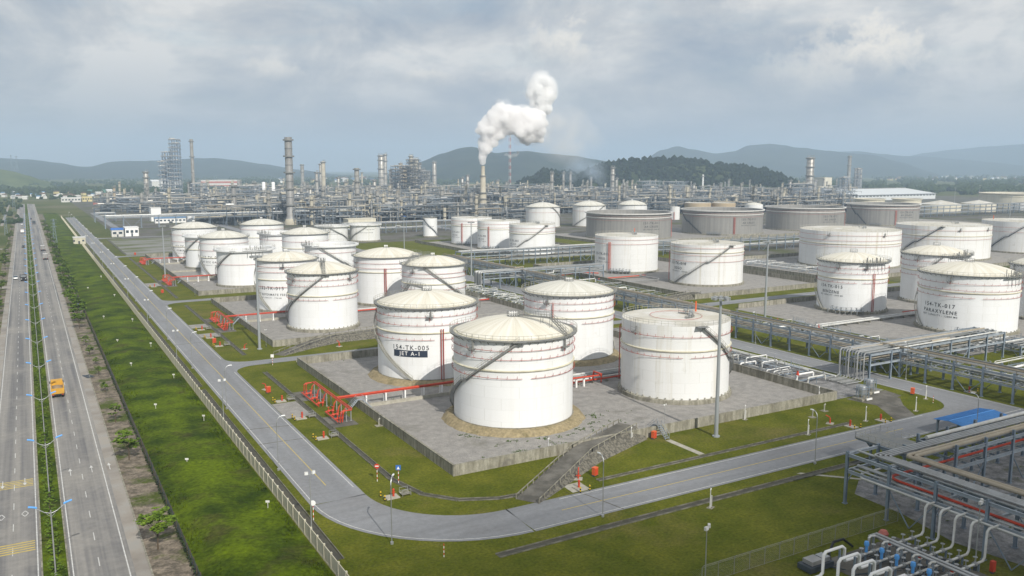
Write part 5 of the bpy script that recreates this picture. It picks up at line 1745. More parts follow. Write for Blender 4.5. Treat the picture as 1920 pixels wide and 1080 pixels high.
rack('long blue-grey pipe rack running beside the inner road to the right edge', (187.2, 399), (187.2, 60), 7.3, 7.0, (3.9, 6.2), 7.06, 9, 3, top_tray=True)
rack('pipe rack crossing between the middle tank groups', (195, 392), (345, 392), 7.0, 8.6, (3.6, 6.0, 8.2), 7.5, 7, 4)
rack('pipe rack behind the diesel tanks, farther right', (347, 385), (560, 385), 7.0, 8.6, (4.0, 7.0), 8.0, 6, 5, far=True)
rack('overhead pipe bridge crossing the inner road behind the dome', (168.7, 318), (232, 318), 8.0, 7.4, (4.6, 7.0), 7.5, 6, 6)
rack('overhead pipe bridge crossing the inner road before the PARAXYLENE tank', (175.6, 130.6), (232, 130.6), 8.6, 7.2, (4.4, 6.9), 8.0, 7, 7)
rack('low pipe rack feeding the aromatics tanks from the right edge', (236, 128), (330, 128), 7.0, 3.2, (1.6, 2.9), 8.0, 8, 8, mats=['pipe_white', 'pipe_silver', 'pipe_tan', 'pipe_grey'])
rack('far pipe rack before the pale tanks on the right', (760, 560), (1060, 560), 7.0, 12, (4, 8, 11.5), 11, 6, 9, far=True)
rack('pipe rack in front of the process units, left of the slender tank', (215, 640), (330, 640), 7.0, 9.0, (4, 8.5), 9, 6, 10, far=True)
rack('pale pipe bridge behind the site buildings at left', (58, 800), (330, 800), 6.0, 11.5, (9.6, 11.0), 14, 6, 11, far=True, mats=['pipe_white', 'pipe_silver'])
rack('short white pipe trestle beside the far service road', (57, 905), (75, 905), 14.0, 9.0, (6, 8.6), 9, 6, 12, far=True, mats=['pipe_white'])
rack('front corner pipe rack on tall steel legs, red pipe along its side', (107.9, 83.2), (107.9, 24), 7.3, 8.5, (5.4, 8.0), 7.4, 0, 13, mats=['pipe_silver', 'pipe_grey', 'pipe_silver'], colw=0.4, brace=2)
rack('front pipe rack branch running to the right edge over gravel', (115.6, 75.3), (240, 75.3), 6.6, 9.2, (5.4, 8.0), 7.6, 0, 14, mats=['pipe_silver', 'pipe_grey'], colw=0.4, brace=2, skip_first=True)
# named pipes on the front rack
t = T('red_pipe', 'red fire-water pipe bending along the outside of the front pipe rack', 'pipe', (0, 0, 0))
MB().path([(225, 77.0, 6.05), (110.6, 77.0, 6.05), (110.0, 76.7, 6.05), (109.4, 76.0, 6.05), (109.2, 75.2, 6.05), (109.2, 24, 6.05)], 0.2, 10).build('run', MT['red'], t, True)
MB().path([(148, 76.8, 6.05), (148, 75.6, 5.6), (148, 74.6, 5.2), (148, 74.4, 4.4)], 0.2, 8).build('drop', MT['red'], t, True)
t = T('tan_pipe', 'tan insulated pipes turning from the branch onto the front rack', 'pipe', (0, 0, 0))
for k in range(2):
    MB().path([(238, 76.1 + k * 0.75, 8.75), (114.6 - k * 0.75, 76.1 + k * 0.75, 8.75), (114.0 - k * 0.75, 75.8 + k * 0.75, 8.75), (113.9 - k * 0.75, 75.2 + k * 0.75, 8.75), (113.9 - k * 0.75, 24, 8.75)], 0.3, 10).build('run', MT['pipe_tan'], t, True)
t = T('silver_pipe', 'silver pipes turning the corner at the head of the front rack', 'pipe', (0, 0, 0))
for k in range(4):
    MB().path([(236, 78.3 + k * 0.5, 8.6), (111.4 - k * 0.5, 78.3 + k * 0.5, 8.6), (111.0 - k * 0.5, 77.9 + k * 0.5, 8.6), (111.0 - k * 0.5, 24, 8.6)], 0.17, 8).build('run', MT['pipe_silver'], t, True)
MB().path([(236, 80.9, 8.7), (124, 80.9, 8.7)], 0.33, 10).build('large_run', MT['pipe_white'], t, True)
t = T('white_pipe', 'white pipe looping low along the outside of the front rack', 'pipe', (0, 0, 0))
MB().path([(120, 81.4, 5.2), (109.2, 81.4, 5.2), (108.2, 81.0, 5.2), (107.5, 80.0, 5.2), (107.5, 24, 5.2)], 0.17, 10).build('run', MT['pipe_white'], t, True)
# walkway platform on the corner
t = T('walkway_platform', 'grey grating platform reaching over the road edge from the front rack', 'platform', (0, 0, 0))
MB().box(123.8, 130.6, 83.4, 94.2, 4.95, 5.1).build('deck', MT['grating'], t)
b = MB()
for x in (124.2, 130.2):
    b.bar((x, 83.5, 4.8), (x, 94.1, 4.8), 0.25, 0.3)
for y in (84, 89, 94):
    b.bar((124, y, 4.8), (130.4, y, 4.8), 0.2, 0.28)
b.build('frame', MT['steel'], t)
for (x, y) in ((126.2, 92.6), (129.8, 92.6), (126.2, 86), (129.8, 86)):
    b = MB()
    b.box(x - 0.18, x + 0.18, y - 0.18, y + 0.18, 0, 4.7)
    b.bar((x, y, 3.2), (x, y + 1.4, 4.7), 0.14, 0.14)
    b.bar((x, y, 3.2), (x - 1.6, y, 4.7), 0.14, 0.14)
    b.build('leg', MT['steel'], t)
b = MB()
for (A, B) in (((123.9, 83.5), (123.9, 94.1)), ((123.9, 94.1), (130.5, 94.1)), ((130.5, 94.1), (130.5, 84))):
    n = int(math.hypot(B[0] - A[0], B[1] - A[1]) / 1.3)
    for i in range(n + 1):
        x, y = A[0] + (B[0] - A[0]) * i / n, A[1] + (B[1] - A[1]) * i / n
        b.bar((x, y, 5.1), (x, y, 6.2), 0.05, 0.05)
    for z in (5.65, 6.2):
        b.bar((A[0], A[1], z), (B[0], B[1], z), 0.045, 0.045)
b.build('handrail', MT['rail'], t)
# blue shelter
t = T('shelter', 'open shelter with a blue gabled sheet roof beside the road', 'shelter', (0, 0, 0))
for sgn in (-1, 1):
    b = MB()
    y1 = 94.9 + sgn * 3.2
    b.add([(152.2, 94.9, 3.45), (167.4, 94.9, 3.45), (167.4, y1, 3.05), (152.2, y1, 3.05), (152.2, 94.9, 3.37), (167.4, 94.9, 3.37), (167.4, y1, 2.97), (152.2, y1, 2.97)],
          [(0, 1, 2, 3) if sgn < 0 else (3, 2, 1, 0), (4, 5, 6, 7), (0, 3, 7, 4), (1, 2, 6, 5), (2, 3, 7, 6)])
    o = b.build('roof_slope', MT['roof_sheet'], t)
    b = MB()
    for i in range(38):
        x = 152.4 + i * 0.4
        b.bar((x, 94.9 + sgn * 0.05, 3.47), (x, y1, 3.07), 0.05, 0.05)
    b.build('sheet_ribs', MT['roof_sheet'], o)
for (x, y) in ((152.9, 92.2), (159.8, 92.2), (166.7, 92.2), (152.9, 97.6), (159.8, 97.6), (166.7, 97.6)):
    b = MB()
    b.box(x - 0.16, x + 0.16, y - 0.16, y + 0.16, 0, 3.0)
    b.bar((x, y, 2.0), (x + 0.9, y, 2.95), 0.1, 0.1)
    b.build('post', MT['steel'], t)
MB().box(152.4, 167.2, 94.82, 94.98, 3.46, 3.52).build('ridge_cap', MT['lamp_blue'], t)

# ------------------------------------------------------------------ metering skid in the lower right corner
t = T('metering_skid', 'white metering pipes with blue actuators below the front rack', 'pipework', (0, 0, 0))
rows = (68.4, 66.1, 63.9, 61.6, 59.4)
for i, y in enumerate(rows):
    x0 = 105.8 - 0.1 * i
    pts = [(108.2, y, 5.5), (x0 + 0.4, y, 5.5), (x0, y, 5.1), (x0 - 0.1, y, 1.7), (x0 - 0.5, y, 1.25), (91.2, y, 1.25)]
    MB().path(pts, 0.155, 10).build('meter_run', MT['pipe_white'], t, True)
    MB().path([(91.2, y, 1.25), (90.2, y, 1.25), (89.4, y, 1.3), (89.2, y, 1.8), (89.2, y, 3.0), (88.7, y, 3.4), (85.6, y, 3.4), (85.2, y, 3.0), (85.2, y, 0.7), (84.8, y, 0.35), (80, y, 0.35)], 0.19, 10).build('portal', MT['white'], t, True)
    for x in (88.0,):
        MB().box(x - 0.12, x + 0.12, y - 0.35, y - 0.12, 0, 3.2).build('portal_post', MT['steel'], t)
    for k, x in enumerate((92.6, 95.0, 97.6, 99.2, 101.2, 103.2)):
        b = MB()
        b.path([(x - 0.22, y, 1.25), (x + 0.22, y, 1.25)], 0.32, 10)
        b.cyl((x, y, 1.25), 0.07, 1.0, 6)
        b.lathe([(0.3, 0), (0.3, 0.05), (0.01, 0.05)], 8, (x, y, 2.2))
        b.build('valve', MT['galv'], t)
        b = MB()
        b.box(x + 0.8, x + 0.95, y - 0.12, y + 0.12, 0, 1.08)
        b.build('support', MT['steel'], t)
    b = MB()
    b.cyl((93.6, y, 1.5), 0.2, 1.0, 10)
    b.lathe([(0.32, 0), (0.34, 0.3), (0.26, 0.55), (0.01, 0.6)], 10, (93.6, y, 2.4))
    b.build('actuator', MT['lamp_blue'], t, True)
    if i % 2 == 0:
        MB().cyl((98.4, y, 1.4), 0.22, 0.7, 8).build('gauge', MT['red'], t)
for k in range(2):
    MB().path([(96.6 + k * 0.8, 70.2, 0.4), (96.6 + k * 0.8, 70.2, 2.3), (96.6 + k * 0.8, 69.7, 2.65), (96.6 + k * 0.8, 50, 2.65)], 0.2, 10).build('header', MT['pipe_silver'], t, True)
for i, y in enumerate((69.3, 67.2, 65.0, 62.8, 60.5)):
    MB().path([(96.9, y, 2.6), (95.6, y, 2.9), (95.2, y, 2.7), (95.2, y, 1.0)], 0.13, 8).build('branch', MT['pipe_white'], t, True)
    MB().box(96.9, 97.1, y + 0.5, y + 0.7, 0, 2.4).build('header_post', MT['steel_light'], t)
b = MB()
for i in range(26):
    x = random.uniform(89, 103)
    y = random.uniform(58, 70)
    b.path([(x, y, 0.3), (x + random.uniform(-3, 3), y, 0.3), (x + random.uniform(-3, 3), y + random.uniform(-2, 2), 0.3)], random.uniform(0.05, 0.1), 5)
tag(b.build('small_lines', MT['dark_steel'], t), kind='stuff')
MB().sheet(rect(88.5, 104.0, 50, 71.5), 0.05).build('slab', MT['slab'], t)
b = MB()
b.path([(95.8, 72.2, 0.2), (94.0, 72.4, 1.6), (91.5, 72.0, 1.9), (89.5, 71.0, 1.1), (88.8, 70.0, 0.3)], 0.17, 8)
tag(b.build('hose', MT['black'], None, True), 'thick black hose arching behind the metering pipes', 'hose')
t = T('equipment_box', 'low grey equipment skid beside the black hose', 'equipment', (86.5, 70.6, 0))
MB().box(-2.2, 2.2, -1.1, 1.1, 0.2, 0.9).build('frame', MT['dark_steel'], t)
MB().box(-1.6, 0.4, -0.8, 0.8, 0.95, 1.5).build('tank', MT['stack_grey'], t)
MB().box(0.6, 1.9, -0.7, 0.7, 0.95, 1.5).build('motor', MT['galv'], t)
t = T('red_cover', 'round red covered valve at the head of the metering pipes', 'valve', (101.5, 71.6, 0))
MB().lathe([(0.25, 0), (0.3, 0.4), (0.62, 0.7), (0.7, 1.1), (0.45, 1.5), (0.01, 1.6)], 12).build('cover', MT['red_faded'], t, True)
MB().box(-0.5, 0.5, -0.5, 0.5, 0, 0.06).build('base', MT['concrete'], t)
t = T('extinguisher_box', 'upright red extinguisher box on the gravel below the front rack', 'cabinet', (105.2, 58.2, 0))
MB().box(-0.3, 0.3, -0.25, 0.25, 0.3, 1.7).build('body', MT['red'], t)
MB().box(-0.2, 0.2, -0.15, 0.15, 0, 0.3).build('foot', MT['dark_steel'], t)

# ------------------------------------------------------------------ low valve manifolds (rows of pipes with loops, valves, platforms)
def manifold(label, x0, x1, y0, y1, seed, nl=9, nloop=14, base=True):
    rnd = random.Random(seed)
    t = T('valve_manifold', label, 'pipework', (x0, y0, 0), group='valve manifolds')
    W_, D_ = x1 - x0, y1 - y0
    for k in range(nl):
        x = W_ * (k + 0.6) / nl
        r = rnd.choice((0.12, 0.16, 0.2, 0.26))
        z = rnd.choice((0.7, 0.9, 1.2))
        s, e = rnd.uniform(0, 0.25) * D_, rnd.uniform(0.7, 1) * D_
        MB().path([(x, s, z), (x, e, z)], r, 8).build('pipe', MT[rnd.choice(('pipe_white', 'pipe_silver', 'pipe_silver', 'pipe_grey'))], t, True)
    for k in range(nloop):
        y = D_ * (k + rnd.uniform(0.2, 0.8)) / nloop
        r = rnd.choice((0.1, 0.14, 0.18, 0.22))
        a_ = rnd.uniform(0, 0.4) * W_
        c_ = a_ + rnd.uniform(0.3, 0.6) * W_
        z = rnd.uniform(1.4, 2.4)
        MB().path([(a_, y, 0.5), (a_, y, z - 0.3), (a_ + 0.3, y, z), (c_ - 0.3, y, z), (c_, y, z - 0.3), (c_, y, 0.5)], r, 8).build('loop_pipe', MT[rnd.choice(('pipe_white', 'white', 'pipe_silver'))], t, True)
        b = MB()
        vx = rnd.uniform(a_, c_)
        b.cyl((vx, y, z), 0.3 * r / 0.14 * 0.5, 0.9, 6)
        b.path([(vx - 0.25, y, z), (vx + 0.25, y, z)], r + 0.1, 8)
        b.lathe([(0.3, 0), (0.3, 0.05), (0.01, 0.05)], 8, (vx, y, z + 0.85))
        b.build('valve', MT['red' if rnd.random() < 0.12 else 'galv'], t)
    b = MB()
    for k in range(int(W_ * D_ / 14)):
        x, y = rnd.uniform(0, W_), rnd.uniform(0, D_)
        b.bar((x, y, 0), (x, y, rnd.uniform(0.6, 2.2)), 0.1, 0.1)
    for k in range(int(D_ / 6)):
        y = D_ * (k + 0.5) / int(D_ / 6)
        b.bar((0, y, 0.45), (W_, y, 0.45), 0.2, 0.25)
    tag(b.build('supports', MT['steel'], t), kind='stuff')
    b = MB()
    for k in range(int(D_ / 9)):
        y = rnd.uniform(0, D_ - 4)
        x = rnd.uniform(0, W_ - 2)
        b.box(x, x + 1.2, y, y + 4, 1.3, 1.36)
        for dz in (0.5, 1.0):
            for xx in (x, x + 1.2):
                b.bar((xx, y, 1.36 + dz), (xx, y + 4, 1.36 + dz), 0.04, 0.04)
        for yy_ in (y, y + 2, y + 4):
            for xx in (x, x + 1.2):
                b.bar((xx, yy_, 0), (xx, yy_, 2.36), 0.05, 0.05)
    b.build('platform', MT['steel_light'], t)
    return t
manifold('white valve manifold right of the four front tanks', 158, 172.5, 136, 206, 21, 9, 26)
manifold('white valve manifold behind the front domed tank beside the inner road', 157.5, 172.5, 246, 330, 22, 9, 26)
manifold('pipe manifold between the long rack and the BENZENE tank', 200, 224, 148, 196, 23, 9, 18)
manifold('pipe manifold between the long rack and the PARAXYLENE tank', 232, 262, 136, 146, 24, 10, 10)
manifold('pipe manifold beside the long rack at the right edge', 204, 250, 96, 126, 25, 12, 16)
manifold('pipe manifold below the first diesel tank', 200, 226, 262, 312, 26, 8, 16)
manifold('pipe manifold with orange pipes left of the very wide tanks', 336, 358, 285, 345, 27, 8, 12)
t = T('pump_skid', 'pair of grey pump skids on the apron beside the junction', 'pump skid', (0, 0, 0))
for (x, y) in ((161.5, 121.5), (168.0, 124.5)):
    MB().box(x - 1.8, x + 1.8, y - 1.4, y + 1.4, 0.05, 0.5).build('base', MT['concrete'], t)
    b = MB()
    b.lathe([(0.9, 0), (1.0, 0.4), (1.0, 1.4), (0.8, 1.9), (0.01, 2.1)], 12, (x, y, 1.2))
    b.build('vessel', MT['galv'], t, True)
    b = MB()
    for k in range(10):
        a = k / 10 * 2 * PI
        b.bar((x + 1.5 * math.cos(a), y + 1.3 * math.sin(a), 0.4), (x + 1.5 * math.cos(a), y + 1.3 * math.sin(a), 3.2), 0.08, 0.08)
    for z in (1.6, 2.6, 3.1):
        pts = [(x + 1.5 * math.cos(k / 10 * 2 * PI), y + 1.3 * math.sin(k / 10 * 2 * PI), z) for k in range(10)]
        b.path(pts, 0.05, 4, closed=True)
    b.build('cage', MT['steel'], t)
    MB().box(x - 0.9, x + 0.9, y - 1.9, y - 1.75, 0.3, 0.7).build('name_plate', MT['white'], t)
t = T('riser_bank', 'bank of grey pipes dropping from the overhead bridge at the inner road', 'pipework', (0, 0, 0))
for k in range(9):
    y = 131.2 + k * 0.85
    r = (0.15, 0.11, 0.18)[k % 3]
    MB().path([(185, y, 7.4), (174.6 - 0.1 * (k % 3), y, 7.4), (174.2 - 0.1 * (k % 3), y, 7.0), (174.2 - 0.1 * (k % 3), y, 0.9), (173.4, y, 0.5), (168, y, 0.5)], r, 8).build('pipe', MT[('pipe_silver', 'pipe_grey', 'pipe_silver')[k % 3]], t, True)
t = T('riser_bank', 'bank of grey pipes dropping from the farther overhead bridge', 'pipework', (0, 0, 0))
for k in range(8):
    y = 318.8 + k * 0.85
    MB().path([(185, y, 7.5), (168.2, y, 7.5), (167.8, y, 7.1), (167.8, y, 0.9), (167.2, y, 0.5), (163, y, 0.5)], 0.2, 8).build('pipe', MT[('pipe_silver', 'pipe_grey', 'pipe_white')[k % 3]], t, True)
# process lines inside the front bund
t = T('ground_pipes', 'white pipes with a red one running between the front tanks', 'pipework', (0, 0, 0))
for k, (y, r, m_) in enumerate(((170.5, 0.3, 'pipe_white'), (168.9, 0.22, 'pipe_silver'), (167.5, 0.26, 'pipe_grey'), (165.8, 0.24, 'pipe_white'), (164.2, 0.2, 'red'))):
    MB().path([(100, y, 0.75), (157, y, 0.75)], r, 8).build('pipe', MT[m_], t, True)
b = MB()
for i in range(14):
    b.box(100 + i * 4.2, 100.3 + i * 4.2, 163.5, 171.2, 0, 0.45)
b.build('sleepers', MT['concrete'], t)
MB().path([(117.0, 160.6, 0.9), (117.0, 160.6, 3.0), (117.0, 163.6, 3.0), (117.0, 164.2, 0.8)], 0.2, 8).build('red_loop', MT['red'], t, True)
for x in (111, 113.2):
    MB().box(x - 0.2, x + 0.2, 162.2, 162.6, 0, 2.4).build('pipe_post', MT['white'], t)
MB().path([(117.0, 161.2, 2.6), (109.5, 161.8, 2.6), (109.5, 161.8, 0.6)], 0.2, 8).build('red_branch', MT['red'], t, True)
b = MB()
for k in range(12):
    b.bar((103 + k * 0.55, 161.5, 1.35), (103 + k * 0.55, 172.5, 1.35), 0.03, 0.04) if k in (0, 2) else None
b.box(103, 104.1, 162, 172, 1.3, 1.36)
for y in (162, 165, 168.5, 172):
    for x in (103, 104.1):
        b.bar((x, y, 0), (x, y, 2.4), 0.06, 0.06)
for x in (103, 104.1):
    for z in (1.9, 2.4):
        b.bar((x, 162, z), (x, 172, z), 0.05, 0.05)
b.build('footbridge', MT['steel'], t)
t = T('ground_pipes', 'white pipe pair between the second group of tanks', 'pipework', (0, 0, 0))
for k, y in enumerate((292.3, 290.8, 289.5)):
    MB().path([(95, y, 0.75), (157, y, 0.75)], 0.26, 8).build('pipe', MT[('pipe_white', 'pipe_silver', 'red')[k]], t, True)
t = T('ground_pipes', 'long white pipes on low stands before the BENZENE and PARAXYLENE tanks', 'pipework', (0, 0, 0))
for k in range(3):
    MB().path([(214, 186.5 - k * 1.1, 0.9), (285, 186.5 - k * 1.1, 0.9)], 0.3, 8).build('pipe', MT[('pipe_white', 'pipe_silver', 'pipe_white')[k]], t, True)
MB().path([(262, 183.0, 2.4), (272, 183.0, 2.4), (272, 182.8, 0.8), (290, 182.8, 0.8)], 0.2, 8).build('red_pipe', MT['red'], t, True)
for x in range(216, 284, 6):
    MB().box(x - 0.15, x + 0.15, 183.6, 187.2, 0, 0.6).build('stand', MT['concrete'], t)
t = T('ground_pipes', 'red and silver pipes on stands in front of the diesel tanks', 'pipework', (0, 0, 0))
MB().path([(205, 262, 1.6), (206, 330, 1.6), (222, 333, 1.6), (228, 333, 2.4), (240, 333, 1.2)], 0.22, 8).build('red_pipe', MT['red'], t, True)
MB().path([(228, 316.6, 1.0), (256, 316.6, 1.0)], 0.24, 8).build('red_branch', MT['red'], t, True)
MB().path([(205, 300, 1.2), (250, 300, 1.2), (252, 302, 1.2), (252, 316, 1.2)], 0.3, 8).build('silver_pipe', MT['pipe_silver'], t, True)
for y in range(264, 332, 6):
    MB().box(205.2, 205.5, y - 0.12, y + 0.12, 0, 1.4).build('stand', MT['steel'], t)

# ------------------------------------------------------------------ red fire-water manifolds at the bund corners
def fire_manifold(label, yc, ymin, ymax, xe, seed):
    rnd = random.Random(seed)
    t = T('fire_manifold', label, 'fire pipework', (54.5, yc, 0), group='red fire manifolds')
    for k in range(2):
        MB().path([(0.6, k * 0.45, 2.75), (xe - 54.5 - 0.4, k * 0.45, 2.75), (xe - 54.5, k * 0.45, 2.4), (xe - 54.5, k * 0.45, 1.0)] if k else [(0.6, 0, 2.75), (xe - 54.5, 0, 2.75)], 0.16, 8).build('main_pipe', MT['red'], t, True)
    b = MB()
    b.bar((0.6, 0.22, 2.5), (xe - 54.8, 0.22, 2.5), 0.7, 0.12)
    b.build('main_beam', MT['red'], t)
    for (s, e) in ((0.3, ymax - yc), (-0.3, ymin - yc)):
        sg_ = 1 if e > 0 else -1
        for k in range(2):
            x = 0.2 + k * 0.5
            MB().path([(x, s, 3.0), (x, e - sg_ * 0.4, 3.0), (x - 0.2, e, 2.8), (x - 1.6, e, 2.8), (x - 2.0, e, 2.5), (x - 2.1, e, 0.5)], 0.14, 8).build('header_pipe', MT['red'], t, True)
        for k in range(3):
            yv = s + (e - s) * (0.25 + 0.3 * k)
            for x in (-0.1, 0.9):
                b = MB()
                b.box(x - 0.1, x + 0.1, yv - 0.1, yv + 0.1, 0, 2.85)
                b.box(x - 0.2, x + 0.2, yv - 0.2, yv + 0.2, 0, 0.1)
                b.build('support_post', MT['galv'], t)
            MB().path([(0.0, yv + 0.3, 2.9), (-0.5, yv + 0.3, 2.4), (-0.7, yv + 0.3, 1.0), (-2.4, yv + 0.3, 0.8)], 0.13, 8).build('drop_pipe', MT['red'], t, True)
            for q in range(2):
                b = MB()
                xv = -0.9 - q * 0.9
                b.path([(xv - 0.25, yv + 0.3, 0.85), (xv + 0.25, yv + 0.3, 0.85)], 0.28, 8)
                b.cyl((xv, yv + 0.3, 0.9), 0.07, 0.8, 6)
                b.lathe([(0.26, 0), (0.26, 0.06), (0.01, 0.06)], 8, (xv, yv + 0.3, 1.65))
                b.cyl((xv, yv + 0.3, 0.05), 0.1, 0.7, 6)
                b.build('valve', MT['red'], t)
        yv = s + (e - s) * 0.7
        MB().path([(-2.4, s + (e - s) * 0.2, 0.75), (-2.4, e, 0.75)], 0.15, 8).build('lower_header', MT['red'], t, True)
    n = int((xe - 60) / 4.5)
    for i in range(n):
        for k in range(2):
            x = 7.5 + i * 4.6
            b = MB()
            b.box(x - 0.16, x + 0.16, -0.4 + k * 1.1, -0.1 + k * 1.1, 0, 2.4)
            b.box(x - 0.3, x + 0.3, -0.5 + k * 1.1, k * 1.1, 0, 0.25)
            b.build('white_post', MT['white'], t)
    # steel steps over the bund wall
    b = MB()
    for s in (-1, 1):
        for xx in (-0.4, 0.4):
            b.bar((5.5 + s * 2.6, -1.6 + xx, 0.1), (5.5 + s * 0.6, -1.6 + xx, 2.1), 0.07, 0.2)
            b.bar((5.5 + s * 2.6, -1.6 + xx, 1.1), (5.5 + s * 0.6, -1.6 + xx, 3.1), 0.05, 0.05)
        for k in range(6):
            u = (k + 0.5) / 6
            b.bar((5.5 + s * (2.6 - 2.0 * u), -2.0, 0.1 + 2.0 * u), (5.5 + s * (2.6 - 2.0 * u), -1.2, 0.1 + 2.0 * u), 0.26, 0.05)
    b.box(4.9, 6.1, -2.0, -1.2, 2.08, 2.14)
    b.build('stile', MT['steel_light'], t)
    return t
fire_manifold('bright red fire-water manifold feeding the front tanks', 172.6, 162, 188, 84, 1)
fire_manifold('bright red fire-water manifold feeding the second group of tanks', 289.3, 276, 300, 77, 2)
fire_manifold('red fire-water manifold before the nearest rear left tank', 407.0, 396, 417, 76, 3)
fire_manifold('farthest red fire-water manifold, near the ISOMERATE tank', 497.5, 490, 505, 76, 4)

# ================================================================== VEGETATION
def leafcloud(b, c, rx, ry, rz_, clumps, per, s0, s1, rnd, flat=0.5):
    for k in range(clumps):
        u = rnd.random() ** 0.4
        th, ph = rnd.uniform(0, 2 * PI), math.acos(rnd.uniform(-1, 1))
        cx = c[0] + rx * u * math.sin(ph) * math.cos(th)
        cy = c[1] + ry * u * math.sin(ph) * math.sin(th)
        cz = c[2] + rz_ * u * math.cos(ph)
        cr = rnd.uniform(0.18, 0.34) * min(rx, rz_ * 1.4)
        for j in range(per):
            x, y, z = cx + rnd.gauss(0, cr), cy + rnd.gauss(0, cr), cz + rnd.gauss(0, cr * flat)
            s = rnd.uniform(s0, s1)
            a = rnd.uniform(0, 2 * PI)
            t = rnd.uniform(-0.7, 0.7)
            dx, dy, dz = math.cos(a) * s, math.sin(a) * s, t * s * 0.6
            ex, ey, ez = -math.sin(a) * s * 0.6, math.cos(a) * s * 0.6, rnd.uniform(-0.4, 0.4) * s
            b.add([(x - dx, y - dy, z - dz), (x + ex, y + ey, z + ez), (x + dx, y + dy, z + dz), (x - ex, y - ey, z - ez)], [(0, 1, 2, 3)])
def tree_meshes(seed, h, rx, sparse=1.0):
    rnd = random.Random(seed)
    tr = MB()
    pts = [(0, 0, 0)]
    for i in range(1, 5):
        pts.append((pts[-1][0] + rnd.uniform(-0.08, 0.08), pts[-1][1] + rnd.uniform(-0.08, 0.08), h * 0.62 * i / 4))
    for i in range(4):
        tr.tube(pts[i], pts[i + 1], 0.11 - 0.016 * i, 6)
    lobes = []
    for k in range(9):
        a = k / 9 * 2 * PI + rnd.uniform(-0.3, 0.3)
        r = rx * rnd.uniform(0.35, 0.95)
        z = h * rnd.uniform(0.52, 0.98)
        e = (r * math.cos(a), r * math.sin(a), z)
        s = pts[rnd.choice((2, 3, 4))]
        m_ = (e[0] * 0.45 + s[0] * 0.4, e[1] * 0.45 + s[1] * 0.4, (s[2] + z) / 2 + 0.15)
        tr.path([s, m_, e], 0.035, 5)
        lobes.append(e)
    lf = MB()
    for e in lobes:
        leafcloud(lf, e, rx * 0.42, rx * 0.42, h * 0.085, max(3, int(9 * sparse)), 22, 0.13, 0.26, rnd, 0.35)
    leafcloud(lf, (0, 0, h * 0.92), rx * 0.5, rx * 0.5, h * 0.1, max(3, int(10 * sparse)), 22, 0.13, 0.26, rnd, 0.35)
    return tr.mesh('trunk', MT['bark']), lf.mesh('crown', MT['leaf_bright'])
TREES = [tree_meshes(31 + i, h_, r_, s_) for i, (h_, r_, s_) in enumerate(((5.0, 2.1, 1.0), (4.6, 1.8, 0.55), (5.4, 2.3, 1.2), (4.2, 1.5, 0.7)))]
def tree(label, x, y, v, sc, group):
    t = T('tree', label, 'tree', (x, y, 0.03), random.uniform(0, 6), group)
    t.scale = (sc, sc, sc)
    OB('trunk', TREES[v][0], t)
    OB('crown', TREES[v][1], t)
ty = [119.4, 160.5, 186.5, 214, 232, 246, 259, 273, 305, 318, 330, 346, 358, 370, 383, 395, 408, 422, 436, 450, 465, 482, 500, 520, 540, 560, 585, 610, 640, 670, 700, 740, 780, 820, 870]
for i, y in enumerate(ty):
    tree('%s roadside tree on the right verge of the highway, counted from the near end' % ORD[i], 12.8 + random.uniform(-0.5, 0.6), y, (2, 0, 1, 3, 1, 3, 3, 1)[i] if i < 8 else random.choice((0, 2, 0, 2)), (1.0, 1.05, 0.85, 0.6, 0.55, 0.5, 0.7, 0.7)[i] if i < 8 else random.uniform(0.95, 1.35), 'trees on the right verge')
for i, y in enumerate((268, 345, 352, 366, 402, 418, 447, 505, 540, 590, 620, 660, 700, 760, 830)):
    tree('%s roadside tree on the left verge of the highway, counted from the near end' % ORD[i], -11.9 + random.uniform(-0.6, 0.5), y, random.choice((0, 1, 2, 3)), random.uniform(0.8, 1.2), 'trees on the left verge')
SHR = []
for i in range(4):
    rnd = random.Random(80 + i)
    lf = MB()
    for k in range(4):
        leafcloud(lf, (rnd.uniform(-0.15, 0.15), rnd.uniform(-0.2, 0.2), 0.5 + 0.55 * k), 1.0 - 0.16 * k, 1.25 - 0.2 * k, 0.24, 9 - k, 24, 0.11, 0.22, rnd, 0.4)
    st = MB()
    st.tube((0, 0, 0), (0, 0, 2.0), 0.06, 5)
    for k in range(6):
        a = k * 1.05
        st.tube((0, 0, 0.4 + 0.25 * k), (0.7 * math.cos(a), 0.8 * math.sin(a), 0.7 + 0.25 * k), 0.025, 4)
    SHR.append((st.mesh('stem', MT['bark']), lf.mesh('foliage', MT['leaf_bright'])))
for i in range(60):
    y = 104 + i * 5.2 + random.uniform(-0.7, 0.7)
    if 300 < y < 306 or (i % 9 == 5 and i > 3):
        y += 1.6
    v = random.randrange(4)
    t = T('median_shrub', '%s layered green shrub along the highway median, counted from the near end' % ORD[i], 'shrub', (random.uniform(-0.15, 0.15), y, 0.1), random.uniform(0, 6), 'shrubs on the median')
    sc = random.uniform(0.72, 1.0)
    t.scale = (sc, sc, sc * random.uniform(0.85, 1.1))
    OB('stem', SHR[v][0], t)
    OB('foliage', SHR[v][1], t)
b = MB()
rnd = random.Random(5)
for i in range(150):
    leafcloud(b, (0, 420 + i * 5.5, 1.0), 0.85, 1.6, 0.55, 6, 10, 0.2, 0.4, rnd, 0.5)
for i in range(420):                                     # low ground cover between the median shrubs
    leafcloud(b, (rnd.uniform(-1.0, 1.0), 96 + i * 0.78, 0.22), 0.35, 0.5, 0.1, 2, 9, 0.07, 0.14, rnd, 0.3)
tag(b.build('median_hedge', MT['leaf_bright']), 'low hedge growth along the highway median', 'hedge', kind='stuff')
b = MB()                                                  # weeds on the gravel and along walls
rnd = random.Random(6)
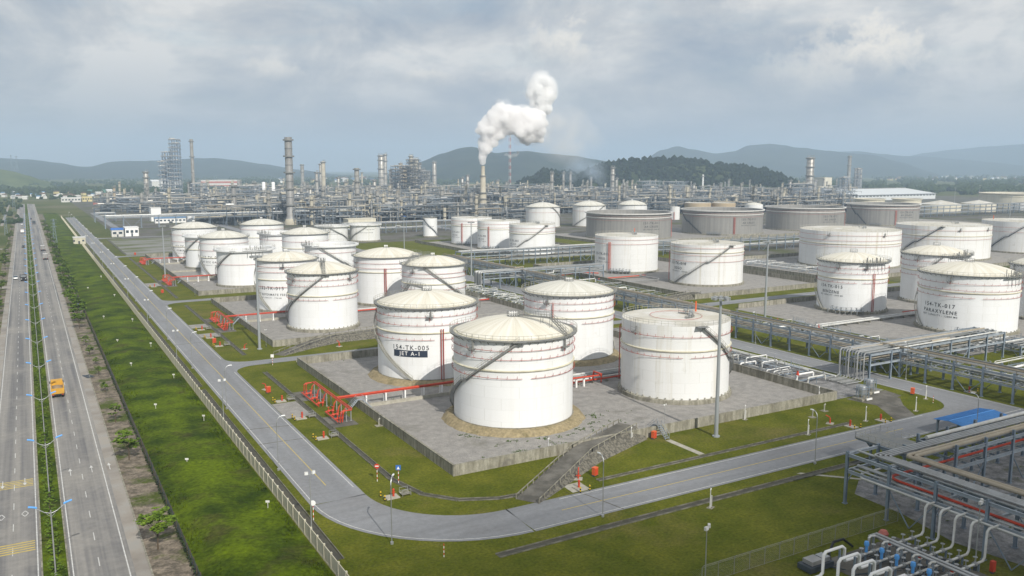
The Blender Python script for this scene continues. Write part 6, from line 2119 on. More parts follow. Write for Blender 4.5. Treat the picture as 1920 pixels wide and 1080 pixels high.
for i in range(520):
    z_ = rnd.random()
    if z_ < 0.3:
        a = rnd.uniform(PI, 1.9 * PI)
        r = rnd.uniform(15.7, 17.5)
        x, y = 86.5 + r * math.cos(a), 150 + r * math.sin(a)
    elif z_ < 0.45:
        x, y = rnd.gauss(79, 4), rnd.gauss(130, 2.0)
    elif z_ < 0.62:
        x, y = rnd.gauss(100, 6), rnd.gauss(137, 3.5)
    elif z_ < 0.8:
        x, y = rnd.uniform(114, 150), rnd.uniform(40, 82)
    else:
        x, y = rnd.uniform(61, 150), rnd.choice((126 + rnd.random(), 173.5 + rnd.random(), 246.5 + rnd.random() * 2, 217 + rnd.random()))
    if noise.noise((x * 0.3, y * 0.3, 0)) < 0.0:
        continue
    leafcloud(b, (x, y, 0.1), 0.45, 0.45, 0.08, 3, 10, 0.06, 0.14, rnd, 0.3)
tag(b.build('weeds', MT['leaf']), 'green weeds sprouting through the gravel pads', 'weeds', kind='stuff')
b = MB()                                                  # long grass tufts on the bank and dark lawn
for i in range(7000):
    x = rnd.uniform(16.3, 30.8)
    y = 96 + 200 * rnd.random() ** 1.5
    if noise.noise((x * 0.22, y * 0.12, 9)) < -0.05:
        continue
    h = rnd.uniform(0.12, 0.32)
    a = rnd.uniform(0, PI)
    w_ = rnd.uniform(0.12, 0.3)
    z = 0.5 + 0.5 * noise.noise((x * 0.16, y * 0.06, 1.0))
    lx, ly = rnd.uniform(-0.2, 0.2), rnd.uniform(-0.2, 0.2)
    b.add([(x - w_ * math.cos(a), y - w_ * math.sin(a), max(z - 0.3, 0.05)), (x + w_ * math.cos(a), y + w_ * math.sin(a), max(z - 0.3, 0.05)), (x + lx, y + ly, max(z, 0.1) + h)], [(0, 1, 2)])
tag(b.build('grass_tufts', MT['bank']), 'long grass tufts on the bank beside the wall', 'grass', kind='stuff')

# ================================================================== VEHICLES
def wheel(t, x, y, r=0.5, w=0.32):
    b = MB()
    b.path([(x - w / 2, y, r), (x + w / 2, y, r)], r, 14)
    o = b.build('wheel', MT['tyre'], t)
    s = 1 if x > 0 else -1
    MB().path([(x + s * (w / 2 - 0.02), y, r), (x + s * (w / 2 + 0.02), y, r)], r * 0.5, 10).build('rim', MT['galv'], o)
def truck(label, x, y, rz, cabm, bedm, load, L_=7.6, group='vehicles on the highway'):
    """local +Y is the driving direction"""
    t = T('dump_truck', label, 'truck', (x, y, 0.04), rz, group)
    MB().box(-0.5, 0.5, -L_ / 2 + 0.3, L_ / 2 - 0.4, 0.75, 1.0).build('chassis', MT['dark_steel'], t)
    b = MB()
    b.add([(-1.2, L_ / 2 - 2.0, 0.85), (1.2, L_ / 2 - 2.0, 0.85), (1.2, L_ / 2, 0.85), (-1.2, L_ / 2, 0.85), (-1.2, L_ / 2 - 2.0, 2.95), (1.2, L_ / 2 - 2.0, 2.95), (1.2, L_ / 2 - 0.35, 2.95), (-1.2, L_ / 2 - 0.35, 2.95), (1.2, L_ / 2, 1.9), (-1.2, L_ / 2, 1.9)],
          [(0, 3, 2, 1), (4, 5, 6, 7), (0, 1, 5, 4), (2, 3, 9, 8), (8, 9, 7, 6), (1, 2, 8, 6, 5), (3, 0, 4, 7, 9)])
    c = b.build('cab', MT[cabm], t)
    MB().add([(-1.08, L_ / 2 + 0.0, 1.98), (1.08, L_ / 2 + 0.0, 1.98), (1.08, L_ / 2 - 0.30, 2.85), (-1.08, L_ / 2 - 0.30, 2.85)], [(0, 1, 2, 3)]).build('windscreen', MT['glass'], c, loc=(0, 0.02, 0.01))
    for s in (-1, 1):
        MB().box(s * 1.205 - 0.005, s * 1.205 + 0.005, L_ / 2 - 1.5, L_ / 2 - 0.5, 1.95, 2.7).build('side_window', MT['glass'], c)
        MB().box(s * 1.38 - 0.08, s * 1.38 + 0.08, L_ / 2 - 0.35, L_ / 2 - 0.25, 1.9, 2.5).build('mirror', MT['black'], c)
        MB().box(s * 0.85 - 0.2, s * 0.85 + 0.2, L_ / 2 + 0.0, L_ / 2 + 0.06, 1.0, 1.25).build('headlight', MT['lamp_glass'], c)
    y0, y1 = -L_ / 2, L_ / 2 - 2.25
    b = MB()
    b.box(-1.22, 1.22, y0, y1, 1.05, 1.2)
    b.box(-1.25, -1.15, y0, y1, 1.2, 2.6)
    b.box(1.15, 1.25, y0, y1, 1.2, 2.6)
    b.box(-1.15, 1.15, y1 - 0.1, y1, 1.2, 2.9)
    for k in range(5):
        yy_ = y0 + 0.3 + k * (y1 - y0 - 0.6) / 4
        for s in (-1, 1):
            b.box(s * 1.29 - 0.04, s * 1.29 + 0.04, yy_ - 0.07, yy_ + 0.07, 1.05, 2.6)
    bd = b.build('tipper_bed', MT[bedm], t)
    b = MB()
    b.box(-1.15, 1.15, y0 - 0.02, y0 + 0.08, 1.2, 2.35)
    tg = b.build('tailgate', MT[bedm], t)
    for k in range(3):
        MB().box(-0.8 + k * 0.8 - 0.05, -0.8 + k * 0.8 + 0.05, y0 - 0.07, y0 - 0.02, 1.2, 2.35).build('rib', MT[bedm], tg)
    for s in (-1, 1):
        MB().box(s * 0.95 - 0.18, s * 0.95 + 0.18, y0 - 0.05, y0 + 0.05, 0.8, 0.95).build('tail_light', MT['red'], t)
    if load:
        b = MB()
        n = 8
        for j in range(n + 1):
            for i in range(n + 1):
                u, v = i / n, j / n
                b.v.append((-1.14 + 2.28 * u, y0 + 0.1 + (y1 - y0 - 0.22) * v, 1.9 + 0.55 * math.sin(u * PI) * math.sin(v * PI) + 0.12 * noise.noise((u * 5, v * 7, x))))
        for j in range(n):
            for i in range(n):
                b.f.append((j * (n + 1) + i, j * (n + 1) + i + 1, (j + 1) * (n + 1) + i + 1, (j + 1) * (n + 1) + i))
                b.m.append(0)
        b.build('load', MT[load], t, True)
    for yy_ in (L_ / 2 - 1.1, -L_ / 2 + 1.2, -L_ / 2 + 2.5):
        for s in (-1, 1):
            wheel(t, s * 1.02, yy_)
    return t
truck('yellow dump truck driving away on the right carriageway', 3.3, 217, 0, 'truck_yellow', 'truck_yellow', 'dust')
truck('white-cabbed truck stopped on the right shoulder, nearer of two', 7.6, 552, 0, 'white', 'stack_grey', 'gravel', 9.5)
truck('white-cabbed truck stopped on the right shoulder, farther of two', 7.4, 612, 0, 'white', 'stack_grey', 'gravel', 9.5)
truck('dark truck approaching on the left carriageway beside a grey car', -3.4, 452, PI, 'black', 'dark_steel', None, 7.6)
truck('white and red truck far down the left carriageway', -4.0, 786, PI, 'white', 'red', None, 8)
truck('dark truck far down the right carriageway', 5.2, 905, 0, 'dark_steel', 'dark_steel', None, 7)
def car(label, x, y, rz, m):
    t = T('car', label, 'car', (x, y, 0.04), rz, 'vehicles on the highway')
    prof = [(-2.2, 0.55), (-2.25, 0.9), (-1.9, 1.0), (1.0, 0.98), (2.05, 0.85), (2.15, 0.55), (2.0, 0.35), (-2.1, 0.35)]
    b = MB()
    b.add([(-0.88, y_, z_) for y_, z_ in prof] + [(0.88, y_, z_) for y_, z_ in prof], [tuple(range(8)), tuple(range(15, 7, -1))] + [(i, i + 8, (i + 1) % 8 + 8, (i + 1) % 8) for i in range(8)])
    b.build('body', MT[m], t)
    b = MB()
    c1 = [(-1.9, 1.0), (-1.5, 1.45), (0.15, 1.48), (1.0, 0.99)]
    b.add([(-0.78, y_, z_) for y_, z_ in c1] + [(0.78, y_, z_) for y_, z_ in c1], [(0, 1, 2, 3), (7, 6, 5, 4)] + [(i, i + 4, i + 5, i + 1) for i in range(3)])
    cb_ = b.build('cabin', MT['glass'], t)
    MB().box(-0.72, 0.72, -1.5, 0.15, 1.465, 1.5).build('roof', MT[m], cb_)
    for s in (-1, 1):
        for yy_ in (-1.35, 1.35):
            wheel(t, s * 0.8, yy_, 0.33, 0.22)
        MB().box(s * 0.62 - 0.16, s * 0.62 + 0.16, 2.1, 2.16, 0.6, 0.75).build('headlight', MT['lamp_glass'], t)
        MB().box(s * 0.62 - 0.16, s * 0.62 + 0.16, -2.28, -2.2, 0.65, 0.85).build('tail_light', MT['red'], t)
car('grey car beside the dark truck on the left carriageway', -6.6, 459, PI, 'galv')
car('dark car alone on the left carriageway', -3.4, 640, PI, 'black')
car('white car far along the left carriageway', -4.6, 900, PI, 'white')
car('dark car far along the right carriageway', 3.4, 990, 0, 'black')
t = T('rubble_mat', 'dark torn sheet lying at the edge of the right shoulder', 'debris', (10.6, 232.5, 0.05), 0.3)
b = MB()
for j in range(7):
    for i in range(7):
        b.v.append((-0.9 + 0.3 * i + 0.1 * noise.noise((i, j, 1)), -1.9 + 0.62 * j, 0.05 + 0.12 * (noise.noise((i * 0.6, j * 0.6, 4)) + 0.4)))
for j in range(6):
    for i in range(6):
        b.f.append((j * 7 + i, j * 7 + i + 1, (j + 1) * 7 + i + 1, (j + 1) * 7 + i))
        b.m.append(0)
b.build('sheet', MT['dark_steel'], t, True)
b = MB()
for i in range(6):
    b.cbox((random.uniform(-1, 1), random.uniform(-2, 2), 0.08), (0.3, 0.25, 0.15), random.uniform(0, 3))
tag(b.build('rubble', MT['dark_steel'], t), kind='stuff')

# ================================================================== REFINERY
def ptower(label, px, yt, yb, wpx, m='column_silver', rings=4, taper=0.0, name='process_column', base=None, topstyle='dome', pipes=1, twin=False):
    X_, Y_ = G(px, yb)
    h = HT(yt, X_, Y_)
    r = wpx * 1.12 / 2 * MPP(X_, Y_)
    t = T(name, label, 'chimney' if name == 'chimney_stack' else 'column', (X_, Y_, 0), group='refinery columns and stacks')
    b = MB()
    rt = r * (1 - taper)
    prof = [(r * 1.0, 0)]
    if base:
        prof = [(r * 1.45, 0), (r * 1.35, h * 0.05), (r, h * 0.1)]
    if topstyle == 'dome':
        prof += [(rt, h * 0.965), (rt * 0.75, h * 0.99), (0.01, h)]
    else:
        prof += [(rt, h), (rt * 0.8, h), (rt * 0.8, h * 0.96)]
    b.lathe(prof, 20)
    b.build('shaft', MT[m], t, True)
    if base:
        MB().lathe([(r * 1.6, 0), (r * 1.5, h * 0.045), (r * 1.2, h * 0.07)], 20).build('plinth', MT[base], t, True)
    for k in range(rings):
        z = h * (0.22 + 0.74 * k / max(1, rings - 1)) if rings > 1 else h * 0.9
        rr_ = r + (rt - r) * z / h
        b = MB()
        big = (k == rings - 1 or (k % 2 == 0)) and r > 1.0
        pw_ = 1.6 if big else 0.35
        b.lathe([(rr_, z), (rr_ + pw_, z), (rr_ + pw_, z + 0.25), (rr_, z + 0.25)], 18)
        if big:
            b.lathe([(rr_ + pw_ - 0.05, z + 0.25), (rr_ + pw_ - 0.05, z + 1.3)], 18)
        b.build('platform', MT['grating' if big else 'dark_steel'], t)
    for k in range(pipes):
        a = math.atan2(-Y_, -X_) + (0.9 if k == 0 else -0.8 if k == 1 else 2.2)
        rr_ = r + 0.45
        b = MB()
        b.path([(0, 0, h * 1.0), (0, 0, h + 1.6), (rr_ * math.cos(a), rr_ * math.sin(a), h + 1.6), (rr_ * math.cos(a), rr_ * math.sin(a), h * 0.12), ((rr_ + 3) * math.cos(a), (rr_ + 3) * math.sin(a), h * 0.1)] if topstyle == 'dome' else
               [(rr_ * math.cos(a), rr_ * math.sin(a), h * 0.95), (rr_ * math.cos(a), rr_ * math.sin(a), 2)], 0.32 if topstyle == 'dome' else 0.14, 6)
        b.build('side_pipe', MT['pipe_silver' if topstyle == 'dome' else 'galv'], t)
    return t
ptower('silver column standing alone at the left of the refinery', 277, 321, 389, 7.6, rings=6)
ptower('slim silver chimney right of the tall steel lattice tower', 364.5, 261, 378, 5.4, rings=4, topstyle='open', name='chimney_stack')
ptower('stout silver vessel below the slim chimney at left', 357, 341, 376, 7.5, rings=2)
ptower('dark grey chimney on a tan plinth above the rear left tanks', 440.5, 347, 416, 8.2, 'stack_grey', rings=4, topstyle='open', name='chimney_stack', base='stack_tan', taper=0.12)
ptower('thin reddish column at the far left of the units', 216, 350, 386, 4.0, 'tan_vessel', rings=4)
ptower('tallest grey banded chimney of the refinery', 546, 257, 421, 13.5, 'stack_grey', rings=9, taper=0.12, topstyle='open', name='chimney_stack', base='stack_tan')
ptower('white slim drum, left of the white pair', 495.5, 341, 377, 5.6, 'white', rings=0, pipes=0)
ptower('white slim drum, right of the white pair', 513.5, 341, 377, 5.6, 'white', rings=0, pipes=0)
ptower('silver chimney right of the tallest chimney', 568, 308, 360, 5.8, rings=4, topstyle='open', name='chimney_stack')
ptower('slim column, front one of the trio left of centre', 595.5, 322, 384, 5.0, rings=4)
ptower('silver column, middle one of the trio left of centre', 602.5, 306, 372, 4.6, rings=4)
ptower('brown grey column, rear one of the trio left of centre', 608, 302, 374, 7.0, 'stack_tan', rings=3)
ptower('short column between the trio and the single centre column', 635.5, 332, 372, 5.0, rings=4)
ptower('squat column left of the single centre column', 649.5, 341, 373, 6.2, 'stack_tan', rings=3)
ptower('single silver chimney column standing before the units left of centre', 671, 315, 407, 8.0, rings=7, topstyle='open')
ptower('thin white vent stack behind the single centre column', 679.5, 323, 362, 3.0, 'stack_tan', rings=2, topstyle='open')
ptower('broad column with a side riser, left of the tan reactors', 716, 290, 366, 10.5, rings=8, pipes=2)
ptower('slimmer column beside the broad one', 723.5, 288, 366, 6.0, rings=6)
ptower('tan reactor column within the centre structure', 752, 305, 358, 6.2, 'tan_vessel', rings=4)
ptower('fat tan reactor vessel in the centre structure', 759, 313, 354, 10, 'tan_vessel', rings=2)
ptower('tallest pipe-clad column of the centre structure', 772, 291, 372, 7.2, 'stack_tan', rings=6, pipes=2)
ptower('column just right of the tallest centre column', 781, 297, 368, 9, 'stack_tan', rings=5, pipes=2)
ptower('grey drum on the right of the centre structure', 802, 320, 356, 9, rings=3)
ptower('dark banded drum within the centre structure', 792, 316, 358, 10, 'stack_grey', rings=5)
ptower('silver column right of the centre structure', 815, 303, 366, 7.2, rings=5, pipes=2)
ptower('short column below the centre structure at right', 807, 345, 377, 5.2, rings=3)
ptower('slim column, left of the pair before the smoking chimney', 867, 333, 370, 5.0, rings=4)
ptower('slim column, right of the pair before the smoking chimney', 877, 328, 371, 5.2, rings=4)
ptower('column crowded by frames right of the smoking chimney', 933, 338, 368, 6, 'stack_tan', rings=4)
ptower('thin vent stack above the first domed tank', 1022, 344, 380, 3.0, rings=2, topstyle='open')
ptower('twin-piped column behind the first domed tank', 1034.5, 323, 386, 5.5, rings=7, pipes=2)
ptower('thin column, left of the matched pair at centre right', 1056, 323, 382, 3.4, rings=4)
ptower('thin column, right of the matched pair at centre right', 1069, 323, 382, 3.8, rings=4)
ptower('thin silver stack in front of the blue smoke', 1108, 331, 366, 4.0, rings=3, topstyle='open')
ptower('big silver column before the forested hill', 1148, 313, 378, 7.0, rings=9, pipes=2)
ptower('smaller column clinging to the big one before the hill', 1155.5, 334, 376, 4.4, rings=5)
ptower('thin white stack above the long steel structure', 1265.5, 327, 356, 2.8, 'white', rings=1, topstyle='open', pipes=0)
ptower('thin white stack right of the long steel structure', 1317, 327, 368, 2.8, 'white', rings=1, topstyle='open', pipes=0)
ptower('twin short column before the hill crest at right', 1381, 332, 358, 5.6, rings=4)
ptower('short column left of the big right-hand column', 1456, 328, 354, 6.0, 'stack_tan', rings=3)
ptower('big silver column of the right-hand unit', 1516, 294, 382, 12.5, rings=9, pipes=2)
ptower('slim silver chimney right of the white block', 1590, 292, 358, 6.0, rings=4, topstyle='open', name='chimney_stack')
ptower('short drum beside the big right-hand column', 1526, 338, 372, 7, rings=2)
for i, px in enumerate((1602, 1607, 1612)):
    ptower('%s of three clustered columns at the right end of the refinery' % ('left', 'middle', 'right')[i], px, 315 - (i == 1), 362, 3.6, rings=5, pipes=0)
ptower('white insulated pipe stack left of the slim right chimney', 1575, 333, 372, 4.0, 'pipe_white', rings=2)
ptower('thin column at the left edge of the central structure', 733, 318, 372, 4.6, rings=6)
ptower('thin silver column at the right edge of the central structure', 788, 306, 372, 4.8, rings=6)
ptower('short banded column left of the broad central column', 703, 338, 376, 6, rings=4, pipes=2)
ptower('stubby tan column right of the white drum pair', 530, 349, 382, 6, 'stack_tan', rings=3)
ptower('stubby silver column left of the white drum pair', 478, 342, 384, 7, rings=5, pipes=2)
ptower('short silver column in front of the trio left of centre', 583, 352, 396, 6, rings=3)
ptower('short dark column below the single centre column', 690, 352, 400, 7, 'stack_grey', rings=4)
ptower('slim column standing before the dark low block', 985, 345, 384, 4.4, rings=4)
ptower('pale column above the third domed tank', 1190, 345, 382, 5, rings=4)
ptower('grey column between the long structure and the white stack', 1300, 345, 378, 4.6, rings=4)
ptower('pale column left of the twin short column', 1350, 344, 372, 5, rings=3)
ptower('slim grey column left of the big right-hand column', 1480, 338, 378, 5, rings=5)
# the smoking chimney
X_, Y_ = G(906, 406)
hS = HT(311, X_, Y_)
mp = MPP(X_, Y_)
SMK = (X_, Y_, hS)
t = T('smoking_chimney', 'cream chimney giving off thick white steam', 'chimney', (X_, Y_, 0))
MB().lathe([(7.5 * mp, 0), (6.6 * mp, hS * 0.18), (6.2 * mp, hS * 0.45), (5.2 * mp, hS * 0.47), (4.9 * mp, hS * 0.78), (3.7 * mp, hS * 0.80), (3.4 * mp, hS), (2.8 * mp, hS), (2.8 * mp, hS * 0.95)], 24).build('shaft', MT['stack_tan'], t, True)
for q in (0.2, 0.34, 0.46, 0.79):
    b = MB()
    b.lathe([(5 * mp, q * hS), (8.2 * mp if q < 0.5 else 6.4 * mp, q * hS), (8.2 * mp if q < 0.5 else 6.4 * mp, q * hS + 1.2), (5 * mp, q * hS + 0.3)], 20)
    b.build('platform', MT['grating'], t)
# guyed lattice mast
X_, Y_ = G(956.5, 356)
hM = HT(252, X_, Y_)
t = T('lattice_mast', 'thin red and white lattice mast rising behind the steam', 'mast', (X_, Y_, 0))
b, b2 = MB(), MB()
w_ = 2.2 * MPP(X_, Y_)
seg = 16
for i in range(seg):
    z0, z1 = hM * i / seg, hM * (i + 1) / seg
    q = b if i % 2 else b2
    cs = [(w_ * math.cos(a), w_ * math.sin(a)) for a in (0.4, 2.5, 4.6)]
    for k in range(3):
        c0, c1 = cs[k], cs[(k + 1) % 3]
        q.bar((c0[0], c0[1], z0), (c0[0], c0[1], z1), 0.5, 0.5)
        q.bar((c0[0], c0[1], z0), (c1[0], c1[1], z1), 0.3, 0.3)
        q.bar((c0[0], c0[1], z1), (c1[0], c1[1], z1), 0.3, 0.3)
b.build('white_sections', MT['offwhite'], t)
b2.build('red_sections', MT['red_faded'], t)

def frame_block(label, px, yb, yt, w, d, bays=(4, 3), floors=5, m='steel', fill=0.5, seed=1, name='steel_structure', vess=True):
    rnd = random.Random(seed)
    X_, Y_ = G(px, yb)
    h = HT(yt, X_, Y_)
    t = T(name, label, 'structure', (X_, Y_, 0), rnd.choice((0, 0, 0.02)), group='steel structures of the refinery')
    nx_, ny_ = bays
    b, dk, pp, vs = MB(), MB(), MB(), MB()
    cw = 0.42
    for i in range(nx_ + 1):
        for j in range(ny_ + 1):
            x, y = (i / nx_ - 0.5) * w, (j / ny_ - 0.5) * d
            b.bar((x, y, 0), (x, y, h * (1 if rnd.random() < 0.75 else rnd.uniform(0.7, 1))), cw, cw)
    for k in range(1, floors + 1):
        z = h * k / floors - 0.3
        for i in range(nx_ + 1):
            x = (i / nx_ - 0.5) * w
            b.bar((x, -d / 2, z), (x, d / 2, z), 0.3, 0.42)
        for j in range(ny_ + 1):
            y = (j / ny_ - 0.5) * d
            b.bar((-w / 2, y, z), (w / 2, y, z), 0.3, 0.42)
        for i in range(nx_):
            for j in range(ny_):
                if rnd.random() < fill:
                    dk.box((i / nx_ - 0.5) * w, ((i + 1) / nx_ - 0.5) * w, (j / ny_ - 0.5) * d, ((j + 1) / ny_ - 0.5) * d, z + 0.24, z + 0.32)
            if rnd.random() < 0.6:
                x0, x1 = (i / nx_ - 0.5) * w, ((i + 1) / nx_ - 0.5) * w
                for y in (-d / 2, d / 2):
                    b.bar((x0, y, z), (x1, y, z - h / floors), 0.26, 0.26)
                    b.bar((x1, y, z), ((x0 + x1) / 2, y, z - h / floors), 0.26, 0.26)
        for y in (-d / 2, d / 2):
            for dz in (0.7, 1.3):
                b.bar((-w / 2, y, z + dz), (w / 2, y, z + dz), 0.1, 0.12)
        for q in range(4):
            y = rnd.uniform(-d / 2, d / 2)
            z2 = z + rnd.uniform(0.6, 1.6)
            pp.path([(-w / 2 - rnd.uniform(0, 3), y, z2), (w / 2, y, z2), (w / 2 + 1, y, z2 - rnd.uniform(2, 5))], rnd.uniform(0.18, 0.45), 6)
        if vess and rnd.random() < 0.85:
            y = rnd.uniform(-d / 3, d / 3)
            vs.hcyl((rnd.uniform(-w / 2, -w / 6), y, z + 1.7), (rnd.uniform(0, w / 2.2), y, z + 1.7), rnd.uniform(0.8, 1.4), 10)
        if vess and rnd.random() < 0.5:
            vs.cyl((rnd.uniform(-w / 2.5, w / 2.5), rnd.uniform(-d / 3, d / 3), z + 0.3), rnd.uniform(0.7, 1.3), rnd.uniform(2.5, 5), 10)
    tag(b.build('frame', MT[m], t), kind='stuff')
    if dk.v:
        tag(dk.build('deck', MT['grating'], t), kind='stuff')
    if vs.v:
        tag(vs.build('vessels', MT['column_silver'], t, True), kind='stuff')
    tag(pp.build('pipes', MT['pipe_silver'], t), kind='stuff')
    return t
frame_block('tallest steel lattice tower at the left of the refinery', 333, 379, 262, 15, 14, (4, 3), 15, 'steel', 0.12, 1, 'steel_tower')
frame_block('second steel tower standing against the tallest one', 317, 379, 286, 12, 12, (3, 3), 12, 'steel', 0.12, 2, 'steel_tower')
frame_block('lower steel tower at the left side of the tower group', 309, 380, 304, 10, 12, (2, 2), 9, 'steel', 0.15, 3, 'steel_tower')
frame_block('central steel structure wrapped round the tan reactors', 757, 374, 312, 36, 20, (6, 3), 10, 'dark_steel', 0.4, 4)
frame_block('central steel structure below the tallest centre column', 776, 375, 300, 20, 16, (4, 3), 12, 'dark_steel', 0.4, 5)
frame_block('dark steel structure right of the centre columns', 795, 372, 322, 22, 16, (4, 2), 7, 'dark_steel', 0.5, 6)
frame_block('steel structure left of the tan reactors', 742, 372, 318, 16, 14, (3, 2), 8, 'steel', 0.35, 7)
frame_block('dark low block with pipes right of the smoking chimney', 955, 393, 365, 70, 20, (9, 3), 4, 'dark_steel', 0.7, 8)
frame_block('long pale steel structure below the forested hill, left half', 1217, 369, 340, 46, 18, (9, 2), 4, 'steel_light', 0.5, 9)
frame_block('long pale steel structure below the forested hill, right half', 1267, 369, 341, 46, 18, (9, 2), 4, 'steel_light', 0.5, 10)
frame_block('steel structure of the right-hand unit before the white block', 1495, 384, 346, 40, 18, (7, 2), 5, 'steel', 0.5, 11)
frame_block('steel structure round the slim right chimney', 1583, 372, 334, 18, 14, (3, 2), 6, 'steel', 0.4, 12)
frame_block('pale steel frame round the three clustered columns', 1607, 364, 318, 11, 10, (3, 2), 7, 'steel_light', 0.2, 13)
frame_block('steel structure beside the slim chimney at left', 375, 384, 345, 20, 14, (3, 2), 5, 'steel', 0.5, 14)
frame_block('steel structure right of the dark grey chimney', 467, 396, 350, 24, 16, (4, 2), 6, 'steel', 0.5, 15)
frame_block('green tinted steel frame in front of the centre units', 800, 410, 369, 14, 12, (3, 2), 6, 'steel_light', 0.4, 16)
frame_block('steel frame with a white duct below the centre structure', 735, 412, 384, 40, 14, (6, 2), 4, 'steel', 0.5, 17)
frame_block('steel unit at the far left beside the reddish column', 243, 392, 372, 26, 18, (4, 2), 4, 'steel', 0.6, 18)
frame_block('steel frame unit between the slim columns and the smoking chimney', 852, 398, 372, 50, 16, (6, 2), 4, 'steel', 0.5, 19)
# dense pipework filling the ground between the named units
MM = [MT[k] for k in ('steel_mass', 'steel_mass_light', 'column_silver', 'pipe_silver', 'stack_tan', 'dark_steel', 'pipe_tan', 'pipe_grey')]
def mass(label, x0, x1, rows, seed):
    rnd = random.Random(seed)
    b = MB()
    for (yb, hmin, hmax) in rows:
        px = x0 + rnd.uniform(0, 15)
        while px < x1:
            X_, Y_ = G(px, yb + rnd.uniform(-3, 3))
            w, d = rnd.uniform(16, 42), rnd.uniform(8, 16)
            h = rnd.uniform(hmin, hmax)
            fl_ = rnd.choice((2, 3, 3, 4))
            nx_ = max(2, int(w / 6.5))
            ox = X_ - w / 2
            b.mi = rnd.choice((0, 0, 1, 1, 5))
            for i in range(nx_ + 1):
                for j in range(2):
                    b.bar((ox + w * i / nx_, Y_ + d * j, 0), (ox + w * i / nx_, Y_ + d * j, h * rnd.uniform(0.75, 1)), 0.5, 0.5)
            for k in range(1, fl_ + 1):
                z = h * k / fl_ - 0.3
                for j in range(2):
                    b.mi = rnd.choice((0, 1, 1))
                    b.bar((ox, Y_ + d * j, z), (ox + w, Y_ + d * j, z), 0.35, 0.5)
                    if rnd.random() < 0.5:
                        b.bar((ox, Y_ + d * j, z + 1.2), (ox + w, Y_ + d * j, z + 1.2), 0.12, 0.14)
                for i in range(nx_):
                    if rnd.random() < 0.4:
                        b.bar((ox + w * i / nx_, Y_, z), (ox + w * (i + 1) / nx_, Y_, z - h / fl_), 0.25, 0.25)
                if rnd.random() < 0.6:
                    b.mi = 5  # decks coloured dark to put shade into the unit's interior
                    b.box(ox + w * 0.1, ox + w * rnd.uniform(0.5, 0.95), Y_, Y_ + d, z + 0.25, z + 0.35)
                for q in range(rnd.randint(3, 6)):
                    b.mi = rnd.choice((2, 3, 7, 7, 4, 6, 3, 1))
                    y = Y_ + rnd.uniform(-2, d)
                    zz = z + rnd.uniform(0.5, 1.6)
                    a_, c_ = ox + rnd.uniform(-6, w * 0.4), ox + rnd.uniform(w * 0.6, w + 8)
                    r = rnd.uniform(0.2, 0.5)
                    b.path([(a_, y, zz), (c_, y, zz), (c_, y, max(0.3, zz - rnd.uniform(2, 6)))], r, 5)
                for q in range(rnd.randint(0, 2)):
                    b.mi = rnd.choice((2, 3, 4, 2))
                    r = rnd.uniform(0.7, 1.5)
                    cx_2, cy_2 = ox + rnd.uniform(2, w - 2), Y_ + rnd.uniform(0, d)
                    if rnd.random() < 0.5:
                        b.cyl((cx_2, cy_2, z + 0.3), r, rnd.uniform(2.5, 6), 9)
                    else:
                        b.hcyl((cx_2 - 3, cy_2, z + 0.5 + r), (cx_2 + 3, cy_2, z + 0.5 + r), r, 9)
            for q in range(rnd.randint(0, 2)):
                b.mi = rnd.choice((2, 3, 4, 2, 4))
                r = rnd.uniform(0.6, 1.6)
                hc = h * rnd.choice((0.7, 0.8, 0.9, 1.0, 1.1, 1.2, 1.3, 1.6))
                xc, yc = ox + rnd.uniform(0, w), Y_ + rnd.uniform(-3, d + 3)
                b.cyl((xc, yc, 0), r, hc, 9)
                b.mi = 5
                for q2 in range(int(hc / 5)):
                    b.cyl((xc, yc, 4 + q2 * 5), r + 0.9, 0.25, 9)
            if rnd.random() < 0.55:
                b.mi = rnd.choice((2, 2, 4))
                xc, yc = ox + rnd.uniform(0, w), Y_ + rnd.uniform(0, d)
                r, hc = rnd.uniform(1.0, 2.0), rnd.uniform(18, 33)
                b.cyl((xc, yc, 0), r, hc, 10)
                b.path([(xc + r + 0.4, yc - r, 1), (xc + r + 0.4, yc - r, hc + 1), (xc, yc, hc + 1)], 0.3, 5)
                b.mi = rnd.choice((0, 5))
                for q2 in range(int(hc / 6)):
                    b.cyl((xc, yc, 5 + q2 * 6), r + 1.1, 0.3, 10)
            b.mi = 5  # dark boxes added inside the unit, standing in for shaded gaps
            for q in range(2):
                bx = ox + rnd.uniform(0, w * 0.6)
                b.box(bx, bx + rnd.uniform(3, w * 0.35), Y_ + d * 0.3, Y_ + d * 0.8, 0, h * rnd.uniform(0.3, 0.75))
            if rnd.random() < 0.45:
                b.mi = 1
                x = ox + rnd.uniform(0, w)
                b.path([(x, Y_, h), (x, Y_, h + 2.5), (x + rnd.uniform(3, 8), Y_, h + 2.5), (x + 6, Y_, 1)], 0.4, 5)
            px += w / MPP(X_, Y_) * rnd.uniform(0.5, 0.8)
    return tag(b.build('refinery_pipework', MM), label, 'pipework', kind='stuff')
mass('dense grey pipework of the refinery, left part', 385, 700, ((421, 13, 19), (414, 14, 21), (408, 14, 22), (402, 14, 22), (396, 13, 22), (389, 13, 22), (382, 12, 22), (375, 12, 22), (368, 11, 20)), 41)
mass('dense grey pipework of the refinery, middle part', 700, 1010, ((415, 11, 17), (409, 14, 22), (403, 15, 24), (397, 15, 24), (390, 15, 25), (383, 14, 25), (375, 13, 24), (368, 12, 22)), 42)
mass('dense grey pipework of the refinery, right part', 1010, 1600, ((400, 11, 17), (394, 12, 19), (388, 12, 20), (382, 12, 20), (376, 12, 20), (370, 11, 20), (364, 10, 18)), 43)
mass('scattered pipework at the left end of the refinery', 205, 390, ((398, 8, 13), (391, 9, 15), (385, 9, 16), (379, 9, 16)), 44)

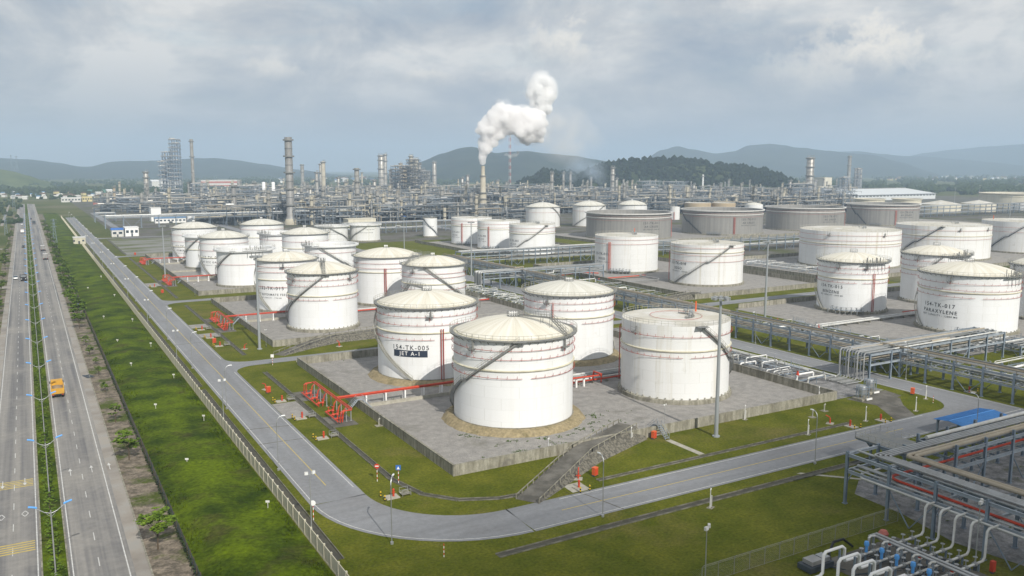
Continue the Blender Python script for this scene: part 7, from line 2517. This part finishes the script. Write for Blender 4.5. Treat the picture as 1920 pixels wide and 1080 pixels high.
# ------------------------------------------------------------------ buildings
def building(label, px0, px1, yb, yt, depth, wallm, roofm, name='building', gable=False, wins=0, door=True, band=False):
    X0, Ya = G(px0, yb)
    X1, Yb = G(px1, yb)
    Y_ = (Ya + Yb) / 2
    cs = abs(X1 - X0)
    h = HT(yt, (X0 + X1) / 2, Y_)
    t = T(name, label, 'building', ((X0 + X1) / 2, Y_, 0), 0, 'site and town buildings')
    w = cs * 0.96
    b = MB()
    hw = h if not gable else h * 0.8
    b.box(-w / 2, w / 2, 0, depth, 0, hw)
    b.build('wall', MT[wallm], t)
    if gable:
        b = MB()
        e = 0.4
        b.add([(-w / 2 - e, -e, hw + 0.01), (w / 2 + e, -e, hw + 0.01), (w / 2 + e, depth + e, hw + 0.01), (-w / 2 - e, depth + e, hw + 0.01), (-w / 2 - e, depth / 2, h), (w / 2 + e, depth / 2, h)], [(0, 1, 5, 4), (2, 3, 4, 5), (1, 2, 5), (3, 0, 4), (3, 2, 1, 0)])
        b.build('roof', MT[roofm], t)
    else:
        MB().box(-w / 2 - 0.3, w / 2 + 0.3, -0.3, depth + 0.3, h + 0.01, h + 0.4).build('roof', MT[roofm], t)
    for i in range(wins):
        x = -w / 2 + w * (i + 0.5) / wins
        MB().box(x - w / wins * 0.3, x + w / wins * 0.3, -0.06, -0.02, hw * 0.4, hw * 0.72).build('window', MT['glass'], t)
    if band:
        for z0_, z1_ in ((0.2, 0.36), (0.62, 0.85)):
            MB().box(-w / 2, w / 2, -0.3, -0.05, hw * z0_, hw * z1_).build('stripe', MT['red_faded'], t)
    if door:
        MB().box(-w * 0.06, w * 0.06, -0.08, -0.03, 0, hw * 0.36).build('door', MT['dark_steel'], t)
    return t
building('white control building with blue panels beside the empty yard', 234, 262, 443, 427, 12, 'white', 'white', wins=3)
building('small white building with a blue roof beside the empty yard', 209, 233, 444, 428, 9, 'offwhite', 'blue', gable=True, wins=2)
building('tall plain white building behind the rear left tanks', 283, 304, 415, 390, 14, 'white', 'offwhite', wins=0, door=False)
building('long low white shed beside the tall white building', 288, 353, 418, 407, 10, 'white', 'roof_blue', gable=True, wins=8)
building('yellow two-storey house at the far left', 154, 174, 378, 369, 16, 'wall_yellow', 'wall_yellow', wins=4)
building('long white office with a flat roof at the far left', 114, 153, 379, 371, 14, 'offwhite', 'white', wins=6)
building('green warehouse at the far left', 165, 200, 364, 356, 40, 'roof_green', 'roof_green', gable=True, door=False)
building('white warehouse beside the green one', 200, 212, 364, 355, 30, 'offwhite', 'white', gable=True, door=False)
building('low red-roofed canopy before the far left units', 174, 208, 384, 380, 10, 'red_faded', 'roof_red', gable=True, door=False)
building('long factory with a red striped wall behind the refinery', 372, 456, 352, 338, 60, 'offwhite', 'offwhite', door=False, band=True)
building('white factory block behind the lattice tower', 282, 345, 352, 337, 60, 'offwhite', 'white', gable=True, door=False)
building('cream block of the right-hand unit', 1539, 1564, 363, 333, 26, 'tank_cream', 'tank_cream', wins=0, door=False)
building('lower cream block beside the tall one on the right', 1532, 1568, 366, 350, 22, 'tank_cream', 'tank_cream', wins=3, door=False)
X0, Y0_ = G(1600, 377)
t = T('long_warehouse', 'very long pale warehouse roof behind the right-hand tanks', 'building', (X0, Y0_, 0), 0)
MB().box(0, 210, 0, 120, 0, 9).build('wall', MT['warehouse'], t)
MB().add([(-2, -2, 9.02), (212, -2, 9.02), (212, 122, 9.02), (-2, 122, 9.02), (-2, 60, 17), (212, 60, 17)], [(0, 1, 5, 4), (2, 3, 4, 5), (1, 2, 5), (3, 0, 4)]).build('roof', MT['warehouse'], t)
MB().box(0, 212, 58, 62, 17.0, 17.8).build('ridge_vent', MT['stack_grey'], t)
for i in range(24):
    MB().box(4 + i * 8.6, 9.5 + i * 8.6, -0.12, -0.04, 6.0, 7.4).build('window', MT['glass'], t)
t = T('blue_canopy', 'blue-roofed canopy before the centre units', 'shelter', (*G(782, 415), 0))
MB().box(-14, 14, 0, 10, 5, 5.5).build('roof', MT['blue'], t)
for x in (-13, 0, 13):
    MB().box(x - 0.3, x + 0.3, 0.5, 1.1, 0, 5).build('post', MT['steel'], t)
building('cream low building behind the two grey white tanks', 647, 712, 424, 411, 14, 'tank_cream', 'tank_cream', door=False)
# water tank on legs beside the smoking chimney
X_, Y_ = G(927, 409)
t = T('water_tank', 'squat grey tank on legs right of the smoking chimney', 'tank', (X_, Y_, 0))
MB().cyl((0, 0, 9), 5.4, 7, 20).build('drum', MT['galv'], t, True)
for k in range(8):
    a = k / 8 * 2 * PI
    MB().tube((4.8 * math.cos(a), 4.8 * math.sin(a), 0), (4.8 * math.cos(a), 4.8 * math.sin(a), 9), 0.3, 6).build('leg', MT['steel'], t)
# village and town houses
rnd = random.Random(12)
HM = []
for i in range(5):
    b = MB()
    w_, d_, h_ = rnd.uniform(7, 11), rnd.uniform(8, 13), rnd.uniform(3.5, 7.5)
    b.box(-w_ / 2, w_ / 2, -d_ / 2, d_ / 2, 0, h_)
    wm = b.mesh('wall', MT[('offwhite', 'white', 'wall_yellow', 'offwhite', 'tank_cream')[i]])
    b = MB()
    b.add([(-w_ / 2 - 0.5, -d_ / 2 - 0.5, h_), (w_ / 2 + 0.5, -d_ / 2 - 0.5, h_), (w_ / 2 + 0.5, d_ / 2 + 0.5, h_), (-w_ / 2 - 0.5, d_ / 2 + 0.5, h_), (0, -d_ / 2 - 0.5, h_ + 2.2), (0, d_ / 2 + 0.5, h_ + 2.2)], [(0, 4, 5, 3), (1, 2, 5, 4), (0, 1, 4), (2, 3, 5), (3, 2, 1, 0)])
    HM.append((wm, b.mesh('roof', MT[('roof_brown', 'roof_blue', 'roof_brown', 'offwhite', 'roof_brown')[i]])))
def house(px, y, label, group, sc=1.0):
    X_, Y_ = G(px, y)
    t = T('house', label, 'house', (X_, Y_, 0), rnd.uniform(0, 3), group)
    t.scale = (sc, sc, sc)
    k = rnd.randrange(5)
    OB('wall', HM[k][0], t)
    OB('roof', HM[k][1], t)
for i in range(46):
    house(rnd.uniform(-5, 230), rnd.uniform(363, 374), 'small far village house among trees where the highway ends', 'village houses at the end of the highway', rnd.uniform(0.6, 0.85))
for i in range(60):
    house(rnd.uniform(1660, 1925), rnd.uniform(333, 340), 'tiny pale house of the far town below the right-hand mountains', 'houses of the far right town', rnd.uniform(0.9, 1.6))
for i in range(24):
    house(rnd.uniform(500, 700), rnd.uniform(337, 343), 'tiny pale building on the far plain left of the centre mountain', 'far buildings left of the centre mountain', rnd.uniform(1.2, 2.2))
for i, (px, yb, yt) in enumerate(((12, 441, 402), (27, 396, 357), (63 + 41, 462, 410), (22, 332, 290), (32, 330, 292), (27, 338, 313))):
    if i >= 3:
        X_, Y_ = atdist(px, 2900)
        hh = 30
        z0 = HT(yb, X_, Y_)
        hh = HT(yt, X_, Y_) - z0
    else:
        X_, Y_ = G(px, yb)
        z0, hh = 0, HT(yt, X_, Y_)
    t = T('power_pylon', ('lattice power pole left of the highway, nearer one', 'lattice power pole left of the highway, farther one', 'lattice power pole standing in the grass bank', 'far pylon on the left hill, left one', 'far pylon on the left hill, right one', 'far pylon low on the left hill')[i], 'pylon', (X_, Y_, z0), group='power pylons')
    w_ = hh * 0.07
    b = MB()
    th = 0.16 if i < 3 else 0.5
    for k in range(8):
        z0_, z1_ = hh * k / 8, hh * (k + 1) / 8
        a0_, a1_ = w_ * (1 - 0.8 * k / 8), w_ * (1 - 0.8 * (k + 1) / 8)
        for sx, sy in ((-1, -1), (1, -1), (1, 1), (-1, 1)):
            b.bar((sx * a0_, sy * a0_, z0_), (sx * a1_, sy * a1_, z1_), th, th)
        b.bar((-a0_, -a0_, z0_), (a1_, -a1_, z1_), th * 0.7, th * 0.7)
        b.bar((a0_, -a0_, z0_), (-a1_, -a1_, z1_), th * 0.7, th * 0.7)
    b.build('tower', MT['steel'], t)
    b = MB()
    for z in (0.72, 0.84, 0.96):
        b.bar((-hh * 0.1, 0, hh * z), (hh * 0.1, 0, hh * z), th, th)
    b.build('cross_arms', MT['steel'], t)

# ------------------------------------------------------------------ steam
def smoke_mesh(balls, voxel, amp, seed):
    b = MB()
    for (x, y, z, r) in balls:
        b.add([(x + p[0] * r, y + p[1] * r, z + p[2] * r) for p in ICO2[0]], ICO2[1])
    me = b.mesh('steam_tmp', MT['white'])
    o = bpy.data.objects.new('steam_tmp', me)
    C.objects.link(o)
    md = o.modifiers.new('r', 'REMESH')
    md.mode = 'VOXEL'
    md.voxel_size = voxel
    bpy.context.view_layer.update()
    dg = bpy.context.evaluated_depsgraph_get()
    m2 = bpy.data.meshes.new_from_object(o.evaluated_get(dg))
    bpy.data.objects.remove(o)
    m2.calc_loop_triangles()
    for v in m2.vertices:
        n = v.normal
        c = v.co
        k = amp * (noise.noise(c * 0.09 + Vector((seed, 0, 0))) + 0.55 * noise.noise(c * 0.2 + Vector((0, seed, 0))) + 0.3 * noise.noise(c * 0.45))
        v.co = c + n * k
    m2.update()
    return m2
def vol_mat(name, dens, col, aniso=0.2):
    m = bpy.data.materials.new(name)
    m.use_nodes = True
    N = m.node_tree.nodes
    N.remove(N['Principled BSDF'])
    p = N.new('ShaderNodeVolumePrincipled')
    p.inputs['Color'].default_value = col + (1,)
    p.inputs['Density'].default_value = dens
    p.inputs['Anisotropy'].default_value = aniso
    m.node_tree.links.new(p.outputs[0], N['Material Output'].inputs['Volume'])
    return m
def wisp_mat(name, dens, col, balls, nscale, lo, hi, grow=1.0, pw=1.0):
    """ragged vapour: noise-broken density that dies away towards the rim of the puff"""
    m = vol_mat(name, dens, col, 0.0)
    N, L = m.node_tree.nodes, m.node_tree.links
    p = [n for n in N if n.type == 'PRINCIPLED_VOLUME'][0]
    c = sum((Vector(q[:3]) for q in balls), Vector()) / len(balls)
    ext = [max(abs(q[i] - c[i]) + q[3] for q in balls) * grow for i in range(3)]
    tcn = N.new('ShaderNodeTexCoord')
    def vm(op, a, v):
        n = N.new('ShaderNodeVectorMath')
        n.operation = op
        L.new(a, n.inputs[0])
        if v is not None:
            n.inputs[1].default_value = v
        return n
    d = vm('DIVIDE', vm('SUBTRACT', tcn.outputs['Object'], c).outputs[0], ext)
    ln = vm('LENGTH', d.outputs[0], None).outputs['Value']
    def mr(a, x0, x1, y0, y1):
        n = N.new('ShaderNodeMapRange')
        for i, q in enumerate((x0, x1, y0, y1)):
            n.inputs[i + 1].default_value = q
        L.new(a, n.inputs[0])
        return n.outputs[0]
    nz_ = N.new('ShaderNodeTexNoise')
    nz_.inputs['Scale'].default_value = nscale
    nz_.inputs['Detail'].default_value = 5
    nz_.inputs['Roughness'].default_value = 0.6
    L.new(tcn.outputs['Object'], nz_.inputs['Vector'])
    mu = N.new('ShaderNodeMath')
    mu.operation = 'MULTIPLY'
    L.new(mr(ln, 0.98, 0.4, 0, 1), mu.inputs[0])
    L.new(mr(nz_.outputs[0], lo, hi, 0, 1), mu.inputs[1])
    m2 = N.new('ShaderNodeMath')
    m2.operation = 'MULTIPLY'
    L.new(mu.outputs[0], m2.inputs[0])
    m2.inputs[1].default_value = dens
    L.new(m2.outputs[0], p.inputs['Density'])
    m.cycles.volume_step_rate = 0.35
    return m
DS = math.hypot(SMK[0], SMK[1])
def sk(px, py, r, dd=0.0):
    """steam ball seen at a photo place, at the chimney's distance plus dd"""
    D_ = DS + dd
    X_, Y_ = atdist(px, D_)
    return (X_, Y_, HT(py, X_, Y_), r * MPP(X_, Y_))
rnd = random.Random(3)
main = [sk(905.5, 303, 5.5), sk(906, 295, 6.5), sk(907, 286, 8), sk(910, 277, 10), sk(914, 268, 12, 5), sk(917, 258, 14, 5), sk(912, 247, 13), sk(919, 240, 15, 5), sk(928, 250, 14, 8), sk(908, 238, 9), sk(925, 230, 12), sk(936, 238, 14, 8), sk(931, 213, 12, 4), sk(945, 210, 13, 8), sk(952, 218, 14, 10), sk(940, 222, 14, 5),
        sk(955, 228, 17, 10), sk(970, 226, 18, 15), sk(985, 230, 20, 18), sk(997, 236, 19, 18), sk(1003, 252, 16, 18), sk(990, 254, 15, 12), sk(978, 246, 16, 8), sk(1008, 222, 14, 25), sk(966, 240, 13, 6)]
top_ = [sk(1000, 160, 17, 30), sk(1014, 152, 17, 32), sk(1028, 158, 16, 34), sk(1032, 170, 14, 34), sk(1016, 172, 18, 30), sk(998, 172, 13, 28), sk(1010, 186, 14, 28), sk(1024, 186, 13, 30), sk(1018, 197, 10, 28), sk(1026, 205, 9, 28), sk(1012, 208, 9, 26), sk(1010, 216, 10, 24), sk(1020, 200, 10, 28)]
wisp = [sk(948, 290, 5), sk(957, 292, 6), sk(966, 291, 6), sk(972, 286, 4)]
def lumps(balls, n, k0, k1, rn):
    out = list(balls)
    for (x, y, z, r) in balls:
        for i in range(n):
            a, e = rn.uniform(0, 2 * PI), rn.uniform(-0.7, 1.4)
            q = r * rn.uniform(k0, k1)
            d_ = r * rn.uniform(0.9, 1.2)
            out.append((x + d_ * math.cos(a) * math.cos(e), y + d_ * math.sin(a) * math.cos(e), z + d_ * math.sin(e), q))
    return out
o = OB('steam_plume', smoke_mesh(lumps([(x, y, z, r * 1.05) for x, y, z, r in main], 10, 0.3, 0.6, rnd), 1.6, 1.6, 1.0))
o.data.materials.clear()
o.data.materials.append(vol_mat('steam', 0.38, (0.999, 0.995, 0.995), 0.0))
tag(o, 'thick white steam billowing from the cream chimney', 'steam', kind='stuff')
o = OB('steam_plume', smoke_mesh(lumps(top_, 8, 0.3, 0.6, rnd), 1.8, 1.8, 2.0))
o.data.materials.clear()
o.data.materials.append(wisp_mat('steam_top', 0.8, (0.998, 0.998, 0.998), top_, 0.07, 0.28, 0.52, 1.12))
tag(o, 'upper ball of white steam drifting off to the right', 'steam', kind='stuff')
o = OB('steam_plume', smoke_mesh(lumps(wisp, 5, 0.3, 0.5, rnd), 1.5, 2.2, 3.0))
o.data.materials.clear()
o.data.materials.append(vol_mat('steam_wisp', 0.07, (0.99, 0.99, 0.99), 0.0))
tag(o, 'small white wisp of steam beside the lattice mast', 'steam', kind='stuff')
halo = [(x, y, z, r * 1.3) for x, y, z, r in main[2:] + top_] + [sk(1030, 215, 14, 30), sk(1045, 228, 16, 40), sk(1018, 262, 14, 20), sk(930, 268, 10, 10), sk(940, 262, 9, 10), sk(1022, 240, 16, 30), sk(948, 252, 10, 10)]
o = OB('steam_veil', smoke_mesh(lumps(halo, 6, 0.3, 0.55, rnd), 2.4, 1.6, 6.0))
o.data.materials.clear()
o.data.materials.append(wisp_mat('steam_veil', 0.075, (0.996, 0.996, 0.996), halo, 0.055, 0.42, 0.68, 1.25))
tag(o, 'thin white veil of steam around the thick plume', 'steam', kind='stuff')
thin = [sk(1020, 245, 42, 60), sk(1055, 240, 48, 80), sk(1085, 262, 44, 90), sk(1040, 270, 36, 60), sk(1075, 225, 30, 90), sk(1110, 275, 34, 100), sk(1010, 215, 26, 40), sk(1060, 285, 34, 70)]
o = OB('thin_steam', smoke_mesh(thin, 7.0, 4.5, 4.0))
o.data.materials.clear()
o.data.materials.append(wisp_mat('steam_thin', 0.034, (0.98, 0.983, 0.985), thin, 0.022, 0.38, 0.68))
tag(o, 'thin grey steam dispersing to the right of the plume', 'steam', kind='stuff')
blue_s = [sk(1075, 318, 26, 120), sk(1095, 310, 24, 120), sk(1120, 322, 22, 130), sk(1060, 335, 18, 110), sk(1135, 340, 16, 130)]
o = OB('blue_smoke', smoke_mesh(blue_s, 5.0, 3.5, 5.0))
o.data.materials.clear()
o.data.materials.append(wisp_mat('smoke_blue', 0.05, (0.72, 0.84, 0.98), blue_s, 0.03, 0.36, 0.66))
tag(o, 'bluish smoke drifting before the forested hill', 'smoke', kind='stuff')

# unseen cloud added behind the viewpoint, shaped to shade the foreground
cl_b = []
crn = random.Random(21)
alt = 1150.0
k = alt / sv.z
for i in range(84):
    a, q = crn.uniform(0, 2 * PI), crn.random() ** 0.6
    x, y = 112 + 190 * q * math.cos(a), 30 + 68 * q * math.sin(a)
    cl_b.append((x + sv.x * k, y + sv.y * k, alt + crn.uniform(-8, 14), crn.uniform(20, 34) * (1.1 - 0.55 * q)))
o = OB('cloud', smoke_mesh(cl_b, 9.0, 4.0, 9.0))
o.data.materials.clear()
o.data.materials.append(vol_mat('cloud', 0.028, (0.99, 0.99, 0.99), 0.4))
tag(o, 'unseen cloud added behind the viewpoint to shade the near ground', 'cloud', kind='stuff')
